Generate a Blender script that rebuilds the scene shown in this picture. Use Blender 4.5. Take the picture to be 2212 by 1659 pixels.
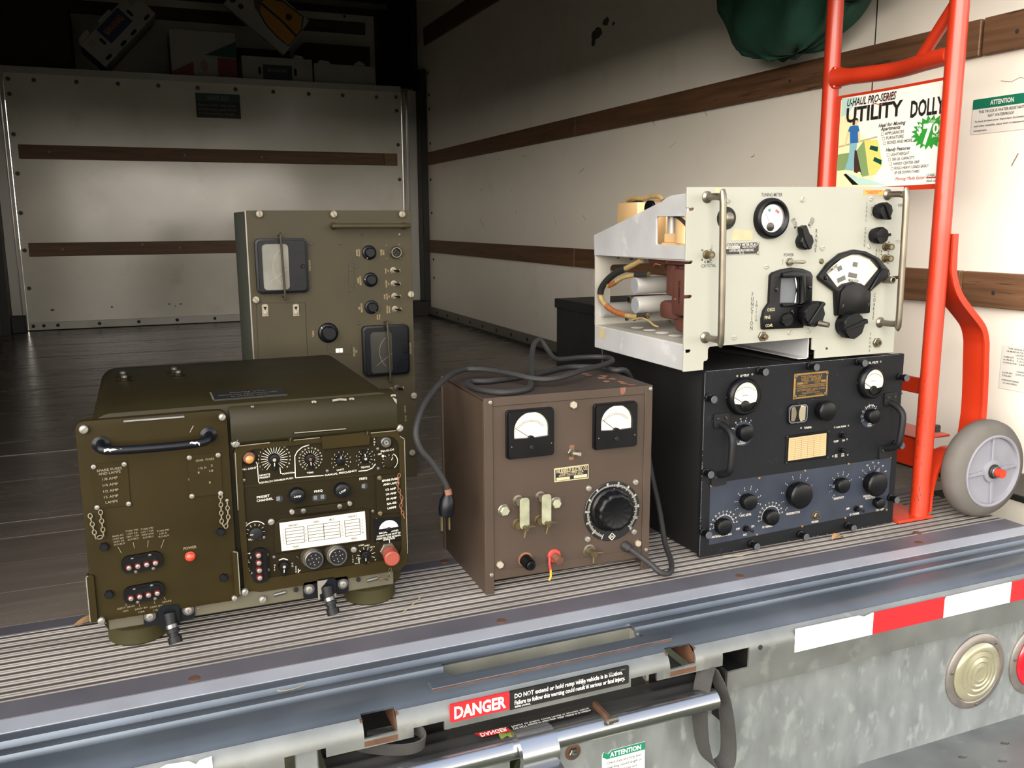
import bpy, bmesh, math, random
from mathutils import Vector, Matrix
from mathutils.geometry import tessellate_polygon
PI = math.pi
scene = bpy.context.scene
for o in list(bpy.data.objects):
    bpy.data.objects.remove(o)
COL = scene.collection

# ------------------------------------------------------------ camera
YAW, PITCH, ROLL = (math.radians(a) for a in (22.5366, 10.3697, -0.3070))
fw = Vector((math.sin(YAW) * math.cos(PITCH), math.cos(YAW) * math.cos(PITCH), -math.sin(PITCH)))
rt = Vector((math.cos(YAW), -math.sin(YAW), 0))
up = rt.cross(fw)
rt2 = rt * math.cos(ROLL) + up * math.sin(ROLL)
up2 = up * math.cos(ROLL) - rt * math.sin(ROLL)
cd = bpy.data.cameras.new('camera')
cd.sensor_width = 36.0
cd.lens = 1924.35 / 2212 * 36.0
cd.clip_start = 0.02
cam = bpy.data.objects.new('camera', cd)
M = Matrix((rt2, up2, -fw)).transposed().to_4x4()
M.translation = (0, 0, 0.63)
cam.matrix_world = M
COL.objects.link(cam)
scene.camera = cam

# ------------------------------------------------------------ sky, hazy sun, exposure
world = bpy.data.worlds.new('sky')
scene.world = world
world.use_nodes = True
wn = world.node_tree
bg = wn.nodes['Background']
tcw = wn.nodes.new('ShaderNodeTexCoord')
sxyz = wn.nodes.new('ShaderNodeSeparateXYZ')
ramp_ = wn.nodes.new('ShaderNodeValToRGB')      # pale warm haze at the horizon, blue overhead
wn.links.new(tcw.outputs['Generated'], sxyz.inputs[0])
wn.links.new(sxyz.outputs['Z'], ramp_.inputs[0])
wn.links.new(ramp_.outputs[0], bg.inputs[0])
ramp_.color_ramp.elements[0].position = 0.0
ramp_.color_ramp.elements[0].color = (3.9, 3.5, 3.0, 1)
ramp_.color_ramp.elements[1].position = 1.0
ramp_.color_ramp.elements[1].color = (.40, .50, .70, 1)
e_ = ramp_.color_ramp.elements.new(.30)
e_.color = (.92, .92, .93, 1)
bg.inputs[1].default_value = 0.55
sl = bpy.data.lights.new('hazy_sun', 'SUN')
sl.energy = 3.4
sl.angle = math.radians(92)
sl.color = (1.0, 0.92, 0.81)
sun = bpy.data.objects.new('hazy_sun', sl)
SUN_AZ, SUN_EL = math.radians(54), math.radians(15)     # azimuth: from behind the camera, turned to the left
sd = Vector((-math.sin(SUN_AZ) * math.cos(SUN_EL), -math.cos(SUN_AZ) * math.cos(SUN_EL), math.sin(SUN_EL)))
sun.rotation_euler = sd.to_track_quat('Z', 'Y').to_euler()
sun.location = (-3, -4, 6)
COL.objects.link(sun)
vs = scene.view_settings
vs.view_transform = 'Standard'
vs.look = 'None'
vs.gamma = 1.0
vs.use_curve_mapping = False
vs.exposure = 2.12

# ------------------------------------------------------------ materials
def lin(h):
    h = h.lstrip('#')
    c = [int(h[i:i + 2], 16) / 255 for i in (0, 2, 4)]
    return [x / 12.92 if x <= 0.04045 else ((x + 0.055) / 1.055) ** 2.4 for x in c] + [1]
MATS = {}
# paints that are deeper in tone than their first swatch
DEEP = {'olive': 0.151, 'olive_green': 0.186, 'olive_dark': 0.147, 'tall_olive': 0.282, 'tall_side': 0.8086, 'brown': 0.1785, 'brown_top': 0.184, 'black_wrinkle': 0.155, 'black_case': 0.133, 'slate': 0.34, 'bakelite': 0.12600000000000003, 'bakelite_blue': 0.15030000000000002, 'bakelite_dull': 0.167, 'rubber': 0.2, 'fr_panel': 0.405, 'plank': 1.3, 'galv': 0.777, 'galv_top_reflect': 0.833, 'mold_red': 0.278, 'canvas_green': 0.5, 'dolly_red': 0.44528, 'rail_wood': 0.6, 'carton': 0.111, 'tire': 0.305, 'wheel_grey': 0.377, 'sill': 0.46, 'ramp_alu': 0.474, 'webbing': 0.24, 'dark_steel': 0.207, 'decal_black': 0.178, 'plate_black': 0.2, 'kick': 0.42, 'dial_grey': 0.296, 'can': 0.6, 'can_end': 0.9, 'gold': 0.85, 'nickel': 0.432, 'steel': 0.432, 'steel_screw': 0.432, 'cream_screw': 0.432, 'alu': 0.648, 'alu_inner': 0.576, 'brass': 0.396, 'chipped': 0.432, 'cloth_wire': 0.396, 'orange_wire': 0.396, 'paper_cream': 0.446, 'paper_yellow': 0.468, 'lamp_amber': 0.432, 'green_screw': 0.6, 'polished': 0.576, 'post': 0.56, 'sill_edge': 0.576, 'plate_brass': 0.396, 'tan_print': 0.432, 'faded_print': 0.36, 'galv_worn': 0.576, 'rust_edge': 0.36, 'rust': 0.36, 'rust_stain': 0.36, 'lens_clear': 0.504, 'lamp_rim': 0.54, 'cap_red': 0.36, 'roof_grey': 0.3, 'low_bounce_dark': 1.0, 'dirty': 0.5, 'scuff': 1.3, 'white_print': 0.6, 'paper': 0.5, 'dial_white': 0.85, 'decal_white': 0.75, 'decal_red': 0.55, 'decal_green': 0.5, 'decal_green_dark': 0.3, 'tape_red': 0.5, 'tape_white': 0.9, 'lens_red': 0.5, 'lamp_red': 0.5, 'fuse_red': 0.4, 'wire_red': 0.5, 'wire_yellow': 0.55, 'sticker_orange': 0.6, 'sticker_red': 0.6, 'dark_print': 0.4, 'grey_print': 0.5, 'black_print': 0.5, 'leaf_tan': 0.55, 'leaf_green': 0.55, 'straw': 0.6, 'box_white': 0.6, 'box_blue': 0.4, 'box_orange': 0.5, 'box_yellow': 0.5, 'box_navy': 0.4, 'box_pink': 0.4, 'box_teal': 0.35, 'box_skin': 0.4, 'rail_wood_tan': 0.65, 'skin_print': 0.65, 'blue_print': 0.5, 'jeans_print': 0.6, 'green_print': 0.5, 'yellow_print': 0.65, 'sage_print': 0.55, 'sky_print': 0.65, 'pale_print': 0.7, 'red_print': 0.5, 'hair_print': 0.4, 'red_mark': 0.5, 'grass': 0.6, 'blade': 0.6, 'cloth_navy': 0.4, 'dial_cloudy': 0.75, 'band_grey': 0.5, 'sill_valley': 0.5, 'galv_face': 0.6, 'lip_olive': 0.3, 'foot_olive': 0.3, 'screw_ring': 0.45}
def mat(name, col, rough=0.5, metal=0.0, var=0.0, vscale=8.0, col2=None, thr=None, bump=0.0, bscale=60.0, stretch=None, spec=0.5, emit=0, coat=0, rnd=0, soft=.06):
    """procedural paint: base colour, cloudy variation, optional worn patches (col2 above a noise threshold), fine bump"""
    m = bpy.data.materials.new(name)
    m.use_nodes = True
    nt = m.node_tree
    b = nt.nodes['Principled BSDF']
    f = DEEP.get(name, 1)
    c = [x * f for x in lin(col)[:3]] + [1]
    b.inputs['Base Color'].default_value = c
    b.inputs['Roughness'].default_value = rough
    b.inputs['Metallic'].default_value = metal
    b.inputs['Specular IOR Level'].default_value = spec
    if coat:
        b.inputs['Coat Weight'].default_value = coat
        b.inputs['Coat Roughness'].default_value = 0.08
    N = nt.nodes.new
    L = nt.links.new
    tc = N('ShaderNodeTexCoord')
    mp = N('ShaderNodeMapping')
    if stretch:
        mp.inputs['Scale'].default_value = stretch
    if rnd:
        oi = N('ShaderNodeObjectInfo')
        vm = N('ShaderNodeVectorMath')
        vm.operation = 'SCALE'
        vm.inputs[0].default_value = (37, 91, 53)
        L(oi.outputs['Random'], vm.inputs[3])
        va = N('ShaderNodeVectorMath')
        L(tc.outputs['Object'], va.inputs[0])
        L(vm.outputs[0], va.inputs[1])
        L(va.outputs[0], mp.inputs['Vector'])
    else:
        L(tc.outputs['Object'], mp.inputs['Vector'])
    out = None
    if var > 0:
        n = N('ShaderNodeTexNoise')
        n.inputs['Scale'].default_value = vscale
        n.inputs['Detail'].default_value = 6
        L(mp.outputs[0], n.inputs['Vector'])
        mx = N('ShaderNodeMix')
        mx.data_type = 'RGBA'
        mx.inputs[6].default_value = [x * (1 - var) for x in c[:3]] + [1]
        mx.inputs[7].default_value = [min(1, x * (1 + var)) for x in c[:3]] + [1]
        r = N('ShaderNodeMapRange')
        r.inputs[1].default_value = 0.3
        r.inputs[2].default_value = 0.7
        L(n.outputs['Fac'], r.inputs[0])
        L(r.outputs[0], mx.inputs[0])
        out = mx.outputs[2]
        rr = N('ShaderNodeMapRange')
        rr.inputs[3].default_value = max(0.02, rough - 0.1)
        rr.inputs[4].default_value = min(1, rough + 0.12)
        L(n.outputs['Fac'], rr.inputs[0])
        L(rr.outputs[0], b.inputs['Roughness'])
    if col2:
        n2 = N('ShaderNodeTexNoise')
        n2.inputs['Scale'].default_value = vscale * 2.3
        n2.inputs['Detail'].default_value = 5
        L(mp.outputs[0], n2.inputs['Vector'])
        r2 = N('ShaderNodeMapRange')
        r2.inputs[1].default_value = thr
        r2.inputs[2].default_value = thr + soft
        L(n2.outputs['Fac'], r2.inputs[0])
        m2 = N('ShaderNodeMix')
        m2.data_type = 'RGBA'
        if out:
            L(out, m2.inputs[6])
        else:
            m2.inputs[6].default_value = c
        m2.inputs[7].default_value = [x * f for x in lin(col2)[:3]] + [1]
        L(r2.outputs[0], m2.inputs[0])
        out = m2.outputs[2]
    if out:
        L(out, b.inputs['Base Color'])
    if bump > 0:
        n3 = N('ShaderNodeTexNoise')
        n3.inputs['Scale'].default_value = bscale
        n3.inputs['Detail'].default_value = 4
        L(mp.outputs[0], n3.inputs['Vector'])
        bp = N('ShaderNodeBump')
        bp.inputs['Strength'].default_value = bump
        bp.inputs['Distance'].default_value = 0.002
        L(n3.outputs['Fac'], bp.inputs['Height'])
        L(bp.outputs[0], b.inputs['Normal'])
    if emit:
        b.inputs['Emission Color'].default_value = c
        b.inputs['Emission Strength'].default_value = emit
    MATS[name] = m
    return m
def glass(name, tint='#ffffff', rough=0.03, ior=1.45):
    m = bpy.data.materials.new(name)
    m.use_nodes = True
    nt = m.node_tree
    nt.nodes.remove(nt.nodes['Principled BSDF'])
    t = nt.nodes.new('ShaderNodeBsdfTransparent')
    t.inputs[0].default_value = lin(tint)
    g = nt.nodes.new('ShaderNodeBsdfGlossy')
    g.inputs['Roughness'].default_value = rough
    f = nt.nodes.new('ShaderNodeFresnel')
    f.inputs[0].default_value = ior
    x = nt.nodes.new('ShaderNodeMixShader')
    nt.links.new(f.outputs[0], x.inputs[0])
    nt.links.new(t.outputs[0], x.inputs[1])
    nt.links.new(g.outputs[0], x.inputs[2])
    nt.links.new(x.outputs[0], nt.nodes['Material Output'].inputs[0])
    MATS[name] = m

mat('olive', '#594a1f', .55, spec=.1, var=.18, vscale=9, bump=.15, bscale=350)
mat('foot_olive', '#57512f', .6, spec=.2, var=.15, vscale=12)
mat('screw_ring', '#5b5e64', .5, .2)
mat('olive_green', '#484124', .5, spec=.16, var=.15, vscale=7, bump=.12, bscale=350)
mat('olive_dark', '#433819', .55, spec=.1, var=.2, vscale=12)
mat('chipped', '#b9b4a6', .45, .6, var=.15)
mat('tall_olive', '#655c42', .55, spec=.25, var=.12, vscale=7, bump=.12, bscale=400)
mat('tall_side', '#5a5f58', .5, .1, var=.25, vscale=6, stretch=(1, 1, .15))
mat('brown', '#7d6858', .5, spec=.3, var=.1, vscale=10, bump=.1, bscale=500)
mat('brown_top', '#5f4c40', .6, var=.22, vscale=9)
mat('rust', '#8a5236', .8, var=.3, vscale=30)
mat('rust_stain', '#a0694a', .8, var=.25, vscale=60)
mat('black_wrinkle', '#24272f', .55, spec=.2, var=.2, vscale=14, bump=.5, bscale=700, col2='#3b3f45', thr=.66)
mat('black_case', '#15171a', .55, var=.2, vscale=6, col2='#3d4146', thr=.74)
mat('slate', '#3e4656', .6, spec=.25, var=.25, vscale=12, bump=.2, bscale=600)
mat('bakelite', '#1a1c22', .36, spec=.22, var=.12, vscale=20)
mat('bakelite_blue', '#1f2531', .36, spec=.22, var=.15, vscale=18)
mat('bakelite_dull', '#25272c', .55, spec=.25, var=.12, vscale=18)
mat('rubber', '#2a2a2c', .7, var=.15, vscale=40, bump=.2, bscale=300)
mat('fr_panel', '#c9c9bb', .45, var=.05, vscale=5, col2='#c4bd97', thr=.68, soft=.2)
mat('alu', '#c6c7ca', .5, .25, var=.12, vscale=9, col2='#d6d7da', thr=.62)
mat('alu_inner', '#c9c5bb', .5, .35, var=.1, vscale=9)
mat('gold', '#d9b584', .42, .35, var=.12)
mat('can', '#b5b2ae', .4, .3, var=.12)
mat('can_end', '#a5a9b0', .42, .6, var=.08)
mat('mold_red', '#7c4638', .6, var=.15, vscale=25)
mat('cloth_wire', '#c2a468', .7, var=.2, vscale=80)
mat('orange_wire', '#b5692b', .7, var=.2, vscale=80)
mat('nickel', '#a59c8c', .33, .85, var=.15, vscale=20)
mat('steel', '#9a9a98', .32, .85, var=.1, vscale=30)
mat('steel_screw', '#b9b6ae', .38, .6, var=.15, vscale=50)
mat('brass', '#8a7a58', .42, .7, var=.2, vscale=40)
mat('cream_screw', '#c2b8a2', .5, .15, var=.1, vscale=60)
mat('white_print', '#dcd8cc', .6)
mat('faded_print', '#a59c80', .6)
mat('tan_print', '#c9b184', .6)
mat('dark_print', '#4b4d4b', .6)
mat('black_print', '#1e1e20', .5)
mat('dial_white', '#e9e4da', .6)
mat('dial_cloudy', '#b3b8bf', .5, var=.25, vscale=18)
mat('dial_grey', '#888d95', .45, var=.2, vscale=14)
mat('paper', '#e6dfcf', .7, var=.04, vscale=20)
mat('paper_cream', '#d9bd8a', .7, var=.08, vscale=20)
mat('paper_yellow', '#d9c9a0', .7, var=.12, vscale=40)
mat('plate_black', '#1b1e22', .4)
mat('plate_brass', '#b98f4a', .45, .4, var=.2, vscale=60)
mat('hole', '#070707', .8)
mat('lamp_amber', '#d79a4e', .3)
mat('lamp_red', '#e24a30', .35)
mat('cap_red', '#b9503a', .5, var=.15, vscale=40)
mat('fuse_red', '#7d1f1c', .35)
mat('green_screw', '#a6a78c', .45, .3, var=.2, vscale=60)
mat('wire_red', '#d6433c', .5)
mat('wire_yellow', '#e0a52c', .5)
mat('sticker_orange', '#e3a04a', .6, var=.1, vscale=60)
mat('sticker_red', '#d7462c', .6)
mat('dolly_red', '#e63f1d', .38, var=.06, vscale=12, coat=.2)
mat('dolly_scuff', '#3a2a26', .7)
mat('tire', '#837d76', .75, var=.08, vscale=30)
mat('wheel_grey', '#a9a9b4', .5, var=.05, vscale=30)
mat('wall_white', '#e0dacf', .38, var=.04, vscale=2.5, col2='#d2cabb', thr=.62, soft=.25, bump=.05, bscale=14, spec=.4)
mat('bulkhead', '#c9c6bb', .16, var=.06, vscale=3, col2='#bab4a6', thr=.6, soft=.25, bump=.06, bscale=9, spec=.55)
mat('kick', '#a9a398', .45, .3, var=.15, vscale=6)
mat('low_bounce_dark', '#6b6056', .7, var=.25, vscale=4, stretch=(1, 1, 6))  # for the unseen left wall, colour darkened to cut bounce light
mat('roof_grey', '#6f6f6d', .6, var=.1)
mat('post', '#c9c6be', .4, .2, var=.06, vscale=5)
mat('dark_steel', '#4a4a48', .5, .4, var=.2, vscale=12)
mat('rail_wood', '#745237', .6, var=.35, vscale=7, stretch=(.5, .5, 9), bump=.2, bscale=40, col2='#4a3222', thr=.62)
mat('rail_wood_tan', '#8c6a48', .6, var=.25, vscale=8, stretch=(.5, .5, 9))
mat('plank', '#575049', .24, var=.14, vscale=3.2, stretch=(1, 9, 1), bump=.06, bscale=26, col2='#3a3735', thr=.68, soft=.1, rnd=1, spec=.6)
mat('sill', '#c2bcb6', .48, .5, var=.22, vscale=7, stretch=(.5, 3, 1))
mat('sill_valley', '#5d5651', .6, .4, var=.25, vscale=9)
mat('band_grey', '#82808a', .42, .5, var=.12, vscale=8)
mat('sill_edge', '#c3c8d4', .4, .55, var=.08, vscale=9)
mat('galv', '#858a8b', .42, .5, var=.2, vscale=14, col2='#989e9d', thr=.57, soft=.12, stretch=(1.6, 1, .8))
mat('galv_face', '#878a88', .45, .6, var=.22, vscale=10, col2='#9c9f9a', thr=.6, soft=.12)
mat('lip_olive', '#77715a', .5, var=.12, vscale=9)
mat('galv_top_reflect', '#5c646e', .36, .6, var=.2, vscale=6, col2='#7b5f4d', thr=.74, soft=.08)  # bumper top: dark bluish sky reflection put into the base colour, plus brown patches
mat('galv_worn', '#a3a396', .48, .45, var=.2, vscale=10, col2='#7b5a40', thr=.72, soft=.1)
mat('rust_edge', '#7a5238', .7, .2, var=.35, vscale=30)
mat('ramp_alu', '#777674', .38, .8, var=.15, vscale=6)
mat('polished', '#c6c8cc', .2, .95, var=.06, vscale=8)
mat('webbing', '#4f4d4b', .85, var=.12, vscale=40, bump=.6, bscale=500)
mat('tape_white', '#f1efe9', .55)
mat('tape_red', '#d8202a', .45)
mat('decal_red', '#d7222a', .45)
mat('decal_black', '#17181a', .5, var=.2, vscale=60)
mat('decal_green', '#0f8c6a', .5)
mat('decal_green_dark', '#0d6a55', .5)
mat('decal_white', '#e8e6de', .55)
mat('lens_clear', '#aaa68a', .25, .3, var=.1, vscale=20, coat=.5)
mat('lens_red', '#d01428', .25, coat=.6)
mat('lamp_rim', '#a19a94', .4, .7, var=.15, vscale=30)
mat('canvas_green', '#175542', .8, var=.25, vscale=14, bump=.4, bscale=300)
mat('cloth_navy', '#1c2136', .8, var=.2, vscale=20)
mat('carton', '#9a6434', .8, var=.08, vscale=8)
mat('box_white', '#b9b6b0', .7, var=.05, vscale=8)
mat('box_blue', '#2b3f7d', .6)
mat('box_orange', '#d98a3a', .6)
mat('box_yellow', '#e0a02e', .6)
mat('box_navy', '#2c3c55', .6)
mat('box_pink', '#b24a55', .6, var=.15, vscale=12)
mat('box_teal', '#1c6a66', .6)
mat('box_skin', '#c79c80', .6)
mat('grass', '#3f4a24', .95, var=.35, vscale=6, col2='#5c5636', thr=.58, soft=.15)
mat('blade', '#4c6128', .7, var=.3, vscale=30)
mat('leaf_tan', '#a57f52', .7, var=.2, vscale=80)
mat('leaf_green', '#7d8a35', .6, var=.2, vscale=60)
mat('straw', '#b9a87c', .7)
mat('dirty', '#6d665c', .7)
mat('scuff', '#6a6257', .7)
mat('red_mark', '#a64040', .7)
mat('skin_print', '#e8d59a', .6)
mat('blue_print', '#2a78c4', .6)
mat('jeans_print', '#8fc2cc', .6)
mat('green_print', '#2faa36', .55)
mat('yellow_print', '#e3dc7a', .6)
mat('sage_print', '#8fae72', .6)
mat('sky_print', '#bfe0d8', .6)
mat('pale_print', '#eae9b8', .6)
mat('red_print', '#c83a34', .6)
mat('hair_print', '#4d3128', .6)
mat('grey_print', '#8d8d8b', .6)
glass('clear_glass')
glass('dusty_glass', '#d5d2c8', .25)

# ------------------------------------------------------------ geometry helpers: panel space (u right, v up, w out of the panel), millimetres
S = 0.001
def rrect(u0, v0, u1, v1, r=0, n=4):
    if r <= 0:
        return [(u0, v0), (u1, v0), (u1, v1), (u0, v1)]
    P = []
    for cx, cy, a in ((u1 - r, v0 + r, -PI / 2), (u1 - r, v1 - r, 0), (u0 + r, v1 - r, PI / 2), (u0 + r, v0 + r, PI)):
        for i in range(n + 1):
            t = a + PI / 2 * i / n
            P.append((cx + r * math.cos(t), cy + r * math.sin(t)))
    return P
def circ(u, v, r, n=20, r2=None):
    return [(u + r * math.cos(2 * PI * i / n), v + (r2 or r) * math.sin(2 * PI * i / n)) for i in range(n)]
def arc(u, v, r, a0, a1, n=10):
    return [(u + r * math.cos(math.radians(a0 + (a1 - a0) * i / n)), v + r * math.sin(math.radians(a0 + (a1 - a0) * i / n))) for i in range(n + 1)]

class G:
    def __init__(s):
        s.v, s.f = [], []
    def add(s, vs, fs):
        k = len(s.v)
        s.v += [tuple(p) for p in vs]
        s.f += [tuple(i + k for i in f) for f in fs]
        return s
    def box(s, u0, u1, v0, v1, w0, w1):
        return s.add([(u0, v0, w0), (u1, v0, w0), (u1, v1, w0), (u0, v1, w0), (u0, v0, w1), (u1, v0, w1), (u1, v1, w1), (u0, v1, w1)],
                     [(0, 3, 2, 1), (4, 5, 6, 7), (0, 1, 5, 4), (1, 2, 6, 5), (2, 3, 7, 6), (3, 0, 4, 7)])
    def plate(s, outer, w0, w1, holes=()):
        loops = [outer] + list(holes)
        tris = tessellate_polygon([[Vector((p[0], p[1], 0)) for p in l] for l in loops])
        flat = [p for l in loops for p in l]
        n = len(flat)
        vs = [(p[0], p[1], w0) for p in flat] + [(p[0], p[1], w1) for p in flat]
        fs = [tuple(reversed(t)) for t in tris] + [tuple(i + n for i in t) for t in tris]
        k = 0
        for l in loops:
            m = len(l)
            for i in range(m):
                a, b = k + i, k + (i + 1) % m
                fs.append((a, b, b + n, a + n))
            k += m
        return s.add(vs, fs)
    def flat(s, outer, w, holes=()):
        loops = [outer] + list(holes)
        tris = tessellate_polygon([[Vector((p[0], p[1], 0)) for p in l] for l in loops])
        return s.add([(p[0], p[1], w) for l in loops for p in l], [tuple(t) for t in tris])
    def lathe(s, c, prof, n=20, axis='w', mod=None, a0=0, cap=True):
        """prof: list of (radius, height along axis)"""
        vs, fs = [], []
        for r, h in prof:
            for i in range(n):
                t = a0 + 2 * PI * i / n
                q = r * (mod(t, h) if mod else 1)
                x, y = q * math.cos(t), q * math.sin(t)
                if axis == 'w':
                    vs.append((c[0] + x, c[1] + y, c[2] + h))
                elif axis == 'v':
                    vs.append((c[0] + x, c[1] + h, c[2] - y))
                else:
                    vs.append((c[0] + h, c[1] + x, c[2] + y))
        m = len(prof)
        for j in range(m - 1):
            for i in range(n):
                a, b = j * n + i, j * n + (i + 1) % n
                fs.append((a, b, b + n, a + n))
        if cap:
            fs.append(tuple(reversed(range(n))))
            fs.append(tuple(range((m - 1) * n, m * n)))
        return s.add(vs, fs)
    def cyl(s, c, r, h, n=16, axis='w', ch=0):
        if ch:
            return s.lathe(c, [(r, 0), (r, h - ch), (r - ch, h)], n, axis)
        return s.lathe(c, [(r, 0), (r, h)], n, axis)
    def tube(s, pts, r, n=10, close=False):
        P = [Vector(p) for p in pts]
        m = len(P)
        R = r if isinstance(r, (list, tuple)) else [r] * m
        nrm = None
        vs, fs = [], []
        for i in range(m):
            if close:
                t = P[(i + 1) % m] - P[i - 1]
            else:
                t = P[min(i + 1, m - 1)] - P[max(i - 1, 0)]
            t.normalize()
            if nrm is None:
                a = Vector((0, 0, 1)) if abs(t.z) < .9 else Vector((1, 0, 0))
                nrm = t.cross(a).normalized()
            else:
                nrm = (nrm - t * nrm.dot(t)).normalized()
            bn = t.cross(nrm)
            for k in range(n):
                q = 2 * PI * k / n
                vs.append(P[i] + nrm * (R[i] * math.cos(q)) + bn * (R[i] * math.sin(q)))
        for i in range(m if close else m - 1):
            for k in range(n):
                a, b = i * n + k, i * n + (k + 1) % n
                c2, d = ((i + 1) % m) * n + (k + 1) % n, ((i + 1) % m) * n + k
                fs.append((a, b, c2, d))
        if not close:
            fs.append(tuple(reversed(range(n))))
            fs.append(tuple(range((m - 1) * n, m * n)))
        return s.add(vs, fs)
    def strip(s, pts, r, w):
        """thin printed line through 2-D points, half width r"""
        for (a, b), (c, d) in zip(pts, pts[1:]):
            l = math.hypot(c - a, d - b) or 1
            nx, ny = -(d - b) / l * r, (c - a) / l * r
            s.add([(a - nx, b - ny, w), (c - nx, d - ny, w), (c + nx, d + ny, w), (a + nx, b + ny, w)], [(0, 1, 2, 3)])
        return s
    def ribbon(s, pts, wid, th):
        """bent strap: pts in 3-D, wid a vector across, th a thickness"""
        P = [Vector(p) for p in pts]
        W = Vector(wid) / 2
        vs, fs = [], []
        for i, p in enumerate(P):
            t = (P[min(i + 1, len(P) - 1)] - P[max(i - 1, 0)]).normalized()
            nn = t.cross(W).normalized() * th / 2
            vs += [p - W - nn, p + W - nn, p + W + nn, p - W + nn]
        for i in range(len(P) - 1):
            k = i * 4
            for j in range(4):
                fs.append((k + j, k + (j + 1) % 4, k + 4 + (j + 1) % 4, k + 4 + j))
        fs.append((3, 2, 1, 0))
        k = (len(P) - 1) * 4
        fs.append((k, k + 1, k + 2, k + 3))
        return s.add(vs, fs)
    def mesh(s, name, m, bevel=0, seg=1, sharp=32, recalc=True):
        me = bpy.data.meshes.new(name)
        me.from_pydata([(a * S, -c * S, b * S) for a, b, c in s.v], [], s.f)
        bm = bmesh.new()
        bm.from_mesh(me)
        if recalc:
            bmesh.ops.recalc_face_normals(bm, faces=bm.faces)
        if bevel:
            es = [e for e in bm.edges if len(e.link_faces) == 2 and e.calc_face_angle(0) > math.radians(40)]
            bmesh.ops.bevel(bm, geom=es, offset=bevel * S, segments=seg, affect='EDGES', profile=.5, clamp_overlap=True)
        for f in bm.faces:
            f.smooth = True
        for e in bm.edges:
            if len(e.link_faces) != 2 or e.calc_face_angle(0) > math.radians(sharp):
                e.smooth = False
        bm.to_mesh(me)
        bm.free()
        me.materials.append(MATS[m])
        return me
    def build(s, name, m, parent=None, bevel=0, seg=1, sharp=32, recalc=True, label=None):
        o = bpy.data.objects.new(name, s.mesh(name, m, bevel, seg, sharp, recalc))
        COL.objects.link(o)
        o.parent = parent
        if label:
            o['label'] = label
        if name in LOOSE:
            o['kind'] = 'stuff'
        return o

LOOSE = {'worn_edges', 'paint_chips', 'peeled_spots', 'scuff_marks', 'red_marks', 'soot_smudge', 'paint_scuffs', 'groove_dirt', 'lettering', 'scale', 'ruled_lines', 'small_print', 'dial_numbers', 'ribs'}
def thing(name, label, cat, loc=(0, 0, 0), rot=(0, 0, 0), group=None):
    o = bpy.data.objects.new(name, None)
    o.empty_display_size = .05
    COL.objects.link(o)
    o.location = loc
    o.rotation_euler = [math.radians(a) for a in rot]
    o['label'] = label
    o['category'] = cat
    if group:
        o['group'] = group
    return o
def tag(o, label, cat, group=None, kind=None):
    o['label'] = label
    if cat:
        o['category'] = cat
    if group:
        o['group'] = group
    if kind:
        o['kind'] = kind
    return o
def struct(o, label):
    o['kind'] = 'structure'
    o['label'] = label
    return o
def inst(me, name, parent, u, v, w=0, rot=0, scale=None):
    """an object sharing mesh data, placed in panel space; rot turns it in the panel plane (degrees)"""
    o = bpy.data.objects.new(name, me)
    COL.objects.link(o)
    o.parent = parent
    o.location = (u * S, -w * S, v * S)
    if rot:
        o.rotation_euler = (0, -math.radians(rot), 0)
    if scale:
        o.scale = scale
    return o

FC = bpy.data.curves.new('text', 'FONT')
FO = bpy.data.objects.new('text', FC)
FC.resolution_u = 2
TCACHE = {}
def glyphs(t, bold, shear):
    k = (t, bold, shear)
    if k not in TCACHE:
        FC.body = t
        FC.size = 1
        FC.offset = bold
        FC.shear = shear
        me = FO.to_mesh()
        vs = [(v.co.x, v.co.y) for v in me.vertices]
        fs = [tuple(p.vertices) for p in me.polygons]
        FO.to_mesh_clear()
        TCACHE[k] = (vs, fs)
    return TCACHE[k]
def txt(g, t, u, v, cap, wd=None, al='C', rot=0, w=.3, bold=.012, shear=0, curve=None):
    """lettering: baseline-centred at v (vertical middle of the capitals), cap height in mm, wd = fitted width in mm"""
    vs, fs = glyphs(t, bold, shear)
    if not vs:
        return g
    x0, x1 = min(p[0] for p in vs), max(p[0] for p in vs)
    sy = cap / .70
    sx = wd / (x1 - x0) if wd else sy * .8
    off = {'C': -(x0 + x1) / 2, 'L': -x0, 'R': -x1}[al]
    a = math.radians(rot)
    ca, sa = math.cos(a), math.sin(a)
    P = []
    for x, y in vs:
        X, Y = (x + off) * sx, (y - .35) * sy
        if curve:
            q = PI / 2 - X / curve
            X, Y = (curve + Y) * math.cos(q), (curve + Y) * math.sin(q) - curve
        P.append((u + X * ca - Y * sa, v + X * sa + Y * ca, w))
    g.add(P, fs)
    return g
def column(g, t, u, v0, v1, cap, w=.3):
    n = len(t)
    for i, c in enumerate(t):
        if c != ' ':
            txt(g, c, u, v0 + (v1 - v0) * (i + .5) / n, cap, w=w)
    return g

# ============================================================ the truck box (world metres -> panel space in mm)
def wb(g, x0, x1, y0, y1, z0, z1):
    return g.box(x0 * 1000, x1 * 1000, z0 * 1000, z1 * 1000, -y1 * 1000, -y0 * 1000)
XL, XR, YB, YD, ZC = -0.755, 1.815, 5.98, 1.2, 2.15
random.seed(4)

# ground far below the deck
gr = wb(G(), -150, 150, -150, 60, -.90, -.86).build('ground', 'grass')
tag(gr, 'grassy ground under and around the truck', 'ground', kind='structure')

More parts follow.
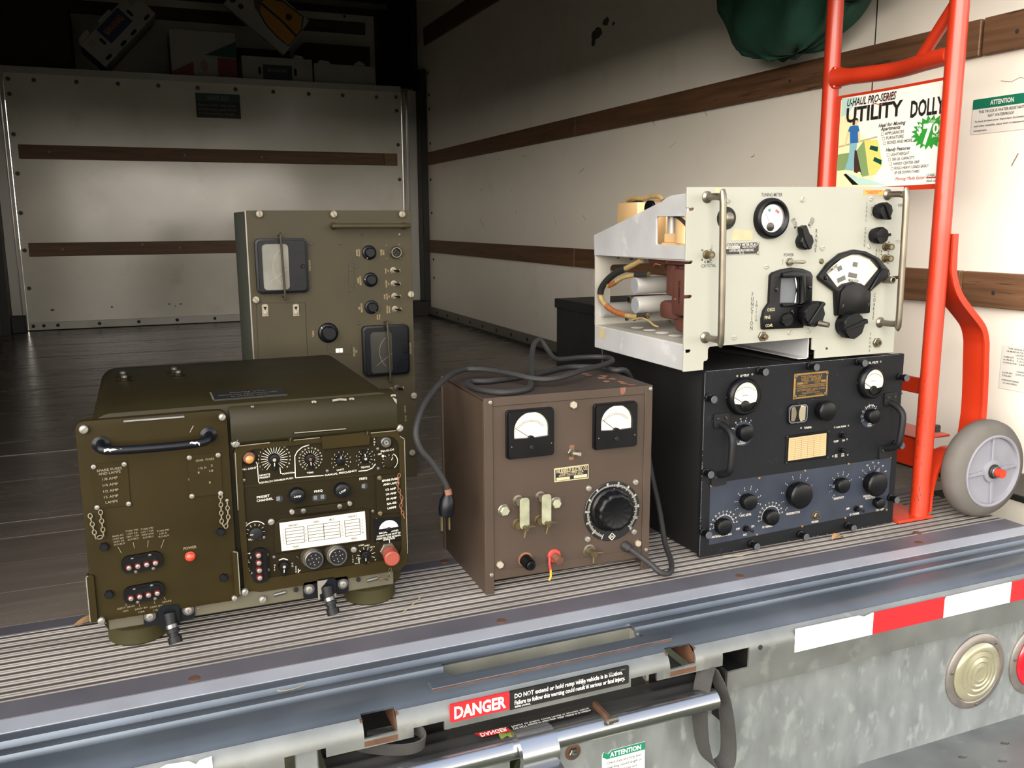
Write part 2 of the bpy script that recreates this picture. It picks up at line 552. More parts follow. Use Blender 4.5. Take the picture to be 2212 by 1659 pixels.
# floor with planks
floor = wb(G(), XL, XR, 1.53, YB, -.07, -.022).build('floor', 'dark_steel')
struct(floor, 'dark worn wooden truck floor')
pm = {}
y = 1.532
k = 0
while y < YB - .01:
    wd = min(.1535, YB - y)
    key = round(wd, 4)
    if key not in pm:
        pm[key] = wb(G(), XL, XR, 0, wd - .0016, -.022, 0).mesh('plank', 'plank', bevel=.6)
    o = bpy.data.objects.new('plank', pm[key])
    COL.objects.link(o)
    o.parent = floor
    o.location = (0, y, -.0004 * (k % 3))
    y += wd
    k += 1
wb(G(), XL, XR, 2.735, 2.747, -.004, .0012).build('joint_strip', 'kick', floor)
wb(G(), XL, XR, 2.100, 2.1035, -.004, .0006).build('joint_strip', 'kick', floor)

# threshold: grooved aluminium sill
g = G()
prof = [(1.531, -.03), (1.531, 0), (1.50, 0)]
yy = 1.496
GV = []
while yy > 1.275:
    GV.append(yy)
    prof += [(yy, -.0045), (yy - .0098, -.0045), (yy - .0104, 0), (yy - .0126, 0), (yy - .0132, -.0026), (yy - .0156, -.0026), (yy - .0162, 0), (yy - .0182, 0)]
    yy -= .0187
prof += [(yy, -.002), (1.258, -.001), (1.226, -.001), (1.202, -.006), (1.2, -.03)]
def extrude_x(g, prof, x0, x1, close=True):
    n = len(prof)
    g.add([(x0 * 1000, z * 1000, -y * 1000) for y, z in prof] + [(x1 * 1000, z * 1000, -y * 1000) for y, z in prof],
          [(i, i + 1, n + i + 1, n + i) for i in range(n - 1)] + ([(n - 1, 0, n, 2 * n - 1), tuple(range(n)), tuple(range(2 * n - 1, n - 1, -1))] if close else []))
    return g
sill = extrude_x(G(), prof, XL, 1.665).build('threshold', 'sill')
struct(sill, 'ribbed aluminium threshold along the rear edge of the deck')
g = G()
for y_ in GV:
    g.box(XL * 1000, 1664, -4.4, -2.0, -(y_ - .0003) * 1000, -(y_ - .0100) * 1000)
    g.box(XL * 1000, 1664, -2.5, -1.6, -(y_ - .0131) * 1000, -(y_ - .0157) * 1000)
for y0_, y1_ in ((1.2272, yy + .002), (1.4975, 1.5305)):
    wb(G(), XL, 1.664, y0_, y1_, -.0012, .00035).build('flat_band', 'band_grey', sill)
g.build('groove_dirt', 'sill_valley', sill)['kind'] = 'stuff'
extrude_x(G(), [(1.2265, -.0005), (1.2025, -.0052), (1.1995, -.030), (1.1993, -.030), (1.2012, -.0050)], XL, 1.665).build('worn_edge', 'sill_edge', sill)
bm_ = G().lathe((0, 0, 0), [(8, 0), (8, 1.0), (6, 1.2), (3.5, .9), (3, .9)], 16, 'v').mesh('bolt', 'rust_edge')
for x in (.029, .494, .956, 1.384, -.44):
    o = inst(bm_, 'bolt', sill, x * 1000, 0, -1240)
o = inst(bm_, 'bolt', sill, .49 * 1000, .2, -1517)
o = inst(bm_, 'bolt', sill, 1.425 * 1000, .2, -1283)

# right wall
wall_r = wb(G(), XR, XR + .05, YD, 6.95, -.06, ZC).build('wall_right', 'wall_white')
struct(wall_r, 'scuffed white panel wall on the right with wooden rails')
def rail_r(y0, y1, z0, z1, m='rail_wood'):
    o = wb(G(), XR - .017, XR, y0, y1, z0, z1).build('rail', m, wall_r, bevel=2)
    return o
rs = G().lathe((0, 0, 0), [(5, 0), (5, 1), (3, 1.6)], 10, 'w').mesh('screw', 'steel')
for z0, z1 in ((.994, 1.074), (.428, .508), (1.745, 1.85)):
    rail_r(1.25, 1.548, z0, z1)
    rail_r(1.556, 3.598, z0, z1)
    rail_r(3.604, 5.79, z0, z1, 'rail_wood')
    for y in (1.46, 2.2, 2.9, 3.75, 4.6, 5.5):
        o = inst(rs, 'screw', wall_r, (XR - .017) * 1000, (z0 + .035) * 1000, -y * 1000)
        o.rotation_euler = (0, 0, -PI / 2)
wb(G(), XR - .0172, XR, 1.549, 1.555, .432, .504).build('rail_filler', 'rail_wood_tan', wall_r)
kick_r = extrude_x(G(), [(0, 0), (0, .001)], 0, .001)
wb(G(), XR - .009, XR, 1.25, 5.8, 0, .062).build('kick_strip', 'kick', wall_r, bevel=1)
wb(G(), XR - .02, XR, 1.25, 5.8, 0, .012).build('kick_foot', 'dark_steel', wall_r)
kb_ = G().lathe((0, 0, 0), [(9, 0), (9, 2), (6, 4.5), (2, 5)], 10).mesh('bolt', 'dark_steel')
for i in range(17):
    o = inst(kb_, 'bolt', wall_r, (XR - .009) * 1000, 34, -(5.64 - .2135 * i) * 1000)
    o.rotation_euler = (0, 0, -PI / 2)
for y, z in ((5.755, 1.573), (5.746, 1.435), (5.742, 1.348), (5.738, 1.13), (5.744, .9), (5.739, .685), (5.72, .382), (5.718, .26)):
    o = inst(kb_, 'screw', wall_r, XR * 1000, z * 1000, -y * 1000)
    o.rotation_euler = (0, 0, -PI / 2)
# panel seam and scuffs (marks on the wall surface)
wb(G(), XR - .0008, XR, 1.8905, 1.8935, .07, 2.1).build('panel_seam', 'dark_steel', wall_r)
def yzmark(g, pts, r, x):
    h = G().strip(pts, r, 0)
    g.add([(x * 1000, b, -a) for a, b, c in h.v], h.f)
sc = G()
for i in range(46):
    y, z = random.uniform(1.3, 5.4), random.uniform(.1, 1.5)
    a, l = random.uniform(-1.2, 1.2), random.uniform(.01, .07)
    pts = [((y + l * t * math.cos(a) + random.uniform(-.004, .004)) * 1000, (z + l * t * math.sin(a) + random.uniform(-.004, .004)) * 1000) for t in (0, .3, .6, 1)]
    yzmark(sc, pts, random.uniform(.5, 1.6), XR - .0006)
for i in range(30):    # dotted drill marks
    t = i / 29
    yzmark(sc, [((2.02 - .14 * t) * 1000, (.93 - .06 * t * t - .02 * t) * 1000 - 60), ((2.018 - .14 * t) * 1000, (.93 - .06 * t * t - .02 * t) * 1000 - 60)], .9, XR - .0006)
sc.build('scuff_marks', 'scuff', wall_r, recalc=False)
sm = G()
for cy, cz, ry, rz in ((3.44, 1.39, .05, .03), (3.36, 1.42, .03, .018), (3.47, 1.36, .025, .02), (3.3, 1.40, .015, .008)):
    pts = [(cy + ry * math.cos(t / 14 * 2 * PI) * random.uniform(.6, 1.1), cz + rz * math.sin(t / 14 * 2 * PI) * random.uniform(.6, 1.1)) for t in range(14)]
    h = G().flat([(a * 1000, b * 1000) for a, b in pts], 0)
    sm.add([((XR - .0007) * 1000, b, -a) for a, b, c in h.v], h.f)
sm.build('soot_smudge', 'dirty', wall_r, recalc=False)

# stickers on the right wall: panel space turned so that u runs towards the door (-y)
def wall_r_frame(y, z):
    e = bpy.data.objects.new('sticker', None)
    return e
def on_wall_r(g, name, m, parent, y0, z0):
    """geometry written with u rightwards as seen from inside; put on the right wall with its corner at y0,z0"""
    h = G().add([(XR * 1000 - 1 - c, z0 * 1000 + b, -(y0 * 1000 - a)) for a, b, c in g.v], g.f)
    return h.build(name, m, parent, recalc=False)
st = on_wall_r(G().plate(rrect(0, 0, 152, 78, 2), -.5, .3), 'sticker', 'decal_white', wall_r, 1.572, .822)
on_wall_r(G().flat(rrect(0, 56, 152, 78, 2), .7), 'sticker_band', 'decal_green', st, 1.572, .822)
g = G()
txt(g, 'ATTENTION', 76, 67, 10, 60, w=1.0, bold=.03)
on_wall_r(g, 'lettering', 'decal_white', st, 1.572, .822)
g = G()
for i, (t, wd) in enumerate((('THIS TRUCK IS WATER-RESISTANT,', 118), ('NOT WATERPROOF', 66), ('To best protect your important documents', 132), ('and other valuables, place them in waterproof', 132), ('containers.', 36))):
    txt(g, t, 76 if i < 2 else 8 + wd / 2, 49 - i * 10.3, 6 if i < 2 else 4.4, wd, w=1.0)
on_wall_r(g, 'lettering', 'dark_print', st, 1.572, .822)
st2 = on_wall_r(G().plate(rrect(0, 0, 120, 100, 1), -.5, .3), 'sticker', 'decal_white', wall_r, 1.437, .245)
g = G()
for i, (t, u0, wd) in enumerate((('THIS VEHICLE IS COVERED BY ONE', 16, 90), ('OR MORE OF THE FOLLOWING PATENTS', 12, 98), ('UNITED STATES', 36, 40), ('5,684,207    6,776,545', 6, 60), ('6,196,872    7,101,026', 6, 60), ('6,203,014 B1  6,949,199 B2', 6, 76), ('CANADA', 42, 22), ('2,239,439    2,335,296', 6, 60), ('2,222,262', 6, 24), ('OTHER PATENTS PENDING', 6, 44), ('U.S. AND FOREIGN', 10, 36))):
    txt(g, t, u0 + wd / 2, 94 - i * 6.6 - (10 if i > 5 else 0) - (4 if i > 8 else 0), 3.4, wd, w=.8)
on_wall_r(g, 'lettering', 'dark_print', st2, 1.437, .245)

# left wall, ceiling, door frame
wall_l = wb(G(), XL - .05, XL, YD, 6.95, -.06, ZC).build('wall_left', 'low_bounce_dark')
struct(wall_l, 'unseen left wall of the box, coloured dark to cut bounce light')
for z0, z1 in ((.994, 1.074), (.428, .508), (1.745, 1.85)):
    wb(G(), XL, XL + .017, 1.25, 5.79, z0, z1).build('rail', 'rail_wood', wall_l, bevel=2)
ceil = wb(G(), XL - .05, XR + .05, YD, 7.0, ZC, ZC + .05).build('ceiling', 'roof_grey')
struct(ceil, 'grey roof of the truck box')
for i in range(9):
    wb(G(), XL, XR, 1.75 + i * .6, 1.79 + i * .6, ZC - .035, ZC).build('roof_bow', 'kick', ceil)
hd = wb(G(), XL - .05, XR + .05, YD - .04, YD + .03, 1.93, ZC + .05).build('trim_1', 'kick')
struct(hd, 'header above the rear door opening')
jr = wb(G(), 1.752, XR + .05, YD - .04, 1.25, -.05, 1.93).build('trim_2', 'kick', bevel=3)
struct(jr, 'door track post at the right of the opening')
jl = wb(G(), XL - .05, XL + .1, YD - .04, 1.295, -.05, 1.93).build('trim_3', 'kick', bevel=3)
struct(jl, 'door track post at the left of the opening')
door = thing('shading_door', 'unseen slatted roll-up door, added half lowered to shade the upper interior', 'door', ((XL + XR) / 2, YD, 0))  # out of view, hung low to keep light off the upper walls
for i in range(3):
    z = 1.265 + i * .235
    wb(G(), -1.16, 1.16, .045, .068, z, z + .232).build('slat', 'post', door, bevel=2)
wb(G(), -1.16, 1.16, .042, .071, 1.25, 1.265).build('bottom_seal', 'rubber', door)
for i in range(4):
    wb(G(), -1.15, 1.15, .16 + i * .236, .16 + i * .236 + .232, 2.08, 2.105).build('slat', 'post', door, bevel=2)

# bulkhead at the front of the box
blk = wb(G(), -.632, 1.692, YB, YB + .03, 0, 1.475).build('wall_front', 'bulkhead')
struct(blk, 'glossy grey panel bulkhead at the front of the box')
def fpart(name, m, x0, x1, y0, y1, z0, z1, bv=0, par=None):
    return wb(G(), x0, x1, y0, y1, z0, z1).build(name, m, par or blk, bevel=bv)
fpart('rail', 'rail_wood', -.589, 1.56, YB - .018, YB, .999, 1.078, 2)
fpart('rail', 'rail_wood_tan', 1.562, 1.652, YB - .018, YB, .999, 1.078, 2)
fpart('rail', 'rail_wood', -.588, 1.652, YB - .018, YB, .439, .518, 2)
fpart('kick_strip', 'post', -.625, 1.692, YB - .008, YB, .004, .048, 1)
fpart('top_trim', 'post', -.66, 1.692, YB - .003, YB + .03, 1.474, 1.512, 1)
fpart('floor_gap', 'hole', -.7, 1.75, YB - .012, YB, -.01, .004)
for x, z in ((-.608, 1.44), (-.477, 1.439), (-.256, 1.44), (-.034, 1.441), (.189, 1.442), (.413, 1.44), (.636, 1.442), (.863, 1.439), (1.085, 1.436), (1.302, 1.437), (1.526, 1.436), (1.658, 1.442), (-.608, 1.357), (-.608, 1.135), (-.608, .915), (1.661, 1.356), (1.665, 1.136), (1.668, .909), (-.612, .691), (-.612, .475), (-.609, .253)):
    inst(G().lathe((0, 0, 0), [(12, 0), (12, 1.5), (8, 3.5), (2, 4)], 12).mesh('screw', 'dirty') if 'bs' not in pm else pm['bs'], 'screw', blk, x * 1000, z * 1000, -YB * 1000)
kbm = G().lathe((0, 0, 0), [(10, 0), (10, 2), (6, 4)], 12).mesh('bolt', 'dark_steel')
for x in (-.606, -.55, -.475, -.247, -.025, .199, .424, .648, .872, 1.096, 1.32, 1.54, 1.65):
    inst(kbm, 'bolt', blk, x * 1000, 28, -(YB - .008) * 1000)
rsm = G().lathe((0, 0, 0), [(7, 0), (7, 1), (4, 1.8)], 10).mesh('screw', 'kick')
for x, z in ((-.43, 1.04), (.31, 1.037), (.77, 1.036), (-.41, .478), (.03, .5), (.245, .478)):
    inst(rsm, 'screw', blk, x * 1000, z * 1000, -(YB - .018) * 1000)
g = G()
for x, z, r in ((-.5, .12, 10), (-.17, .125, 8), (.16, .13, 7), (.225, .128, 8), (.195, .115, 5)):
    g.flat([(x * 1000 + r * 1.3 * math.cos(t * .7) * random.uniform(.5, 1.1), z * 1000 + r * math.sin(t * .7) * random.uniform(.4, 1)) for t in range(9)], -YB * 1000 + .6)
g.build('red_marks', 'red_mark', blk, recalc=False)
# SAVE $25 sign on the bulkhead
sg = G().plate(rrect(396, 1266, 658, 1411, 3), -YB * 1000, -YB * 1000 + 1).build('sticker', 'decal_black', blk)
G().flat(rrect(396, 1362, 658, 1411, 3), -YB * 1000 + 1.4).build('sticker_band', 'decal_green_dark', sg, recalc=False)
g = G()
W_ = -YB * 1000 + 2
txt(g, 'SAVE $25', 527, 1386, 26, 126, w=W_, bold=.03)
for i, (t, wd) in enumerate((('Return truck swept clean', 222), ('and furniture pads folded', 222), ('to avoid service charge.', 212))):
    txt(g, t, 410 + wd / 2, 1343 - i * 25, 15, wd, w=W_, bold=.02)
g.build('lettering', 'grey_print', sg, recalc=False)
# corner posts
cr = fpart('trim_4', 'post', 1.694, 1.712, 5.94, YB, .1, 1.47, 2)
cr.parent = None
struct(cr, 'slim white strip beside the bulkhead')
p2 = wb(G(), 1.716, 1.772, 5.90, YB, .10, 1.478).build('trim_5', 'post', bevel=2)
struct(p2, 'white corner post right of the bulkhead')
p3 = wb(G(), 1.772, XR, 5.80, YB, .10, 1.60).build('trim_6', 'dark_steel', bevel=3)
struct(p3, 'dark steel corner channel by the right wall')
wb(G(), 1.693, XR, 5.80, YB, 0, .10).build('post_shoe', 'dark_steel', p3, bevel=3)
p4 = wb(G(), -.705, -.652, 5.92, YB, .10, 1.512).build('trim_7', 'post', bevel=2)
struct(p4, 'white corner post left of the bulkhead')
wb(G(), -.650, -.634, 5.955, YB, .02, 1.512).build('edge_strip', 'post', p4)
wb(G(), XL, -.705, 5.80, YB, 0, 2.1).build('corner_channel', 'dark_steel', p4)
wb(G(), XL, -.636, 5.88, YB, 0, .10).build('post_shoe', 'dark_steel', p4, bevel=3)
# attic over the cab
at = wb(G(), XL, XR, YB + .031, 7.0, 1.44, 1.505).build('attic_floor', 'kick')
struct(at, 'shelf floor above the bulkhead')
ab = wb(G(), XL, XR, 6.95, 7.0, 1.5, ZC).build('wall_attic', 'wall_white')
struct(ab, 'back wall of the shelf above the bulkhead')
wb(G(), XL, 1.7, 6.93, 6.95, 2.012, 2.096).build('rail', 'rail_wood', ab, bevel=2)
wb(G(), 1.772, XR, YB, 6.95, 1.505, ZC).build('corner_channel', 'dark_steel', ab)
for x, z in ((.9, 2.14), (1.2, 2.13), (1.55, 2.135)):
    inst(kbm, 'bolt', ab, x * 1000, z * 1000, -6950)

# ============================================================ bumper
def sheet(name, m, parent, prof, xs, hole, th=.004):
    n = len(prof)
    g = G()
    vs = [(x * 1000, z * 1000, -y * 1000) for x in xs for y, z in prof]
    fs = []
    for i in range(len(xs) - 1):
        xm = (xs[i] + xs[i + 1]) / 2
        for j in range(n - 1):
            if not hole(xm, (prof[j][0] + prof[j + 1][0]) / 2, (prof[j][1] + prof[j + 1][1]) / 2):
                fs.append((i * n + j, (i + 1) * n + j, (i + 1) * n + j + 1, i * n + j + 1))
    g.add(vs, fs)
    o = g.build(name, m, parent, sharp=40, recalc=False)
    md = o.modifiers.new('thickness', 'SOLIDIFY')
    md.thickness = th
    md.offset = 0
    return o
bum = thing('rear_bumper', 'galvanised steel rear bumper below the truck threshold', 'bumper', (0, 0, 0))
prof = [(1.2, -.013), (1.182, -.0125), (1.177, -.0182), (1.167, -.0184), (1.163, -.0135), (1.160, -.012), (1.148, -.0125), (1.144, -.0182), (1.134, -.0184), (1.130, -.0135), (1.115, -.012), (1.102, -.012), (1.090, -.012)]
for i in range(1, 7):
    a = PI / 2 * i / 6
    prof.append((1.085 - .025 * math.sin(a), -.037 + .025 * math.cos(a)))
prof += [(1.060, -.044), (1.060, -.050), (1.060, -.064), (1.060, -.083), (1.060, -.097)]
xs = [-.78, -.3, .124, .177, .227, .272, .294, .337, .365, .5, .627, .672, .684, .695, .741, .79, .84, 1.1, 1.4, 1.66, 1.85]
def bhole(x, y, z):
    if .365 < x < .684 and 1.112 < y < 1.165 and z > -.03:
        return True                                     # stirrup pocket
    if (.227 < x < .272 or .695 < x < .741) and y < 1.08 and z > -.040:
        return True                                     # rusty corner cut-outs
    if (.294 < x < .337 or .627 < x < .672) and z < -.040:
        return True                                     # small slots
    if .124 < x < .177 and z < -.036:
        return True
    if .79 < x < .84 and y < 1.062 and -.066 < z < -.030:
        return True                                     # square hole
    if .177 < x < .79 and z < -.050:
        return True                                     # short lip above the ramp
    return False
prof = [(y_, z_ + (.005 if z_ > -.016 else .0005) if y_ > 1.089 else z_) for y_, z_ in prof]
sheet('bumper_beam', 'galv_top_reflect', bum, prof[:15], xs, bhole)
sheet('bumper_face', 'galv_face', bum, prof[14:], xs, bhole)
wb(G(), -.78, 1.66, 1.1955, 1.1995, -.012, -.0065).build('rust_line', 'rust_edge', bum)
# worn lip plate in front of the pocket, pocket walls, pin
wb(G(), .330, .717, 1.088, 1.108, -.0075, -.0035).build('pocket_lip', 'galv_top_reflect', bum, bevel=.8)
wb(G(), .330, .717, 1.0865, 1.0885, -.009, -.0045).build('worn_lip_edge', 'rust_edge', bum)
wb(G(), .36, .69, 1.163, 1.168, -.085, -.014).build('pocket_wall', 'galv_worn', bum)
wb(G(), .685, .690, 1.11, 1.165, -.085, -.014).build('pocket_wall', 'galv_worn', bum)
wb(G(), .358, .363, 1.11, 1.165, -.085, -.014).build('pocket_wall', 'galv_worn', bum)
G().tube([(455, -45, -1165), (459, -42, -1128)], 9, 12).build('pocket_pin', 'rust_edge', bum)
for x0, x1 in ((.227, .272), (.695, .741)):
    wb(G(), x0 - .003, x0, 1.066, 1.16, -.045, -.014).build('cutout_wall', 'rust_edge', bum)
    wb(G(), x1, x1 + .003, 1.066, 1.16, -.045, -.014).build('cutout_wall', 'rust_edge', bum)
    wb(G(), x0, x1, 1.0575, 1.0595, -.048, -.0405).build('rust_patch', 'rust_edge', bum)
wb(G(), .139, .168, 1.066, 1.080, -.2, -.036).build('strut', 'galv', bum, bevel=2)
wb(G(), .786, .79, 1.045, 1.14, -.14, -.052).build('bracket_web_shade', 'black_case', bum)  # bracket plates coloured near-black, standing in for shade inside the square hole
wb(G(), .84, .844, 1.063, 1.14, -.095, -.03).build('bracket_web_shade', 'black_case', bum)
wb(G(), .79, .84, 1.064, 1.12, -.074, -.068).build('bracket_floor_shade', 'black_case', bum)
wb(G(), .786, .844, 1.12, 1.125, -.10, -.02).build('bracket_back_shade', 'black_case', bum)
wb(G(), .786, .844, 1.085, 1.125, -.026, -.020).build('bracket_top_shade', 'black_case', bum)
G().cyl((861, -34, -1062), 4, 4.5, 12).build('drain_hole', 'hole', bum)
# reflective tape
tape = G().plate([(929, -16), (1060, -17), (1072, -21), (1091, -17), (1091, -56), (929, -56)], -1059, -1057.4).build('reflective_tape', 'tape_white', bum, label='white reflective strip with a torn upper edge')
G().plate([(1091, -17), (1252, -17), (1252, -56), (1091, -56)], -1059, -1057.4).build('reflective_tape', 'tape_red', bum, label='red reflective strip')
G().plate([(1252, -22), (1258, -18), (1415, -17), (1415, -56), (1252, -56)], -1059, -1057.4).build('reflective_tape', 'tape_white', bum, label='white reflective strip')
G().plate([(1415, -17), (1575, -17), (1575, -56), (1415, -56)], -1059, -1057.4).build('reflective_tape', 'tape_red', bum, label='red reflective strip')
# danger decal on the lip
dc = G().plate(rrect(345, -41, 432.5, -14.5, 2), -1060, -1057.2).build('warning_decal', 'decal_red', bum)
txt(G(), 'DANGER', 389, -27.6, 17, 76, w=-1056.8, bold=.035).build('lettering', 'decal_white', dc, recalc=False)
dk = G().plate(rrect(432.5, -42.5, 623, -14.5, 2), -1060, -1057.2).build('warning_decal', 'decal_black', bum)
g = G()
txt(g, 'DO NOT extend or hold ramp while vehicle is in motion.', 440, -22.5, 6.6, 172, 'L', w=-1056.8, bold=.02)
txt(g, 'Failure to follow this warning could result in serious or fatal injury.', 440, -32.6, 6.4, 176, 'L', w=-1056.8, bold=.02)
txt(g, '\u00a92002 U-HAUL', 440, -39, 2.6, 24, 'L', w=-1056.8)
g.build('lettering', 'decal_white', dk, recalc=False)
g = G()
for i in range(13):
    cx, cy = random.choice([(530, -22), (545, -30), (600, -18), (452, -24), (520, -36)])
    cx += random.uniform(-14, 14)
    cy += random.uniform(-5, 5)
    g.flat([(cx + random.uniform(2, 6) * math.cos(t), cy + random.uniform(.3, 1.6) * math.sin(t)) for t in (0, 1, 2, 3, 4, 5)], -1056.6)
g.build('peeled_spots', 'galv', dk, recalc=False)
G().plate([(-32, -70), (-30, -18), (-14, -12), (12, -14), (20, -20), (24, -16), (38, -14), (40, -70)], -1060, -1057.6).build('torn_sticker', 'decal_white', bum)
# lower skirt panel
g = G()
sk = [(-780, -98), (-780, -600), (1850, -600), (1850, -90), (795, -90), (795, -118), (177, -118), (177, -98)]
g.plate(list(reversed(sk)), -1081, -1076, [rrect(440, -215, 514, -121, 4), rrect(516, -133, 552, -122, 3)])
skirt = g.build('skirt_panel', 'galv', bum)
G().lathe((541, -145, -1076), [(13, 0), (13, .6), (12, .8)], 18).build('rust_ring', 'rust_edge', bum)
G().lathe((541, -145, -1076), [(8, 0), (8, 5), (7, 6), (4.5, 6), (4, 9), (2, 9.4)], 6).build('hex_bolt', 'steel', bum)
at1 = G().plate([(590, -164), (592, -158), (600, -163), (606, -158), (664, -158), (665, -232), (592, -232)], -1076.5, -1075).build('sticker', 'decal_white', bum)
G().flat([(590, -166), (592, -158), (600, -163), (606, -158), (664, -158), (664.4, -171), (598, -171)], -1074.7).build('sticker_band', 'decal_green', at1, recalc=False)
txt(G(), 'ATTENTION', 630, -164.6, 7.5, 54, w=-1074.4, bold=.03).build('lettering', 'decal_white', at1, recalc=False)
g = G()
for i, (t, wd) in enumerate((('Check state and local laws', 60), ('regarding overall length of', 60), ('combined vehicles and', 52), ('trailer requirements.', 46))):
    txt(g, t, 598, -177.5 - 8 * i, 4.2, wd, 'L', w=-1074.6)
g.build('lettering', 'dark_print', at1, recalc=False)
# step plate
stp = G().plate([(1100, 1085), (1850, 1085), (1850, 905), (1100, 905)], -6, 0, [circ(1286, 1021, 9, 12, 6), circ(1392, 1022, 9, 12, 6), circ(1498, 1023, 9, 12, 6), circ(1232, 985, 9, 12, 6), circ(1340, 985, 9, 12, 6), circ(1446, 985, 9, 12, 6)])
h = G().add([(a, c - 310, -b) for a, b, c in stp.v], stp.f)
h.build('step_plate', 'galv_face', bum)

# round lights in the skirt
def lamp(x, z, label, lens, nm):
    t = thing(nm, label, 'light', (x, 1.0758, z))
    G().lathe((0, 0, 0), [(73, 0), (73, 2.5), (70, 4.5), (60, 5.5), (57, 4), (57, 0)], 40).build('rim', 'lamp_rim', t)
    G().lathe((0, 0, 0), [(57, .5), (57, 6), (52, 10), (44, 11), (42, 9.6), (34, 12), (31, 10.6), (24, 13), (21, 11.6), (14, 13.6), (11, 12.4), (6, 13), (1, 13)], 40).build('lens', lens, t)
    sm_ = G().lathe((0, 0, 0), [(3.4, 4), (3.4, 6.4), (2, 7)], 10).mesh('screw', 'steel')
    for a in (50, 170, 275):
        inst(sm_, 'screw', t, 65 * math.cos(math.radians(a)), 65 * math.sin(math.radians(a)))
    return t
lamp(1.365, -.189, 'round clear backup light with grey rim in the bumper skirt', 'lens_clear', 'backup_light')
lamp(1.527, -.196, 'round red tail light at the right edge of the bumper skirt', 'lens_red', 'tail_light')

# loading ramp under the bumper
ramp = thing('loading_ramp', 'aluminium loading ramp slid in under the bumper', 'ramp', (0, 0, 0))
rp = [(1.9, -.080)]
yq = 1.13
while yq > 1.05:
    rp += [(yq, -.080), (yq - .004, -.0775), (yq - .009, -.0775), (yq - .013, -.080)]
    yq -= .0245
rp += [(1.048, -.080), (1.046, -.0765)]
for i in range(0, 9):
    a = PI * i / 8
    rp.append((1.042 - .016 * math.sin(a), -.0915 + .015 * math.cos(a)))
rp += [(1.05, -.112), (1.9, -.112)]
extrude_x(G(), rp, .18, .765).build('ramp_deck', 'ramp_alu', ramp, sharp=40)
q = [(y - .0006, z + .0004) for y, z in rp[-12:-2]]
q2 = [(y + .004, z) for y, z in reversed(q)]
extrude_x(G(), q + [(1.0455, -.1), (1.0455, -.084)], .18, .765).build('polished_lip', 'polished', ramp, sharp=50)
# second decal, on the ramp
def on_ramp(g, name, m, par):
    return G().add([(a, -79.2 + c, -1000 - 78 + b) for a, b, c in g.v], g.f).build(name, m, par, recalc=False)
d2 = on_ramp(G().flat([(385, 4), (433, 7), (436, 19), (392, 17)], 3.4), 'warning_decal', 'decal_red', ramp)
on_ramp(txt(G(), 'DANGER', 412, 12, 9, 40, w=3.6, bold=.02), 'lettering', 'decal_white', d2)
d3 = on_ramp(G().flat([(436, 7), (566, 7), (566, 20), (436, 20)], 3.4), 'warning_decal', 'decal_black', ramp)
g = G()
txt(g, 'DO NOT extend or hold ramp while vehicle is in motion.', 440, 15.5, 4.6, 124, 'L', w=3.6)
txt(g, 'Failure to follow could result in serious injury.', 440, 10, 4, 124, 'L', w=3.6)
on_ramp(g, 'lettering', 'decal_white', d3)
# latch
lt = thing('ramp_latch', 'polished aluminium hook latch on the ramp lip', 'latch', (0, 0, 0))
lp = [(1.052, -.070), (1.036, -.066), (1.020, -.070), (1.010, -.080), (1.006, -.092), (1.008, -.104), (.996, -.106), (.990, -.109), (.990, -.115), (1.006, -.118), (1.022, -.114), (1.018, -.098), (1.024, -.084), (1.036, -.077), (1.052, -.078)]
extrude_x(G(), lp, .432, .487).build('hook', 'polished', lt, sharp=35)
pn = thing('ramp_pin', 'small rusty tab and pin on the ramp lip', 'pin')
wb(G(), .572, .579, 1.022, 1.075, -.0795, -.070).build('tab', 'rust_edge', pn, bevel=1)
G().tube([(570, -73, -1024), (586, -73, -1024)], 4.5, 10).build('pin', 'nickel', pn)
# webbing straps
sp = []
P0 = [(770, -46, -1068), (752, -60, -1052), (742, -100, -1046), (744, -150, -1042), (752, -185, -1036), (766, -199, -1030), (784, -192, -1030), (790, -160, -1036), (786, -110, -1042), (780, -75, -1050), (772, -48, -1064)]
def smooth(P, n=6):
    R = []
    Q = [Vector(p) for p in P]
    for i in range(len(Q) - 1):
        a, b, c, d = Q[max(i - 1, 0)], Q[i], Q[i + 1], Q[min(i + 2, len(Q) - 1)]
        for k in range(n):
            t = k / n
            R.append(.5 * ((2 * b) + (c - a) * t + (2 * a - 5 * b + 4 * c - d) * t * t + (3 * b - a - 3 * c + d) * t ** 3))
    R.append(Q[-1])
    return [tuple(r) for r in R]
tag(G().ribbon(smooth(P0), (10, -8, 26), 2.2).build('webbing_strap', 'webbing'), 'grey webbing strap hanging in a long loop from the bumper', 'strap')
P1 = [(150, -60, -1165), (190, -64, -1130), (230, -68, -1092), (268, -66, -1064), (292, -58, -1046), (306, -52, -1048), (302, -46, -1066), (280, -50, -1082), (240, -62, -1104)]
tag(G().ribbon(smooth(P1), (0, 20, 8), 2.2).build('webbing_strap', 'webbing'), 'grey webbing strap folded on the ramp at its left end', 'strap')
# grass seen through the skirt hole
g = G()
for i in range(900):
    x, y = random.uniform(.35, .75), random.uniform(1.15, 2.1)
    h = random.uniform(.10, .34)
    a = random.uniform(0, 2 * PI)
    dx, dy = math.cos(a) * .005, math.sin(a) * .005
    lx, ly = random.uniform(-.12, .12), random.uniform(-.12, .12)
    g.add([((x - dx) * 1000, -862, -(y - dy) * 1000), ((x + dx) * 1000, -862, -(y + dy) * 1000), ((x + lx * .4) * 1000, (-.862 + h * .6) * 1000, -(y + ly * .4) * 1000), ((x + lx) * 1000, (-.862 + h) * 1000, -(y + ly) * 1000)], [(0, 1, 2), (1, 3, 2)])
tag(g.build('grass_blades', 'blade', recalc=False), 'green grass seen through the hole below the ramp', 'grass', kind='stuff')

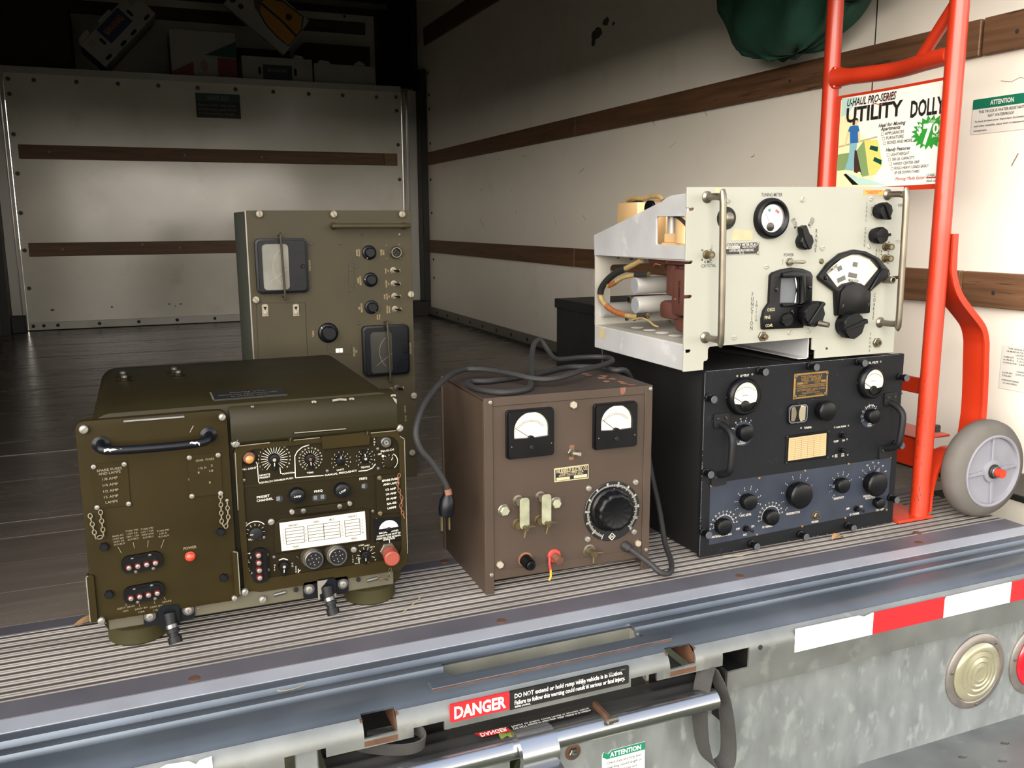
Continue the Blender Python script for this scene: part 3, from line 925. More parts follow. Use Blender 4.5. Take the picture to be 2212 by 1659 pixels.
# ============================================================ shared hardware
def multi(name, parts, bevel=0):
    """one mesh from several (G, material) pieces: a head and its slot, a cap and its mark"""
    me = bpy.data.meshes.new(name)
    bm = bmesh.new()
    for i, (g, m) in enumerate(parts):
        t = g.mesh(name, m, bevel if i == 0 else 0)
        n0 = len(bm.faces)
        bm.from_mesh(t)
        bm.faces.ensure_lookup_table()
        for f in bm.faces[n0:]:
            f.material_index = i
        bpy.data.meshes.remove(t)
    bm.to_mesh(me)
    bm.free()
    for g, m in parts:
        me.materials.append(MATS[m])
    return me
SC = {}
def screw(parent, u, v, r=3, w=0, m='steel_screw', kind='slot', rot=None, h=None, name='screw'):
    k = (r, m, kind, h)
    if k not in SC:
        h_ = h or r * .6
        if kind == 'hex':
            hd_ = G().lathe((0, 0, 0), [(r, 0), (r, h_), (r * .85, h_ * 1.2)], 6)
            SC[k] = hd_.mesh('screw', m)
        else:
            hd_ = G().lathe((0, 0, 0), [(r, 0), (r, h_ * .5), (r * .85, h_ * .85), (r * .5, h_), (r * .1, h_)], 12)
            sl_ = G().box(-r * .9, r * .9, -r * .09, r * .09, h_ * .6, h_ * 1.03)
            if kind == 'cross':
                sl_ = G().box(-r * .5, r * .5, -r * .1, r * .1, h_ * .6, h_ * 1.05).box(-r * .1, r * .1, -r * .5, r * .5, h_ * .6, h_ * 1.05)
            SC[k] = multi('screw', [(hd_, m), (sl_, 'dirty')])
    return inst(SC[k], name, parent, u, v, w, random.uniform(0, 180) if rot is None else rot)
def knob(parent, u, v, r, h, m='bakelite', flutes=0, depth=.07, skirt=0, name='knob', ptr=None, ptr_m='white_print', n=36, top=.8, w=0, cap=None):
    """round control knob: optional skirt, flutes and white pointer line; ptr in degrees from the right"""
    g = G()
    mod = (lambda t, hh: 1 - depth * (1 - abs(math.sin(t * flutes / 2))) if hh > (skirt and h * .25 or 0) else 1) if flutes else None
    if skirt:
        g.lathe((0, 0, w), [(skirt, 0), (skirt, h * .12), (skirt * .93, h * .2), (r * 1.02, h * .26)], n)
        g.lathe((0, 0, w), [(r, h * .26), (r, h * .8), (r * .94, h * .93), (r * top, h), (r * .1, h)], n, mod=mod)
    else:
        g.lathe((0, 0, w), [(r, 0), (r, h * .8), (r * .94, h * .93), (r * top, h), (r * .1, h)], n, mod=mod)
    o = g.build(name, m, parent)
    o.location = (u * S, 0, v * S)
    if ptr is not None:
        a = math.radians(ptr)
        rr = skirt or r
        p = G().strip([(rr * .45 * math.cos(a), rr * .45 * math.sin(a)), (rr * .95 * math.cos(a), rr * .95 * math.sin(a))], max(.5, r * .05), w + (h * .205 if skirt else h + .25))
        if skirt:
            p = G().strip([(r * 1.05 * math.cos(a), r * 1.05 * math.sin(a)), (rr * .93 * math.cos(a), rr * .93 * math.sin(a))], max(.5, r * .06), w + h * .215 + 1.2)
        p.build('pointer', ptr_m, o, recalc=False)
    if cap:
        G().lathe((0, 0, w), [(r * .45, h), (r * .45, h * 1.12), (r * .3, h * 1.18)], 16).build('cap', cap, o)
    return o
def toggle(parent, u, v, ang=0, r=5.5, m='steel', L=15, up=35, name='toggle_switch', bat='steel'):
    """toggle switch: hex nut, threaded collar and a tapered bat leaning towards ang (degrees in the panel plane)"""
    o = G().lathe((0, 0, 0), [(r, 0), (r, 1.5), (r * .95, 1.8)], 6).lathe((0, 0, 0), [(r * .68, 1.5), (r * .68, 5), (r * .6, 5.4)], 12).build(name, m, parent)
    o.location = (u * S, 0, v * S)
    a, e = math.radians(ang), math.radians(up)
    d = Vector((math.cos(a) * math.cos(e), math.sin(a) * math.cos(e), math.sin(e)))
    P = [Vector((0, 0, 4)) + d * t for t in (0, L * .5, L * .85, L)]
    G().tube([tuple(p) for p in P], [r * .22, r * .3, r * .36, r * .2], 10).build('bat', bat, o)
    return o
def bar_handle(parent, pts, r, m, name='handle', bosses=None, n=12):
    P = smooth(pts, 5)
    o = G().tube(P, r, n).build(name, m, parent)
    if bosses:
        for u, v, br in bosses:
            G().lathe((u, v, 0), [(br, 0), (br, 2), (br * .75, 4), (r, 5.5)], 18).build('boss', m, o)
    return o

# ============================================================ olive two-drawer radio set (front left)
U = thing('radio_set', 'olive drab two-drawer military radio set on rubber feet, nearest on the left', 'radio', (-.1, 1.355, 0))
cs = [(18, 38), (456, 38), (466, 48), (466, 330)] + arc(436, 333, 30, 0, 90, 6) + arc(48, 333, 30, 90, 180, 6) + [(8, 60)]
G().plate(cs, -455, -14).build('case', 'olive_green', U, bevel=3, seg=2)
G().plate([(20, 38), (452, 38), (452, 66), (20, 66)], -30, -9).build('bottom_lip', 'lip_olive', U, bevel=1.5)
for fx, fy in ((58, -66), (424, -66), (58, -400), (424, -400)):
    G().lathe((fx, 0, fy), [(40, 0), (43, 3), (43, 26), (38, 30), (38, 39)], 32, 'v').build('foot', 'foot_olive', U, label='thick round olive rubber foot')
# carry lugs and strap studs on top
stud = G().lathe((0, 0, 0), [(13, 0), (13, 1.5), (7, 2), (7, 6), (5, 7)], 14, 'v').mesh('stud', 'olive_dark')
stc = G().lathe((0, 0, 0), [(5, 6), (5, 11), (3, 12)], 10, 'v').mesh('stud_nut', 'steel')
for p in ((60, -330), (63, -285), (145, -340), (150, -300)):
    o = inst(stud, 'stud', U, p[0], 363, p[1])
    inst(stc, 'stud_nut', o, 0, 0, 0)
# recessed data plate on top
pl = G().plate([(190, -112), (300, -112), (300, -45), (190, -45)], 362.6, 364.4)
h = G().add([(a, c, b) for a, b, c in pl.v], pl.f).build('data_plate', 'black_case', U)
g = G()
for q in ([(190, -45), (300, -45)], [(190, -112), (190, -45)]):
    g.strip(q, 1.4, 365)
G().add([(a, c, b) for a, b, c in g.v], g.f).build('plate_edge', 'chipped', h, recalc=False)
g = G()
for i, t in enumerate(('RADIO SET', 'RECEIVER TRANSMITTER', 'SERIAL NO')):
    txt(g, t, 245, -63 - 16 * i, 7, 90 if i == 1 else 55, w=364.7)
G().add([(a, c, b) for a, b, c in g.v], g.f).build('lettering', 'dirty', h, recalc=False)

# ---- left drawer
LD = G().plate(rrect(1, 58, 204, 357, 12, 6), -16, 0).build('drawer_panel', 'olive', U, bevel=5, seg=3)
G().plate(rrect(-3, 60, 7, 132, 3), -8, 4).build('guard_rail', 'olive', U, bevel=1)
G().plate(rrect(199, 64, 207, 138, 3), -8, 4).build('guard_rail', 'olive', U, bevel=1)
g = G()
for pts in ([(-3, 62), (-3, 130), (0, 132)], [(206.5, 68), (206.5, 136), (200, 138)]):
    g.strip(pts, .7, 4.3)
g.build('worn_edges', 'chipped', LD, recalc=False)
for p in ((11.9,346.2, 6.5), (197.3,347.2, 5.5), (11.4,60.4, 5.5), (198,62.7, 4.5)):
    screw(U, p[0], p[1], p[2], 1, 'steel_screw', rot=40 if p[2] > 6 else None, h=5)
# slot handle strip at the top
sp_ = G().plate(rrect(63.4,352.1, 146.2,356.1, 3), -2, 1.2).build('label_slot', 'hole', U)
G().strip([(63.5,352.9), (145.1,352.4)], 1.2, 2).build('slot_edge', 'steel_screw', sp_, recalc=False)
hl = bar_handle(U, [(31.9,322.4, 0), (32.7,326, 16), (37.6,319.9, 30), (99.2,317.3, 32), (164.7,318.1, 30), (175.4,323.8, 16), (176.4,321, 0)], 6.2, 'bakelite_blue', bosses=[(31.9,322.4, 12), (176.5,321.9, 12)])
g = G()
for a, b in (((36.7,321.7), (61.3,319.4)), ((148.6,319.7), (161.7,318.9))):
    n = 9
    top = [(a[0] + (b[0] - a[0]) * i / n, a[1] + (b[1] - a[1]) * i / n + random.uniform(.6, 3.0)) for i in range(n + 1)]
    bot = [(p[0], p[1] - random.uniform(2, 5)) for p in top]
    for i in range(n):
        g.add([(bot[i][0], bot[i][1], 37.2), (bot[i + 1][0], bot[i + 1][1], 37.2), (top[i + 1][0], top[i + 1][1], 37.2), (top[i][0], top[i][1], 37.2)], [(0, 1, 2, 3)])
g.build('paint_chips', 'white_print', hl, recalc=False)
# spare fuse covers
def cover(parent, pts, name='cover_plate', m='olive', w=1.4, chain=None):
    return G().plate(pts, 0, w).build(name, m, parent, bevel=.3)
c1 = cover(U, [(16.8,229.2), (63.8,228), (64.2,294.6), (16.6,295)])
for p in ((19.8,290.9), (59.7,290.2), (19.5,230.9), (61.1,231)):
    screw(U, p[0], p[1], 3.6, 1.4)
g = G()
for t, p, wd in (('SPARE FUSES', (39.8,284.9), 33), ('AND LAMPS', (39.7,280), 29), ('1/8 AMP', (39.8,271.6), 20), ('1/4 AMP', (39.6,262.7), 20), ('1/2 AMP', (39.4,253.7), 20), ('15 AMP', (39.2,245), 19), ('LAMPS', (39.1,237.1), 16)):
    txt(g, t, p[0], p[1], 3.7, wd, rot=1.5, w=1.7)
g.build('lettering', 'faded_print', c1, recalc=False)
c2 = cover(U, [(144.5,229.6), (190.9,229.2), (192.1,293.4), (145.2,294)])
for p in ((147.7,290.5), (188,290), (147.3,231.6), (188,231.1)):
    screw(U, p[0], p[1], 3.8, 1.4)
g = G()
for t, p, wd in (('SPAR', (161.8,284.8), 11), ('FUSES', (176.1,285.3), 12), ('1/2 A', (165.1,273), 11), ('2', (178.2,275.2), 3), ('1', (159.2,266.5), 2), ('LB', (177.1,267.2), 6), ('T', (144.7,257.4), 3), ('1', (173.8,249.5), 2)):
    txt(g, t, p[0], p[1], 3.2, wd, rot=1.5, w=1.7)
g.build('lettering', 'faded_print', c2, recalc=False)
def chain(parent, pts, m='faded_print', r=.8, L=7.5, wd=2.6, name='chain'):
    """links along a polyline, each an oval ring turned against its neighbour"""
    P = [Vector(p) for p in pts]
    top = None
    acc, k = 0, 0
    o = None
    for a, b in zip(P, P[1:]):
        d = (b - a)
        ln = d.length
        n = max(1, int(ln / (L * .78)))
        d.normalize()
        for i in range(n):
            c = a + (b - a) * ((i + .5) / n)
            s1 = d.cross(Vector((0, 0, 1))).normalized()
            s2 = Vector((0, 0, 1)) if k % 2 else s1
            ring = [tuple(c + d * (L / 2 * math.cos(q * PI / 5)) + s2 * (wd * math.sin(q * PI / 5)) + Vector((0, 0, 1.5))) for q in range(10)]
            x = G().tube(ring, r, 5, close=True).build(name if o is None else 'link', m, o or parent)
            o = o or x
            k += 1
    return o
chain(U, [(9.5,222.9, 1), (14.6,186.2, 3), (25,188.5, 3), (23.5,226.9, 2)])
chain(U, [(187.6,229.6, 2), (186.6,185.3, 3), (191.1,176.9, 4), (196.5,190.1, 3), (196.4,217.8, 2)])
screw(U, 196.5,218.4, 2.6, 0)
for p in ((24.2,171.8), (184.3,171.4), (184.1,98.3), (24.6,99)):
    screw(U, p[0], p[1], 6.2, 0, 'bakelite_blue', 'hex', h=6, name='black_bolt')
def fuse_block(parent, c, horizontal=True, k=1.0):
    u, v, an = c
    e = G().plate(rrect(-28 * k, -13 * k, 28 * k, 13 * k, 11 * k, 6), 0, 6)
    e.plate(rrect(-24 * k, 1 * k, 22 * k, 9 * k, 4 * k, 4), 6, 8)
    o = e.build('fuse_holder', 'bakelite', parent, bevel=1)
    o.location = (u * S, 0, v * S)
    o.rotation_euler = (0, -math.radians(an), 0)
    fm = multi('fuse_cap', [(G().lathe((0, 0, 0), [(4.6, 5), (4.6, 9), (4, 10)], 14), 'fuse_red'), (G().lathe((0, 0, 0), [(3.2, 9), (3.2, 11.4), (2.4, 11.8)], 12), 'steel_screw'), (G().box(-3, 3, -.3, .3, 11, 12), 'dirty')])
    for i in range(4):
        inst(fm, 'fuse_cap', o, (-18 + 12 * i) * k, -3 * k, 0, random.uniform(0, 90))
    for a, b in ((-12, 8), (12, 9), (-10, -12), (14, -12)):
        screw(o, a * k, b * k, 2.6 * k, 6, 'steel')
    return o
fuse_block(U, (72.3,141.1, 3))
fuse_block(U, (71.4,94, 3))
g = G()
for col, u0 in (((('MAIN AC', '115V 6A', '230V 3A', 'SLO-BLO')), (43.3,185)), (('T1301 PRI', '115V 3A', '230V 1 1/2A', 'SLO-BLO'), (62.2,190)), (('T1302 PRI', '115V 1 1/2A', '230V 3/4A', 'SLO-BLO'), (82.5,190.1)), (('T1303 PRI', '1/8 A', 'SLO-BLO'), (104,184.1))):
    for i, t in enumerate(col):
        txt(g, t, u0[0] + i * .3, u0[1] - i * 4.3, 2.5, min(17, 2.1 * len(t)), rot=2.5, w=.3)
for a, b in (((42,168), (45.9,157.8)), ((62.7,172), (63.6,162.9)), ((83,172), (81.5,161.4)), ((104.6,170.1), (99.4,157.5)), ((45.6,79.2), (46.4,76)), ((63.9,75.3), (64.4,71.6)), ((84.4,76.3), (85.2,72.2)), ((98.3,81), (100.1,75.7))):
    g.strip([a, b], .35, .3)
for t, p, wd in (('RECT 28.4V', (46,73.9), 24), ('15A', (44.8,68.6), 8), ('300V B+', (66.1,68.8), 18), ('1/2A', (65.7,63.3), 9), ('150V B+', (86.5,68.2), 17), ('1/4A', (86.7,62.6), 9), ('SPARE', (101.6,73.3), 13)):
    txt(g, t, p[0], p[1], 2.6, wd, rot=3, w=.3)
txt(g, 'POWER', 139.6,152.1, 4, 18.5, rot=2, w=.3, bold=.02)
g.build('lettering', 'faded_print', LD, recalc=False)
pw = G().lathe((139,138.6, 0), [(7.6, 0), (7.6, 1.5), (6.5, 3)], 20).build('power_lamp', 'lamp_red', U)
G().lathe((139,138.6, 0), [(6, 2.8), (5.6, 5.5), (3.5, 7.4), (.5, 8)], 20).build('lamp_dome', 'lamp_red', pw)
# chips and scratches of the left drawer
g = G()
g.strip([(156.5,337.6), (151,327.9)], .5, .4)
for i in range(22):
    a = random.choice([(random.uniform(4, 200), 355.2), (4.5, random.uniform(70, 350)), (random.uniform(10, 200), 54)])
    g.flat([(a[0] + random.uniform(.5, 2.6) * math.cos(t), a[1] + random.uniform(.3, 1.0) * math.sin(t)) for t in (0, 1.2, 2.4, 3.6, 4.8)], .45 if 60 < a[1] < 352 and a[0] > 6 else -1.2)
g.build('paint_chips', 'chipped', LD, recalc=False)
def foot_latch(parent, u, v, bare=0):
    o = G().plate(rrect(-36, -14, 36, 14, 4), -12, -4).plate(rrect(-15, -18, 15, 16, 5), -4, 2).build('latch_plate', 'bakelite_blue', parent, bevel=1)
    o.location = (u * S, 0, v * S)
    for s_ in (-27, 27):
        G().lathe((s_, 2, -4), [(8.5, 0), (8.5, 1.5)], 16).build('washer', 'steel', o)
        screw(o, s_, 2, 5.8, -2.5, 'steel_screw', 'cross')
    b = G().tube([(0, 4, 2), (1, -10, 8), (3, -20, 13), (5, -32, 18)], [9, 8, 7, 7.5], 14).tube([(3, -18, 12), (4, -23, 14.5)], 9.5, 14).build('wing_bolt', 'bakelite_dull', o)
    G().tube([(4.5, -28, 16.5), (6, -37, 20)], 10, 14).build('bolt_foot', 'bakelite_dull', b)
    G().tube([(1.6, -12, 9), (2.6, -17, 11.5)], 8.6, 14).build('bolt_ring', 'steel', b)
    if bare:
        G().flat([(-14.5, -16), (-14.5, 15.5), (2, 15.5), (-3, 9), (-9, 3), (-8, -6), (-12, -8), (-11, -16)], 2.2).build('bare_metal', 'chipped', o, recalc=False)
        G().flat([(8, -17), (10, -11), (14.6, -9), (14.6, -17)], 2.2).build('bare_metal', 'chipped', o, recalc=False)
    return o
foot_latch(U, 103.6,51.1)
foot_latch(U, 339.3,53.4, 1)

# ---- hood and right drawer
hp = [(2, 306), (2, 340)]
prof = [(-16, 300), (-2, 302), (2, 306), (2, 330), (0, 345), (-8, 356), (-20, 362.5), (-40, 363.2), (-40, 300)]
n = len(prof)
g = G().add([(208, b, a) for a, b in prof] + [(464, b, a) for a, b in prof], [(i, (i + 1) % n, n + (i + 1) % n, n + i) for i in range(n)] + [tuple(range(n)), tuple(range(2 * n - 1, n - 1, -1))])
HD = g.build('hood', 'olive_green', U, bevel=2, seg=2)
g = G()
for u0, u1 in ((330, 337), (362, 384), (388, 396), (455, 463), (240, 243)):
    g.strip([(u0, 357.5), ((u0 + u1) / 2, 358.5), (u1, 357)], 1.6, -3.2)
g.flat([(456, 356), (463, 352), (463, 344), (459, 350)], 1.2)
g.build('paint_chips', 'chipped', HD, recalc=False)
# panel: outer frame with cut corners, inner recessed face
RP = [(214, 70), (238, 63), (462, 63), (474, 74), (476, 285), (468, 290), (465, 301), (215, 301), (210, 288)]
RD = G().plate(RP, -16, -4, [rrect(222, 84, 466, 292, 20, 6)]).build('panel_frame', 'olive', U, bevel=1.2)
G().plate(rrect(219, 80, 469, 295, 4), -16, -7).build('radio_panel', 'olive_dark', U)
g = G()
for q in ([(218, 299.6), (264, 300.2)], [(300, 300.4), (340, 300.6)], [(347, 300.6), (405, 300.4)], [(410, 300), (462, 300)], [(212, 200), (213, 290)], [(475.2, 90), (475.2, 284)], [(468, 290), (475, 285)]):
    g.strip(q, .6, -3.6)
g.build('worn_edges', 'chipped', RD, recalc=False)
for p in ((214,305.1, 7), (467.3,304.1, 6), (214.1,68.3, 6), (240,51.3, 6)):
    screw(U, p[0], p[1], p[2], -3, 'steel_screw', rot=60, h=5)
W0 = -7
def rscrew(u, v, r=2.7, w=W0):
    screw(U, u, v, r, w, 'steel', 'cross')
for p in ((243.2,298.9), (323.3,298.8), (223.4,244.8), (349.7,244.9), (431.5,272.2), (431.3,239.7), (419.9,169.6), (222.3,176.1), (247.9,150), (425.8,154.7), (463.1,117.7), (426,117.5), (261.2,115.9), (255.6,76.9), (227.5,120.3), (227.1,94.6), (378.5,76.5), (301.8,77.3), (423.8,78.8)):
    rscrew(*p)
screw(U, 260,173.7, 5.2, W0, 'steel_screw')
screw(U, 386.5,109.2, 5, W0, 'steel_screw')
screw(U, 297.3,110.5, 3.4, W0, 'olive_dark')
# raised blank cover under the hood, label slots, pins
bc = G().plate([(343.6,280.7), (418.7,280.8), (420.6,304.5), (342.4,303.1)], W0, W0 + 6).build('blank_cover', 'olive', U, bevel=1.5)
screw(U, 413.8,301.1, 3.6, -1, 'olive_dark')
screw(U, 295,303.4, 3.8, -1, 'olive_dark')
gl = G().plate([(298.1,310.8), (380.8,310.1), (380.9,313.2), (298.2,314.5)], -6, 4).build('grab_bar', 'olive_dark', U, bevel=1.5)
G().strip([(300.3,313.4), (379.8,312.5)], .7, 4.3).build('worn_edge', 'chipped', gl, recalc=False)
# divider lines of the sub panels
sp1 = G().plate([(214.5,234.3), (424.2,230.8), (424.3,232.7), (214.6,236.5)], W0, W0 + 1.6).build('panel_step', 'olive', U)
sp2 = G().plate([(426.1,164.1), (466,161.8), (467.4,227.6), (427.1,229.3)], W0, W0 + 3).build('fuse_cover', 'olive_dark', U, bevel=.5)
for p in ((432,224.6), (431.4,165.2)):
    screw(U, p[0], p[1], 4, W0 + 3, 'brass')
K = .72
def kk(P):
    return [(a * K, b * K) for a, b in P]
# white / cream lettering of the control panel
g = G()
def T(t, p, cap, wd, rot=2.2, w=W0 + .35, bold=.018):
    txt(g, t, p[0], p[1], cap * K, wd * K, rot=rot, w=w, bold=bold)
T('CHAN SEL', (269.3,299.4), 5.2, 42)
T('CALL LIGHT', (230.7,262.1), 4, 34)
T('REMOTE', (254.5,249.7), 3.6, 22)
T('PRESET', (254.5,245.8), 3.6, 22)
T('MANUAL', (289.1,248.4), 3.8, 23)
T('SQUELCH DISABLE-PUSH', (271,238.9), 3.6, 71)
T('TENS', (323.2,245.3), 3.8, 14)
T('UNITS', (370.5,244.6), 3.6, 16)
T('TENTHS', (410.6,244.4), 3.8, 20)
T('MANUAL FREQUENCY', (371.4,239.3), 4.2, 71)
T('SQUELCH', (447.1,268.2), 4.6, 30)
T('OFF', (434.6,263.1), 3.6, 9)
for t, y in (('A', 370), ('N', 388), ('T', 407)):
    T(t, (426.5,283.9), 4.2, None) if 0 else None
for i, c in enumerate('ANT'):
    txt(g, c, *[(426.6,288.9), (426.5,284.1), (426.3,279.3)][i], 4.3 * K, w=W0 + .35)
T('FREQ', (406.6,226), 5, 17.5)
T('FREQ', (334.6,214.1), 5, 18)
T('PRESET', (250.4,215.7), 5, 27)
T('CHANNEL', (252.6,210.3), 5, 34)
for t, p, wd in (('SPARE FUSES', (450.5,219.6), 40), ('AND LAMPS', (450.9,213), 36), ('1/2 AMP', (450.4,203.9), 24), ('1/4 AMP', (450.7,196.1), 24), ('30 AMP', (450.9,187.9), 24), ('5A-5B', (451.1,179.8), 22), ('LAMPS', (451.1,172.3), 20)):
    T(t, p, 4.6, wd, w=W0 + 3.3, bold=.03)
T('VOLUME', (233.3,149.9), 4.6, 26)
T('POWER', (274.8,77.1), 4.6, 22)
for s_, pts in (('OFF', ((261.6,102.3), (261.4,98.5), (261.4,94.6))), ('ON', ((288.7,101), (288.7,96.8))), ('AUDIO', ((294,94.8), (294,90.9), (294,86.9), (294.1,82.8), (293.8,78.4)))):
    for c, p in zip(s_, pts):
        txt(g, c, p[0], p[1], 4 * K, w=W0 + .35)
T('METER', (405.4,76.2), 4.8, 20)
for t, p, wd in (('BROAD  BAND', (444.8,131.9), 45), ('DUMMY PLUG MUST BE', (444.6,127.1), 55), ('INSERTED FOR NORMAL', (444.5,122.8), 57), ('OPERATION', (444.8,119.5), 27)):
    T(t, p, 4, wd, w=W0 + 2.8, bold=.02)
for t, p in (('10 AMP', (220.8,127.2)), ('NOT', (220.6,116.4)), ('USED', (220.8,113.2)), ('NOT', (220.4,102.8)), ('USED', (220.7,99.6)), ('PNL', (220.9,89.5)), ('5A-5B', (220.8,86.3))):
    T(t, p, 2.8, 2.6 * len(t))
def ticks(c, r0, r1, a0, a1, n, nums=None, cap=3, rr=.45, w=W0 + .35, nr=5, wd=None):
    r0, r1, cap, rr, nr = r0 * K, r1 * K, cap * K, rr * K, nr * K
    for i in range(n):
        a = math.radians(a0 + (a1 - a0) * i / (n - 1))
        g.strip([(c[0] + r0 * math.cos(a), c[1] + r0 * math.sin(a)), (c[0] + r1 * math.cos(a), c[1] + r1 * math.sin(a))], rr, w)
        if nums:
            txt(g, str(nums[i]), c[0] + (r1 + nr) * math.cos(a), c[1] + (r1 + nr) * math.sin(a), cap, w=w)
ticks((270,273.1), 12, 28, 232, -52, 21, ['', '1', '2', '3', '4', '5', '6', '7', '8', '9', '10', '11', '12', '13', '14', '15', '16', '17', '18', '19', ''], 3.3, .55)
ticks((324.7,267.5), 11, 19, 240, -62, 18, [22, 23, 24, 25, 26, 27, 28, 29, 30, 31, 32, 33, 34, 35, 36, 37, 38, 39], 3.1, nr=5)
ticks((372.1,258.5), 11, 16, 215, -40, 10, list(range(10)), 3.4, nr=5)
ticks((411.1,258.8), 11, 16, 218, -45, 10, ['.%d' % i for i in range(10)], 3.2, nr=5)
ticks((450,249.2), 13, 17, 215, 60, 6)
ticks((235.5,159.7), 15, 20, 180, 0, 7)
ticks((406.6,95.9), 13, 21, 200, -20, 8)
g.strip(arc(235.5,159.7, 25 * K, 148, 38, 10), .6, W0 + .35)
g.strip(arc(450,249.2, 19 * K, 60, -55, 10), .6, W0 + .35)
g.strip([(242.5,271.3), (244.3,268.2), (244.8,239.4), (246,238.4)], .6, W0 + .35)
g.strip([(277.6,259), (278.2,249), (280.7,248.7)], .6, W0 + .35)
g.strip([(297.1,248.3), (300.1,248.4)], .6, W0 + .35)
g.strip([(343.9,238.4), (300.1,239.7), (300.9,274.1), (305.1,281.4), (312.8,287.3), (323.6,289.9)], .7, W0 + .35)
g.strip([(399.2,238.8), (412.7,238.6), (421.8,241.5), (427.1,247.8)], .7, W0 + .35)
g.strip([(445.5,118.6), (445.6,112.6)], .5, W0 + 2.8)
g.strip([(268.5,109.7), (275.4,111.4), (282.1,108)], .8, W0 + .35)
g.strip([(297.5,90.8), (296.9,79.3)], .6, W0 + .35)
g.strip([(297.2,85.7), (300.6,88.4)], .6, W0 + .35)
for i, c in enumerate('LINE V'):
    txt(g, c, *[(384.8,99.3), (384.6,95.7), (384.7,92.2), (384.8,88.6), (384.7,85), (384.8,81.5)][i], 3.2 * K, w=W0 + .35)
for t, p, wd in (('% MOD', (399.2,114.8), 12), ('OVEN', (408.3,113), 11), ('1ST A', (417.4,109.2), 11), ('LOOP', (391.2,94.2), 3), ('D+', (390.1,84.9), 6), ('B+', (390.2,81.1), 6), ('PWR', (421.7,86.3), 3), ('EE', (410,83.4), 5)):
    T(t, p, 3, wd)
g.strip([(394.6,95.3), (394.6,81.8)], .6, W0 + .35)
g.build('lettering', 'white_print', RD, recalc=False)
g = G()
g.plate([(437.2,259.4), (439.6,261.9), (442.5,259.3), (439.7,256.8)], W0 + .2, W0 + .8)
g.build('switch_mark', 'paper', RD)
# call light
cl = G().lathe((232.7,279.3, W0), kk([(16.5, 0), (16.5, 3), (14.5, 5), (13.5, 5), (13, 2)]), 28).build('call_light', 'bakelite', U)
G().lathe((232.7,279.3, W0), kk([(13, 1), (12.5, 3), (10, 5)]), 24).build('light_well', 'rust', cl)
G().lathe((233.2,277.1, W0), kk([(9, 3), (8.5, 7), (6, 9.4), (2, 10.4)]), 20).build('lens', 'lamp_amber', cl)
# pointer knobs
def ptr_knob(p, r, ang, capm='cream_screw', L=1.9, name='selector_knob', h=13):
    r, h = r * K, h * K
    g2 = G().lathe((0, 0, W0), [(r, 0), (r, h * .55), (r * .86, h * .8), (r * .5, h * .85)], 22)
    o = g2.build(name, 'bakelite', U)
    o.location = (p[0] * S, 0, p[1] * S)
    a = math.radians(ang)
    ca, sa = math.cos(a), math.sin(a)
    q = [(-r * .5, -r * .42), (r * L, -r * .22), (r * L, r * .22), (-r * .5, r * .42)]
    G().plate([(x * ca - y * sa, x * sa + y * ca) for x, y in q], W0 + 1, W0 + h * .9).build('pointer_bar', 'bakelite', o, bevel=1)
    G().lathe((0, 0, W0), kk([(r * .42, h * .8), (r * .42, h * 1.25), (r * .36, h * 1.35)]), 16).build('cap', capm, o)
    G().strip([(r * .5 * ca, r * .5 * sa), (r * 1.1 * ca, r * 1.1 * sa)], .6, W0 + h * .93).build('pointer', 'white_print', o, recalc=False)
    return o
ptr_knob((269.1,273.5), 12.5, -92)
ptr_knob((323.2,268.6), 12, -85, 'rust')
ptr_knob((370.1,260.1), 10.5, 85, 'bakelite')
ptr_knob((409.9,259.8), 11, 98)
ptr_knob((275.1,100.4), 11.5, -95, 'cream_screw')
ptr_knob((404.3,98.6), 11, -92, 'bakelite_dull')
knob(U, 450,248.7, 10, 5, 'olive_dark', w=W0, name='squelch_knob', ptr=60)
knob(U, 235.9,159.6, 10, 9, 'bakelite_dull', w=W0, name='volume_knob', ptr=178)
for p, tx in (((300.3,212.8), 'LAMP'), ((370.5,212.4), 'LAMP')):
    o = knob(U, p[0], p[1], 12, 12, 'bakelite_blue', 14, .05, w=W0, name='lamp_cap')
    txt(G(), tx, 0, 0, 3.2, 11, rot=-4 if p[0] < 370 else 20, w=W0 + 12.4).build('lettering', 'white_print', o, recalc=False)
# counter windows
for p, nn in (((274,208.9), 1), ((334.8,203.2), 2), ((407.7,212.9), 1)):
    e = G().plate(rrect(p[0] - 5 - 6 * (nn - 1), p[1] - 5.5, p[0] + 6 + 6 * (nn - 1), p[1] + 5.5, 5, 5), W0, W0 + .6).build('counter_window', 'hole', U)
    for k in range(nn):
        x = p[0] + (k - (nn - 1) / 2) * 11 - (1.5 if nn == 1 else 0)
        G().plate(rrect(x - 2.8, p[1] - 2.5, x + 2.8, p[1] + 4, .4), W0 + .6, W0 + 1.2).build('digit_drum', 'dial_grey', e)
# BNC antenna jack
bj = G().lathe((443.7,282.8, W0), kk([(19, 0), (19, 1.2), (16, 2)]), 28).build('antenna_jack', 'olive_dark', U)
G().lathe((443.4,283.6, W0), kk([(11.5, 0), (11.5, 14), (10.5, 15), (8.5, 15), (8.5, 10)]), 24).build('jack_barrel', 'steel', bj)
G().lathe((443.4,283.6, W0), kk([(5.2, 9), (5.2, 15.2), (2.2, 15.2), (2.2, 12)]), 16).build('jack_core', 'steel_screw', bj)
G().lathe((443.4,283.6, W0), kk([(2.2, 13), (2.2, 15.4)]), 10).build('jack_hole', 'hole', bj)
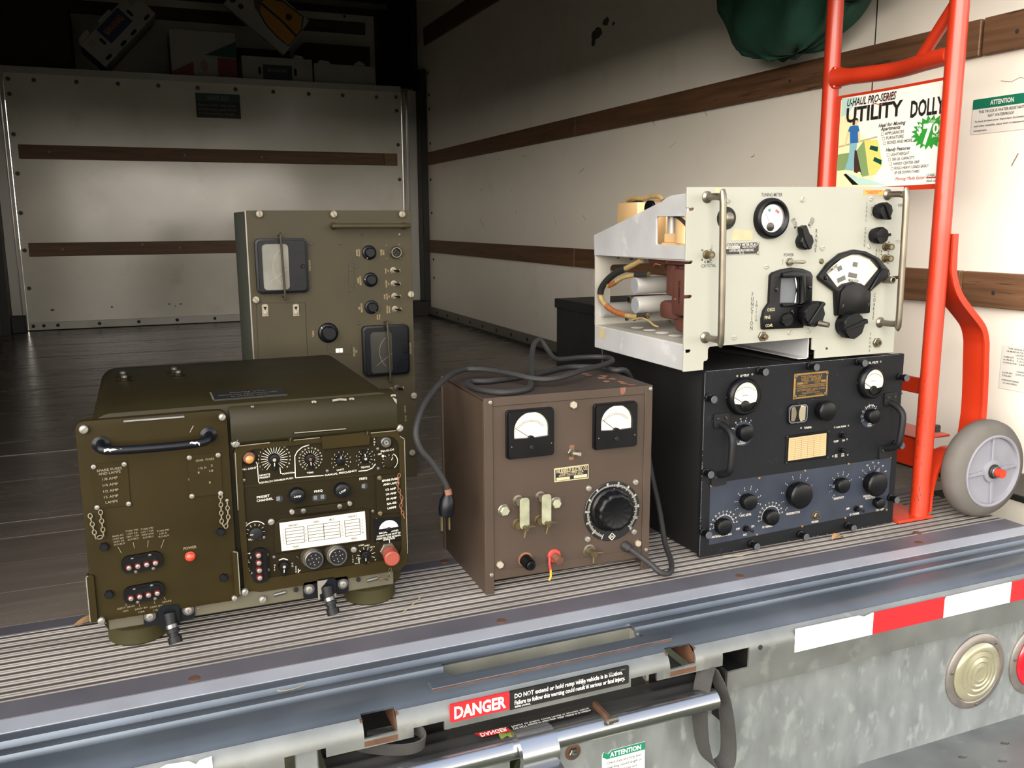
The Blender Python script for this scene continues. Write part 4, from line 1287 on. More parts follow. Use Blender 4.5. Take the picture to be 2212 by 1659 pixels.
# chart holder
hb = G().plate([(296,181), (378.6,180.5), (378.4,192.1), (295.7,191.9)], W0, W0 + 8).build('hinge_bar', 'olive_dark', U, bevel=1.5)
for p in ((308.7,187.5), (365.5,187.3)):
    screw(hb, p[0], p[1], 4.4, W0 + 8, 'steel', 'cross')
for p in ((292,186.7), (382.1,188.6)):
    G().lathe((p[0], p[1], W0 + 3), [(4, -3), (4, 3), (3, 4)], 12).build('hinge_pin', 'steel_screw', hb)
ch = G().plate([(263.2,121.5), (413.1,120.3), (415,174.2), (403.7,177.1), (274.5,177.1), (264.7,170.1)], W0, W0 + 4).build('chart_frame', 'olive_dark', U, bevel=1.5)
A0, A1, A2, A3 = (272.9,125.1), (407.1,124.3), (406.3,172.6), (271.7,171.4)
card = G().plate([A0, A1, A2, A3], W0 + 4, W0 + 4.6).build('chart_card', 'paper', ch, bevel=.2)
def bil(s_, t):
    return tuple((A0[k] * (1 - s_) * (1 - t) + A1[k] * s_ * (1 - t) + A2[k] * s_ * t + A3[k] * (1 - s_) * t) for k in (0, 1))
g = G()
for s0, s1 in ((.06, .27), (.315, .50), (.50, .69), (.75, .93)):
    for i in range(6):
        t = .22 + .11 * i
        g.strip([bil(s0, t), bil(s1, t)], .4, W0 + 4.9)
    g.strip([bil(s0, .22), bil(s0, .77)], .4, W0 + 4.9)
    g.strip([bil(s1, .22), bil(s1, .77)], .4, W0 + 4.9)
for s0, n0 in ((.03, 1), (.285, 6), (.715, 11), (.96, 16)):
    for i in range(5):
        p = bil(s0, .715 - .11 * i)
        txt(g, str(n0 + i) if n0 + i < 20 else 'M', p[0], p[1], 2.4, w=W0 + 4.9)
for t, s0, tt in (('PRESET', .155, .86), ('FREQ', .42, .875), ('MCS', .6, .875), ('PRESET', .85, .885), ('FREQ', .165, .1), ('FREQ', .85, .11)):
    p = bil(s0, tt)
    txt(g, t, p[0], p[1], 2.9, 2.35 * len(t), rot=1.5, w=W0 + 4.9)
g.build('lettering', 'dark_print', card, recalc=False)
# vertical fuse block
fb = G().plate(rrect(-12, -28, 12, 28, 10, 6), W0, W0 + 6).plate(rrect(4, -23, 9, 22, 2.4), W0 + 6, W0 + 8).build('fuse_holder', 'bakelite', U, bevel=1)
fbp = (239.2,107)
fb.location = (fbp[0] * S, 0, fbp[1] * S)
fm2 = multi('fuse_cap', [(G().lathe((0, 0, 0), [(5, 0), (5, 4), (4.4, 5)], 14), 'fuse_red'), (G().lathe((0, 0, 0), [(3.4, 4), (3.4, 6.4), (2.4, 6.8)], 12), 'steel_screw'), (G().box(-3, 3, -.3, .3, 6, 7), 'dirty')])
for i in range(4):
    inst(fm2, 'fuse_cap', fb, -2, 18.5 - 12.2 * i, W0 + 5, random.uniform(0, 90))
for a, b in ((10.5, 16), (11, -9)):
    screw(fb, a, b, 3.2, W0 + 4, 'steel')
# audio connectors
for p in ((320.7,106.6), (358.3,106.5)):
    j = G().lathe((p[0] - 2, p[1] + 1, W0), kk([(24, 0), (24, 3), (21, 8), (21, 12)]), 36).build('audio_connector', 'nickel', U)
    G().lathe((p[0], p[1], W0), kk([(20.5, 10), (20.5, 20), (19.5, 21), (17.5, 21), (17.5, 15)]), 36).build('shell', 'steel', j)
    G().lathe((p[0], p[1], W0), kk([(17.5, 14), (17.5, 18)]), 30).build('insert', 'bakelite_dull', j)
    pin = G().lathe((0, 0, 0), [(.9, 13), (.9, 14), (.5, 14.3)], 8).mesh('pin', 'steel_screw')
    for rr_, nn_ in ((8.3, 7), (4, 3)):
        for k in range(nn_):
            a = 2 * PI * k / nn_ + .3
            inst(pin, 'pin', j, p[0] + rr_ * math.cos(a), p[1] + rr_ * math.sin(a), W0)
# small level meter
mt = G().plate([(420.4,116.9), (468.4,113.6), (468.1,153.6), (420.8,157)], W0, W0 + 2.5).build('level_meter', 'bakelite', U, bevel=.6)
mc = (444.9,136.1)
G().flat(arc(mc[0], mc[1] - 1, 16.5, 12, 168, 12), W0 + 2.9).build('meter_dial', 'dial_white', mt, recalc=False)
g = G().strip([(mc[0] + 2, mc[1] - 1), (mc[0] - 11, mc[1] + 7)], .35, W0 + 3.4).strip(arc(mc[0], mc[1] - 1, 12, 35, 145, 10), .25, W0 + 3.2)
g.build('needle', 'black_print', mt, recalc=False)
G().lathe((mc[0], mc[1] - 1, W0), [(5, 2.5), (5, 3.6), (4, 4)], 18).build('meter_hub', 'bakelite', mt)
# red capped plug with chain
rc = G().lathe((442.7,100.1, W0), kk([(19, 0), (19, 6), (18, 7)]), 6).build('dummy_plug', 'nickel', U)
G().tube([(445.3,95.4, W0 + 5), (442.5,94.7, W0 + 30)], 12.5, 28).build('red_cap', 'cap_red', rc, bevel=2)
chain(U, [(464.6,228.4, W0 + 4), (460.4,210.2, W0 + 6), (467.4,185.8, W0 + 6), (464.6,171.9, W0 + 6), (470.5,153.3, W0 + 6)], 'rust_stain', .7, 8, 2.2)
chain(U, [(443.8,73.3, W0 + 10), (438.8,52.2, W0 + 8), (424.9,55.7, W0 + 8), (421.7,65.9, W0 + 8)], 'brass', .7, 7, 2.2)
for p in ((267.2,54), (415.5,53)):
    G().tube([(p[0] - 9, p[1] - 1, -8), (p[0] + 9, p[1] + 1, -8)], 3, 12).build('lock_pin', 'steel', U)
for p in ((291.6,58), (391.5,58.4)):
    screw(U, p[0], p[1], 4, -4, 'bakelite_dull', 'hex')

# ============================================================ tall olive test set behind it
TA = thing('noise_meter', 'tall olive test set standing on end behind the radio', 'test set', (.228, 2.087, 0))
G().box(6, 376, 0, 655, -330, -4).build('case', 'tall_side', TA, bevel=2)
TP = G().plate(rrect(0, 0, 379, 656, 2), -4, 0).build('front_panel', 'tall_olive', TA, bevel=.6)
G().box(-2.5, .3, 0, 656, -6, .8).build('bright_edge', 'chipped', TA)
for p in ((28.6,648.3), (194.2,647.5), (355.9,647.1), (10.5,458.1), (372.7,457.4)):
    G().lathe((p[0], p[1], 0), [(5, 0), (5, 6)], 12).build('standoff', 'cream_screw', TA)
    screw(TA, p[0], p[1], 8.2, 6, 'cream_screw', h=5, name='thumb_screw')
for p in ((374, 208), (366, 64)):
    screw(TA, p[0], p[1], 8, 4, 'cream_screw', h=5, name='thumb_screw')
def tx(C, z):
    return C
a, b = (192.5,620.9), (360,620.3)
bar_handle(TA, [(a[0], a[1], 0), (a[0], a[1], 25), (a[0] + 10, a[1], 36), (b[0] - 10, b[1], 36), (b[0], b[1], 25), (b[0], b[1], 0)], 5.6, 'tall_olive', bosses=[(a[0], a[1], 9), (b[0], b[1], 9)])
def big_meter(c0, c1, win, bar, name, label, dm='dial_cloudy'):
    (u0, v0), (u1, v1) = c0, c1
    (a0, b0), (a1, b1) = win
    o = G().plate(rrect(u0, v0, u1, v1, 11, 5), 0, 15).build(name, 'bakelite_blue', TA, bevel=3, seg=2, label=label)
    o2 = G().plate(rrect(u0 + 5, v0 + 5, u1 - 5, v1 - 5, 8, 4), 15, 19, [rrect(a0, b0, a1, b1, 9, 5)]).build('bezel', 'bakelite_blue', o, bevel=1)
    G().flat(rrect(a0 - 1, b0 - 1, a1 + 1, b1 + 1, 9, 5), 15.4).build('meter_dial', dm, o, recalc=False)
    cy = (b0 + b1) / 2
    g = G().strip(arc(a1 + 14, cy, (a1 - a0) * .85, 130, 230, 16), .4, 15.8)
    g.strip([(a1 + 5, cy), (a0 + 14, b0 + 18)], .4, 16)
    g.build('scale', 'decal_white', o, recalc=False)
    G().flat(rrect(a0, b0, a1, b1, 9, 5), 18).build('glass', 'dusty_glass', o, recalc=False)
    g = G()
    for k in (.25, .28, .31, .72, .75, .78):
        v = v0 + (v1 - v0) * k
        g.box(a1 + 4, u1 - 7, v - .6, v + .6, 19, 20)
    g.build('ribs', 'bakelite_blue', o)
    G().lathe((u1 - 12, cy, 19), [(5, 0), (5, 2), (4, 3)], 14).build('zero_screw', 'bakelite', o)
    for v in (v0 + 18, v1 - 18):
        G().lathe((a1 + 14, v, 19), [(4, 0), (4, .8)], 12).build('mount_screw', 'bakelite', o)
    (x0, y0), (x1, y1) = bar
    G().tube(smooth([(x0, y0, 0), (x0, y0, 20), (x0, y0 - 6, 28), (x1, y1 + 6, 28), (x1, y1, 20), (x1, y1, 0)], 4), 2.6, 10).build('guard_bar', 'tall_olive', o)
    return o
big_meter((13.8,471.2), (128.9,594.4), ((27.9,479.4), (86.2,582.3)), ((69.2,600.4), (72.3,461.9)), 'panel_meter', 'upper black meter behind a guard bar')
big_meter((249.7,265.3), (363.1,386.6), ((266.6,272.7), (320.1,372.2)), ((307.1,392.7), (310.6,255.2)), 'panel_meter', 'lower black meter behind a guard bar', 'dial_grey')
for p, r, pt in (((275.1,558.6), 17, 245), ((276.3,495), 17, 175), ((276.3,429.9), 16.5, 310)):
    knob(TA, p[0], p[1], r * .72, 17, 'bakelite_blue', 8, .06, skirt=r, ptr=pt, name='control_knob')
tk = (170.7,374.1)
knob(TA, tk[0], tk[1], 17.5, 24, 'bakelite_blue', 8, .06, skirt=23.5, ptr=140, name='tuning_knob', n=48)
# power connector
pc = (338.1,558)
j = G().lathe((pc[0], pc[1], 0), [(15, 0), (15, 3), (13, 5), (13, 14), (12, 15), (10.5, 15), (10.5, 4)], 28).build('power_connector', 'nickel', TA)
G().lathe((pc[0], pc[1], 0), [(10.5, 2), (10.5, 5)], 24).build('insert', 'bakelite', j)
for a in range(4):
    G().lathe((pc[0] + 5 * math.cos(a * PI / 2), pc[1] + 5 * math.sin(a * PI / 2), 5), [(1.2, 0), (1.2, 3)], 8).build('pin', 'brass', j)
for p in ((317.7,574.3), (348.7,575.8), (318.1,542.7), (350.6,543.1)):
    screw(TA, p[0], p[1], 2.5, 0, 'brass')
for p in ((332.5,515.2), (333,483.6), (333.5,453.6), (334,422.6), (333.3,229.7)):
    t = G().lathe((p[0], p[1], 0), [(8, 0), (8, .8), (6.4, 1), (6.4, 1.8), (4.6, 2), (4.6, 5)], 18).build('toggle_switch', 'nickel', TA)
    G().tube([(p[0], p[1], 4), (p[0] + 5, p[1] - .5, 12), (p[0] + 9, p[1] - 1, 18)], [1.5, 2, 2.4], 10).build('bat', 'bakelite', t)
g = G()
def V(t, p, cap, ln, rot=90):
    txt(g, t, p[0], p[1], cap, ln, rot=rot, w=.4, bold=.025)
V('TUNE FOR DIP', (135.1,531.5), 4.2, 25)
V('METER', (246.3,558.9), 4, 15)
V('BALANCE', (251.6,558.8), 4, 17)
V('POWER', (304.4,558.6), 4, 14)
V('INPUT', (309.8,558.5), 4, 12)
V('METER', (247.3,494), 4, 13)
V('SENSITIVITY', (252.3,493.9), 4, 22)
V('RF', (247.1,429.1), 4, 6)
V('SENSITIVITY', (252.8,429.4), 4, 22)
V('SWITCH', (290.3,405.3), 3.4, 12)
V('TO ADJ', (295.1,405.1), 3.4, 12)
for t1, t2, p, q in (('POWER', '', (314.1,514.8), (319.8,514.7)), ('HEATERS', '', (314.3,483.7), (320,483.5)), ('PANEL', 'LIGHTS', (309.3,453.7), (315.1,453.5)), ('SWITCHED', 'GRAPHIC', (314.7,422.6), (319.9,422.3))):
    V(t1, p, 3.4, 2.4 * len(t1))
    if t2:
        V(t2, q, 3.4, 2.4 * len(t2))
for p in ((319.8,514.7), (320,483.5), (320.2,453.3), (315.7,229.3), (320.4,229.8)):
    V('ON', p, 3.4, 5)
for p in ((348.3,514.8), (348.3,483.2), (348.6,453.1), (348.9,422.5), (349.3,229.6)):
    V('OFF', p, 3.4, 7)
V('TUNING', (136,373.5), 4, 14)
V('FREQUENCY', (230.9,325.7), 4, 22)
V('MC', (236.3,326.5), 4, 6)
V('BEARING METER', (369.7,325.9), 4, 28)
V('NOISE ON', (352, 175), 4, 17)
V('EXT ANT', (353, 152), 4, 15)
g.build('lettering', 'tan_print', TP, recalc=False)
# clip cover on the left
cv = G().plate([(8.7,316.7), (120.6,309.4), (121,446.5), (11.4,450.9)], 0, 2.2).build('side_cover', 'tall_olive', TA, bevel=.8)
for p in ((29.8,432.3), (98.8,429.8)):
    q = G().plate([(p[0] - 7, p[1] - 13), (p[0] + 7, p[1] - 13), (p[0] + 7, p[1] + 13), (p[0] + 3, p[1] + 15), (p[0] - 3, p[1] + 15), (p[0] - 7, p[1] + 13)], 2, 5).build('draw_latch', 'cream_screw', TA, bevel=.5)
    G().plate([(p[0], p[1] + 1), (p[0] - 4, p[1] + 9), (p[0] + 4, p[1] + 9)], 5, 5.6).build('latch_cutout', 'olive_dark', q)
    G().lathe((p[0], p[1] - 5, 5), [(5, 0), (5, 2.5), (4, 3)], 16).build('latch_button', 'cream_screw', q)
    G().tube([(p[0] - 9, p[1] + 3, 3.5), (p[0] + 9, p[1] + 3, 3.5)], 1.2, 8).build('latch_pin', 'brass', q)
# counter, link plate, blind screws
cw = (195.2,330.7)
cp = G().plate([(166.3,321.8), (223.9,319.6), (224.2,342.1), (167.3,344)], 0, 1.4).build('counter_plate', 'tall_olive', TA, bevel=.4)
for dx in (-4.4, 4.4):
    G().plate(rrect(cw[0] + dx - 4, cw[1] - 5, cw[0] + dx + 4, cw[1] + 5, .5), 1.4, 2).build('digit_drum', 'dial_white', cp)
lp_ = G().plate([(223.4,467.3), (236,468.2), (238.5,534), (224.6,534.3)], 0, 1.2).build('link_plate', 'tall_olive', TA, bevel=.4)
for p in ((231,519.7), (242.3,524.9), (232.4,482.9), (261.8,601.5), (139.8,581), (207.8,581.1), (244.1,392.9), (170.7,340.5), (221.9,339.5)):
    screw(TA, p[0], p[1], 3.8 if p[0] < 250 else 3.4, 0, 'tall_olive')
screw(TA, 349.9,600, 2.6, 0, 'steel_screw')
for v in (176, 150):
    screw(TA, 318, v, 7, 0, 'tall_olive')
g = G()
g.strip([(-55, 640), (-55, 610)], 2, 0)
for (dy, dz, l) in ((60, 600, 26), (28, 597, 28)):
    G().box(5.4, 6.2, dz, dz + l, -dy - 4, -dy + 4).build('louver', 'hole', TA)

# ============================================================ brown power supply
BR = thing('power_supply', 'brown steel power supply with two square white meters and a round dial', 'power supply', (.5071, 1.3438, 0), (0, 0, -1.56))
def bpt(*a):
    return a
G().box(16, 302, 22, 338, -232, -5).build('case', 'brown', BR, bevel=1)
tp_ = G().box(0, 316, 336, 343, -236, -2).build('top_plate', 'brown_top', BR, bevel=1.2)
G().plate([(0, 0), (16, 0), (16, 343), (0, 343)], -5, 0).build('front_upright', 'brown', BR, bevel=.8)
G().plate([(302, 0), (317, 0), (317, 343), (302, 343)], -5, 0).build('front_upright', 'brown', BR, bevel=.8)
G().box(0, 3, 0, 343, -236, -5).build('side_panel', 'brown', BR, bevel=.8)
G().box(314, 317, 0, 343, -236, -5).build('side_panel', 'brown', BR, bevel=.8)
G().box(-3, 8, 0, 343, -240, -234).build('rear_upright', 'brown', BR, bevel=.8)
BP = G().box(15, 303, 26, 330, -8, -2.5).build('front_panel', 'brown', BR)
G().box(16, 302, 328, 343, -5, -.6).build('top_rail', 'brown', BR, bevel=.8)
G().box(16, 302, 24, 40, -5, -.6).build('bottom_rail', 'brown', BR, bevel=.8)
for p in ((11.4,335.6), (10.6,35), (312,336.9), (310.4,37.8)):
    screw(BR, p[0], p[1], 3.6, 0, 'steel_screw')
for p, r in (((162.7,319.5), 6.6), ((26.4,51), 6.4), ((293.6,52.3), 6.2)):
    screw(BR, p[0], p[1], r, -2.5, 'cream_screw', 'hex', h=5, name='hex_bolt')
for p in ((193.6,167.1), (286.7,167.8), (285.5,75), (192.7,73.6)):
    screw(BR, p[0], p[1], 5.6, -2.5, 'steel_screw', h=4)
def sq_meter(c, hw, hh, win, name, label, nang):
    u, v = c
    WZ = -2.5
    mh = win
    dial = arc(u, v + 8, hw * .73, 0, 180, 16)
    dial = [(x, v + 8 - 8 + (y - v - 8) * .95 + 8) for x, y in dial]
    dial = [(u + hw * .73, v - 4)] + dial + [(u - hw * .73, v - 4), (u - hw * .73, v - 6)] + [(u - hw * .2, v - 7)] + arc(u, v - 9, hw * .14, 160, 20, 5) + [(u + hw * .2, v - 7), (u + hw * .73, v - 6)]
    o = G().plate(rrect(u - hw, v - hh, u + hw, v + hh, 6, 4), WZ, WZ + 6).build(name, 'bakelite', BR, bevel=1.5, label=label)
    G().plate(rrect(u - hw + 2, v - hh + 2, u + hw - 2, v + hh - 2, 5, 4), WZ + 6, WZ + 12, [list(reversed(dial))]).build('bezel', 'bakelite', o, bevel=1)
    G().flat(rrect(u - hw * .8, v - 10, u + hw * .8, v + hh * .85, 2), WZ + 6.4).build('meter_dial', 'dial_white', o, recalc=False)
    cx, cy = u, v - 8
    g = G()
    for r_ in (hw * .72, hw * .66):
        g.strip(arc(cx, cy, r_, 40, 140, 16), .25, WZ + 6.8)
    for k in range(21):
        a_ = math.radians(40 + 5 * k)
        g.strip([(cx + hw * .66 * math.cos(a_), cy + hw * .66 * math.sin(a_)), (cx + hw * (.72 if k % 5 else .78) * math.cos(a_), cy + hw * (.72 if k % 5 else .78) * math.sin(a_))], .25, WZ + 6.8)
    g.build('scale', 'grey_print', o, recalc=False)
    a_ = math.radians(nang)
    G().strip([(cx, cy), (cx + hw * .8 * math.cos(a_), cy + hw * .8 * math.sin(a_))], .4, WZ + 8).build('needle', 'black_print', o, recalc=False)
    G().lathe((u, v - hh * .55, WZ + 12), [(4, 0), (4, 1), (3, 2)], 12).build('zero_screw', 'bakelite_dull', o)
    for sx in (-1, 1):
        G().lathe((u + sx * hw * .84, v - hh * .45, WZ + 12), [(1.2, 0), (1.2, .4)], 8).build('bezel_dot', 'dirty', o)
    G().flat(rrect(u - hw * .76, v - 10, u + hw * .76, v + hh * .8, 2), WZ + 9).build('glass', 'clear_glass', o, recalc=False)
    return o
sq_meter((81.3,278), 43, 42, None, 'square_meter', 'left square meter with a white half-round dial', 145)
sq_meter((241.9,277.3), 42, 41, None, 'square_meter', 'right square meter with a white half-round dial', 142)
# toggle with rust ring
tq = (160.6,235.4)
G().flat([(tq[0] - 5, tq[1] - 13), (tq[0] + 4, tq[1] - 13), (tq[0] + 5, tq[1] + 13), (tq[0] - 4, tq[1] + 13)], -2.1).build('rust_stain', 'rust_stain', BP, recalc=False)
tg = G().lathe((tq[0], tq[1], -2.5), [(8, 0), (8, 2.2), (7, 2.8)], 6).lathe((tq[0], tq[1], -2.5), [(5, 2), (5, 8)], 14).build('toggle_switch', 'nickel', BR)
G().tube([(tq[0], tq[1], 4), (tq[0] + 4, tq[1] + .5, 12), (tq[0] + 7, tq[1] + 1, 18)], [2, 2.6, 3.2], 10).build('bat', 'cream_screw', tg)
# nameplate
n0, n1, n2, n3 = (128.4,185.7), (193.4,185.7), (193.1,211.2), (127.7,210)
np_ = G().plate([n0, n1, n2, n3], -2.5, -1.4).build('nameplate', 'paper_yellow', BR)
def qb(s_, t):
    return tuple(n0[k] * (1 - s_) * (1 - t) + n1[k] * s_ * (1 - t) + n2[k] * s_ * t + n3[k] * (1 - s_) * t for k in (0, 1))
G().flat([qb(.025, .07), qb(.975, .07), qb(.975, .93), qb(.025, .93)], -1.1).build('plate_face', 'plate_black', np_, recalc=False)
g = G()
txt(g, 'THE KNEISLEY ELECTRIC CO.', *qb(.5, .78), 7, 61, w=-.8, bold=.02)
txt(g, 'TOLEDO, OHIO, U.S.A.', *qb(.5, .58), 4, 46, w=-.8)
txt(g, 'MODEL  AND 6-115  SERIAL', *qb(.48, .42), 2.4, 46, w=-.8)
g.flat([qb(.05, .1), qb(.44, .1), qb(.44, .31), qb(.05, .31)], -.8)
g.flat([qb(.56, .12), qb(.95, .12), qb(.95, .33), qb(.56, .33)], -.8)
g.build('lettering', 'paper_yellow', np_, recalc=False)
# green binding posts and link bars
for p in ((34.5,146.9), (130.4,148.2)):
    o = G().lathe((p[0], p[1], -2.5), [(11, 0), (11, 2), (9.5, 3)], 20).build('terminal', 'nickel', BR)
    G().lathe((p[0], p[1], -2.5), [(8.6, 2.5), (8.6, 8), (7, 9.5)], 6).build('terminal_nut', 'green_screw', o)
def link(p, q, wing):
    o = G().lathe((p[0], p[1], -2.5), [(10, 0), (10, 1.6), (7, 2), (7, 12)], 18).build('knife_link', 'nickel', BR)
    G().lathe((q[0], q[1], -2.5), [(10, 0), (10, 1.6), (7, 2), (7, 10)], 18).build('link_post', 'brass', o)
    d = (q[0] - p[0], q[1] - p[1])
    G().plate(rrect(min(p[0], q[0]) + 0, q[1] - 6, min(p[0], q[0]) + 17, p[1] + 7, 6, 5), 8, 11).build('link_bar', 'green_screw', o, bevel=.5)
    x, y = q[0] + 8, q[1] - 3
    G().tube([(x, y, 9), (x, y, 22)], 4, 10).build('wing_stud', 'brass', o)
    G().ribbon([(x - 6, y - 14, 20), (x - 2, y - 4, 17), (x, y, 16), (x + 6, y + 3, 17), (x + 14, y + 5, 22)], (0, 0, 7), 2.2).build('wing_nut', 'brass', o)
    return o
link((60.2,161), (59.4,119.2), 0)
link((101.2,162.7), (100,121.3), 1)
# big dial
dcn = (240.1,119.8)
dk_ = G().lathe((dcn[0], dcn[1], -2.5), [(55, 0), (55, 2), (54, 2.8)], 64).build('dial_plate', 'plate_black', BR)
g = G()
for i in range(121):
    a_ = math.radians(247 - 291 * i / 120 - 0)
    r0 = 46 if i % 5 else 44
    r1 = 50 if i % 10 else 51
    g.strip([(dcn[0] + r0 * math.cos(a_), dcn[1] + r0 * math.sin(a_)), (dcn[0] + r1 * math.cos(a_), dcn[1] + r1 * math.sin(a_))], .3 if i % 10 else .5, .6)
    if i % 10 == 0:
        q = math.degrees(a_)
        txt(g, str(i), dcn[0] + 52.4 * math.cos(a_), dcn[1] + 52.4 * math.sin(a_), 3.6, rot=q - 90, w=.6)
a_ = math.radians(270)
for s_ in (7, 5.8):
    g.strip([(dcn[0] + s_ * x, dcn[1] - 47 + s_ * y) for x, y in ((0, 1), (1, 0), (0, -1), (-1, 0), (0, 1))], .35, .6)
txt(g, 'RH', dcn[0], dcn[1] - 47, 4, 6, w=.6)
g.build('scale', 'white_print', dk_, recalc=False)
kb2 = (235.6,125.9)
o = G().lathe((0, 0, -2.5), [(40, 3), (40, 10), (38, 12), (36, 13), (35.5, 26), (33, 30), (29, 31.5), (27, 30.6), (1, 30.6)], 96, mod=lambda t, h: 1 - (.055 * (1 - abs(math.sin(t * 6))) if 12 < h < 31.6 else 0)).build('dial_knob', 'bakelite', BR, sharp=50)
o.location = (kb2[0] * S, 0, kb2[1] * S)
a_ = math.radians(86)
G().strip([(33 * math.cos(a_), 33 * math.sin(a_)), (39 * math.cos(a_), 39 * math.sin(a_))], .8, 9.2).build('pointer', 'white_print', o, recalc=False)
# lower row: black post, red post with wire, wing terminal
p = (75.7,49)
o = G().lathe((p[0] - 2, p[1] + 4, -2.5), [(13, 0), (13, .5)], 20).build('fuse_post', 'rust_stain', BR)
G().tube([(p[0] - 2, p[1] + 3, -2), (p[0], p[1], 16)], [11, 10], 16).build('post_body', 'bakelite', o)
G().lathe((p[0], p[1], 15), [(8, 0), (8, 6), (7, 7), (4, 7), (4, 4)], 12).build('post_cap', 'bakelite', o)
p = (127.4,52.5)
o = G().lathe((p[0], p[1], -2.5), [(12, 0), (12, 4), (11, 5)], 24).build('red_terminal', 'wire_red', BR)
G().tube([(p[0], p[1], 2), (p[0] + 3, p[1] - 4, 18)], [7, 7.5], 14).build('terminal_nut', 'rust', o)
G().tube(smooth([(p[0] - 10, p[1], 4), (p[0] - 11, p[1] - 12, 5), (p[0] - 9, p[1] - 22, 5)], 4), 2.4, 10).build('wire', 'wire_red', o)
G().tube(smooth([(p[0] - 9, p[1] - 21, 5), (p[0] - 9, p[1] - 34, 6), (p[0] - 13, p[1] - 41, 7)], 4), 2, 10).build('wire_end', 'wire_yellow', o)
p = (195.9,51.7)
o = G().lathe((p[0], p[1], -2.5), [(12, 0), (12, 1.5), (9, 2), (9, 8)], 18).build('wing_terminal', 'nickel', BR)
G().tube([(p[0], p[1], 4), (p[0] + 1, p[1] - 1, 18)], 6.5, 12).build('stud', 'brass', o)
G().ribbon([(p[0] - 2, p[1] - 15, 17), (p[0], p[1] - 4, 14), (p[0] + 2, p[1], 13), (p[0] + 7, p[1] + 2, 14), (p[0] + 16, p[1] + 3, 19)], (0, 0, 6), 2.2).build('wing_nut', 'brass', o)
# orange smear on the top
g = G()
rs_ = random.Random(3)
for k in range(9):
    u, w = 262 + rs_.uniform(-14, 22) + k * 1.5, -150 + k * 17
    g.flat([(u + rs_.uniform(4, 11) * math.cos(t), w + rs_.uniform(5, 13) * math.sin(t)) for t in (0, .9, 1.8, 2.7, 3.6, 4.5, 5.4)], 0)
G().add([(a, 343.6, b) for a, b, c in g.v], g.f).build('rust_stain', 'rust_stain', tp_, recalc=False)
G().flat([(252, 343), (263, 343), (262, 334), (256, 330), (252, 335)], -.2).build('rust_stain', 'rust_stain', tp_, recalc=False)
# mains lead: from the front right corner up over the top and down the left side
W = lambda x, y, z: (x * 1000, z * 1000, -y * 1000)
e0 = (267.1,52.3)
cp_ = [(.776, 1.338, .051), (.786, 1.318, .042), (.802, 1.296, .028), (.816, 1.281, .014), (.838, 1.285, .010), (.862, 1.32, .014), (.880, 1.37, .030), (.897, 1.42, .08), (.908, 1.47, .14), (.903, 1.49, .22), (.880, 1.49, .30), (.848, 1.47, .345), (.822, 1.47, .3495), (.812, 1.515, .349), (.761, 1.542, .349), (.70, 1.512, .349), (.654, 1.486, .349), (.600, 1.47, .349), (.561, 1.462, .349), (.530, 1.468, .350), (.516, 1.44, .350), (.518, 1.395, .349), (.540, 1.356, .349), (.572, 1.354, .349), (.600, 1.372, .349), (.626, 1.42, .353), (.648, 1.47, .363), (.674, 1.525, .381), (.690, 1.55, .398), (.707, 1.56, .403), (.722, 1.56, .384), (.735, 1.563, .368), (.752, 1.568, .361), (.80, 1.578, .360), (.838, 1.572, .360), (.852, 1.548, .360), (.838, 1.51, .360), (.796, 1.474, .360), (.746, 1.445, .360), (.70, 1.41, .360), (.655, 1.39, .358), (.625, 1.405, .358), (.602, 1.44, .362), (.577, 1.495, .363), (.550, 1.525, .362), (.525, 1.515, .362), (.490, 1.475, .360), (.455, 1.435, .350), (.420, 1.395, .330), (.400, 1.370, .305), (.396, 1.362, .285), (.404, 1.36, .262), (.419, 1.36, .243), (.436, 1.36, .216), (.446, 1.36, .195), (.4475, 1.36, .185)]
def keep(o, par):
    o.parent = par
    o.matrix_parent_inverse = par.matrix_basis.inverted()
    return o
cord = keep(G().tube([W(*p) for p in smooth(cp_, 5)], 5.2, 10).build('power_cord', 'rubber'), BR)
gm = keep(G().tube([W(.7745, 1.341, .0515), W(.781, 1.329, .046)], [9.5, 7.5], 14).build('cord_grommet', 'rubber'), BR)
g = G().tube([W(.4478, 1.36, .186), W(.4472, 1.36, .180), W(.4462, 1.36, .172), W(.4445, 1.36, .158), W(.4435, 1.36, .147), W(.4432, 1.36, .145)], [6.5, 9, 12.5, 13.5, 12, 9], 14)
pg = g.build('plug', 'bakelite_blue', cord)
G().tube([W(.447, 1.358, .192), W(.4478, 1.357, .183)], [5.8, 6.5], 12).build('plug_neck', 'rust_stain', cord)
for dx in (-.006, .007):
    wb(G(), .4415 + dx - .0012, .4415 + dx + .0012, 1.357, 1.363, .121, .147).build('prong', 'brass', pg)

# ============================================================ black receiver
RC = thing('radio_receiver', 'large black radio receiver with two round meters and many knobs', 'receiver', (.937, 1.340, .0015), (0, -.25, .48))
G().box(6, 478, 0, 355, -392, -9).build('case', 'black_case', RC, bevel=4, seg=2)
RPn = G().plate(rrect(0, 0, 483, 358, 2), -8, 0).build('front_panel', 'black_wrinkle', RC, bevel=1.2)
sb = G().plate([(21,22.6), (465.5,32.1), (467.2,143), (19.6,143.5)], 0, .6)
SB = sb.build('lower_panel', 'slate', RC)
g = G()
rr = random.Random(8)
for k in range(46):
    e = rr.choice([(0.6, rr.uniform(2, 356)), (rr.uniform(2, 480), 357.4), (rr.uniform(5, 470), .8), (.6, rr.uniform(2, 120))])
    g.flat([(e[0] + rr.uniform(.4, 2.2) * math.cos(t), e[1] + rr.uniform(.4, 2.2) * math.sin(t)) for t in (0, 1.2, 2.4, 3.6, 4.9)], .35)
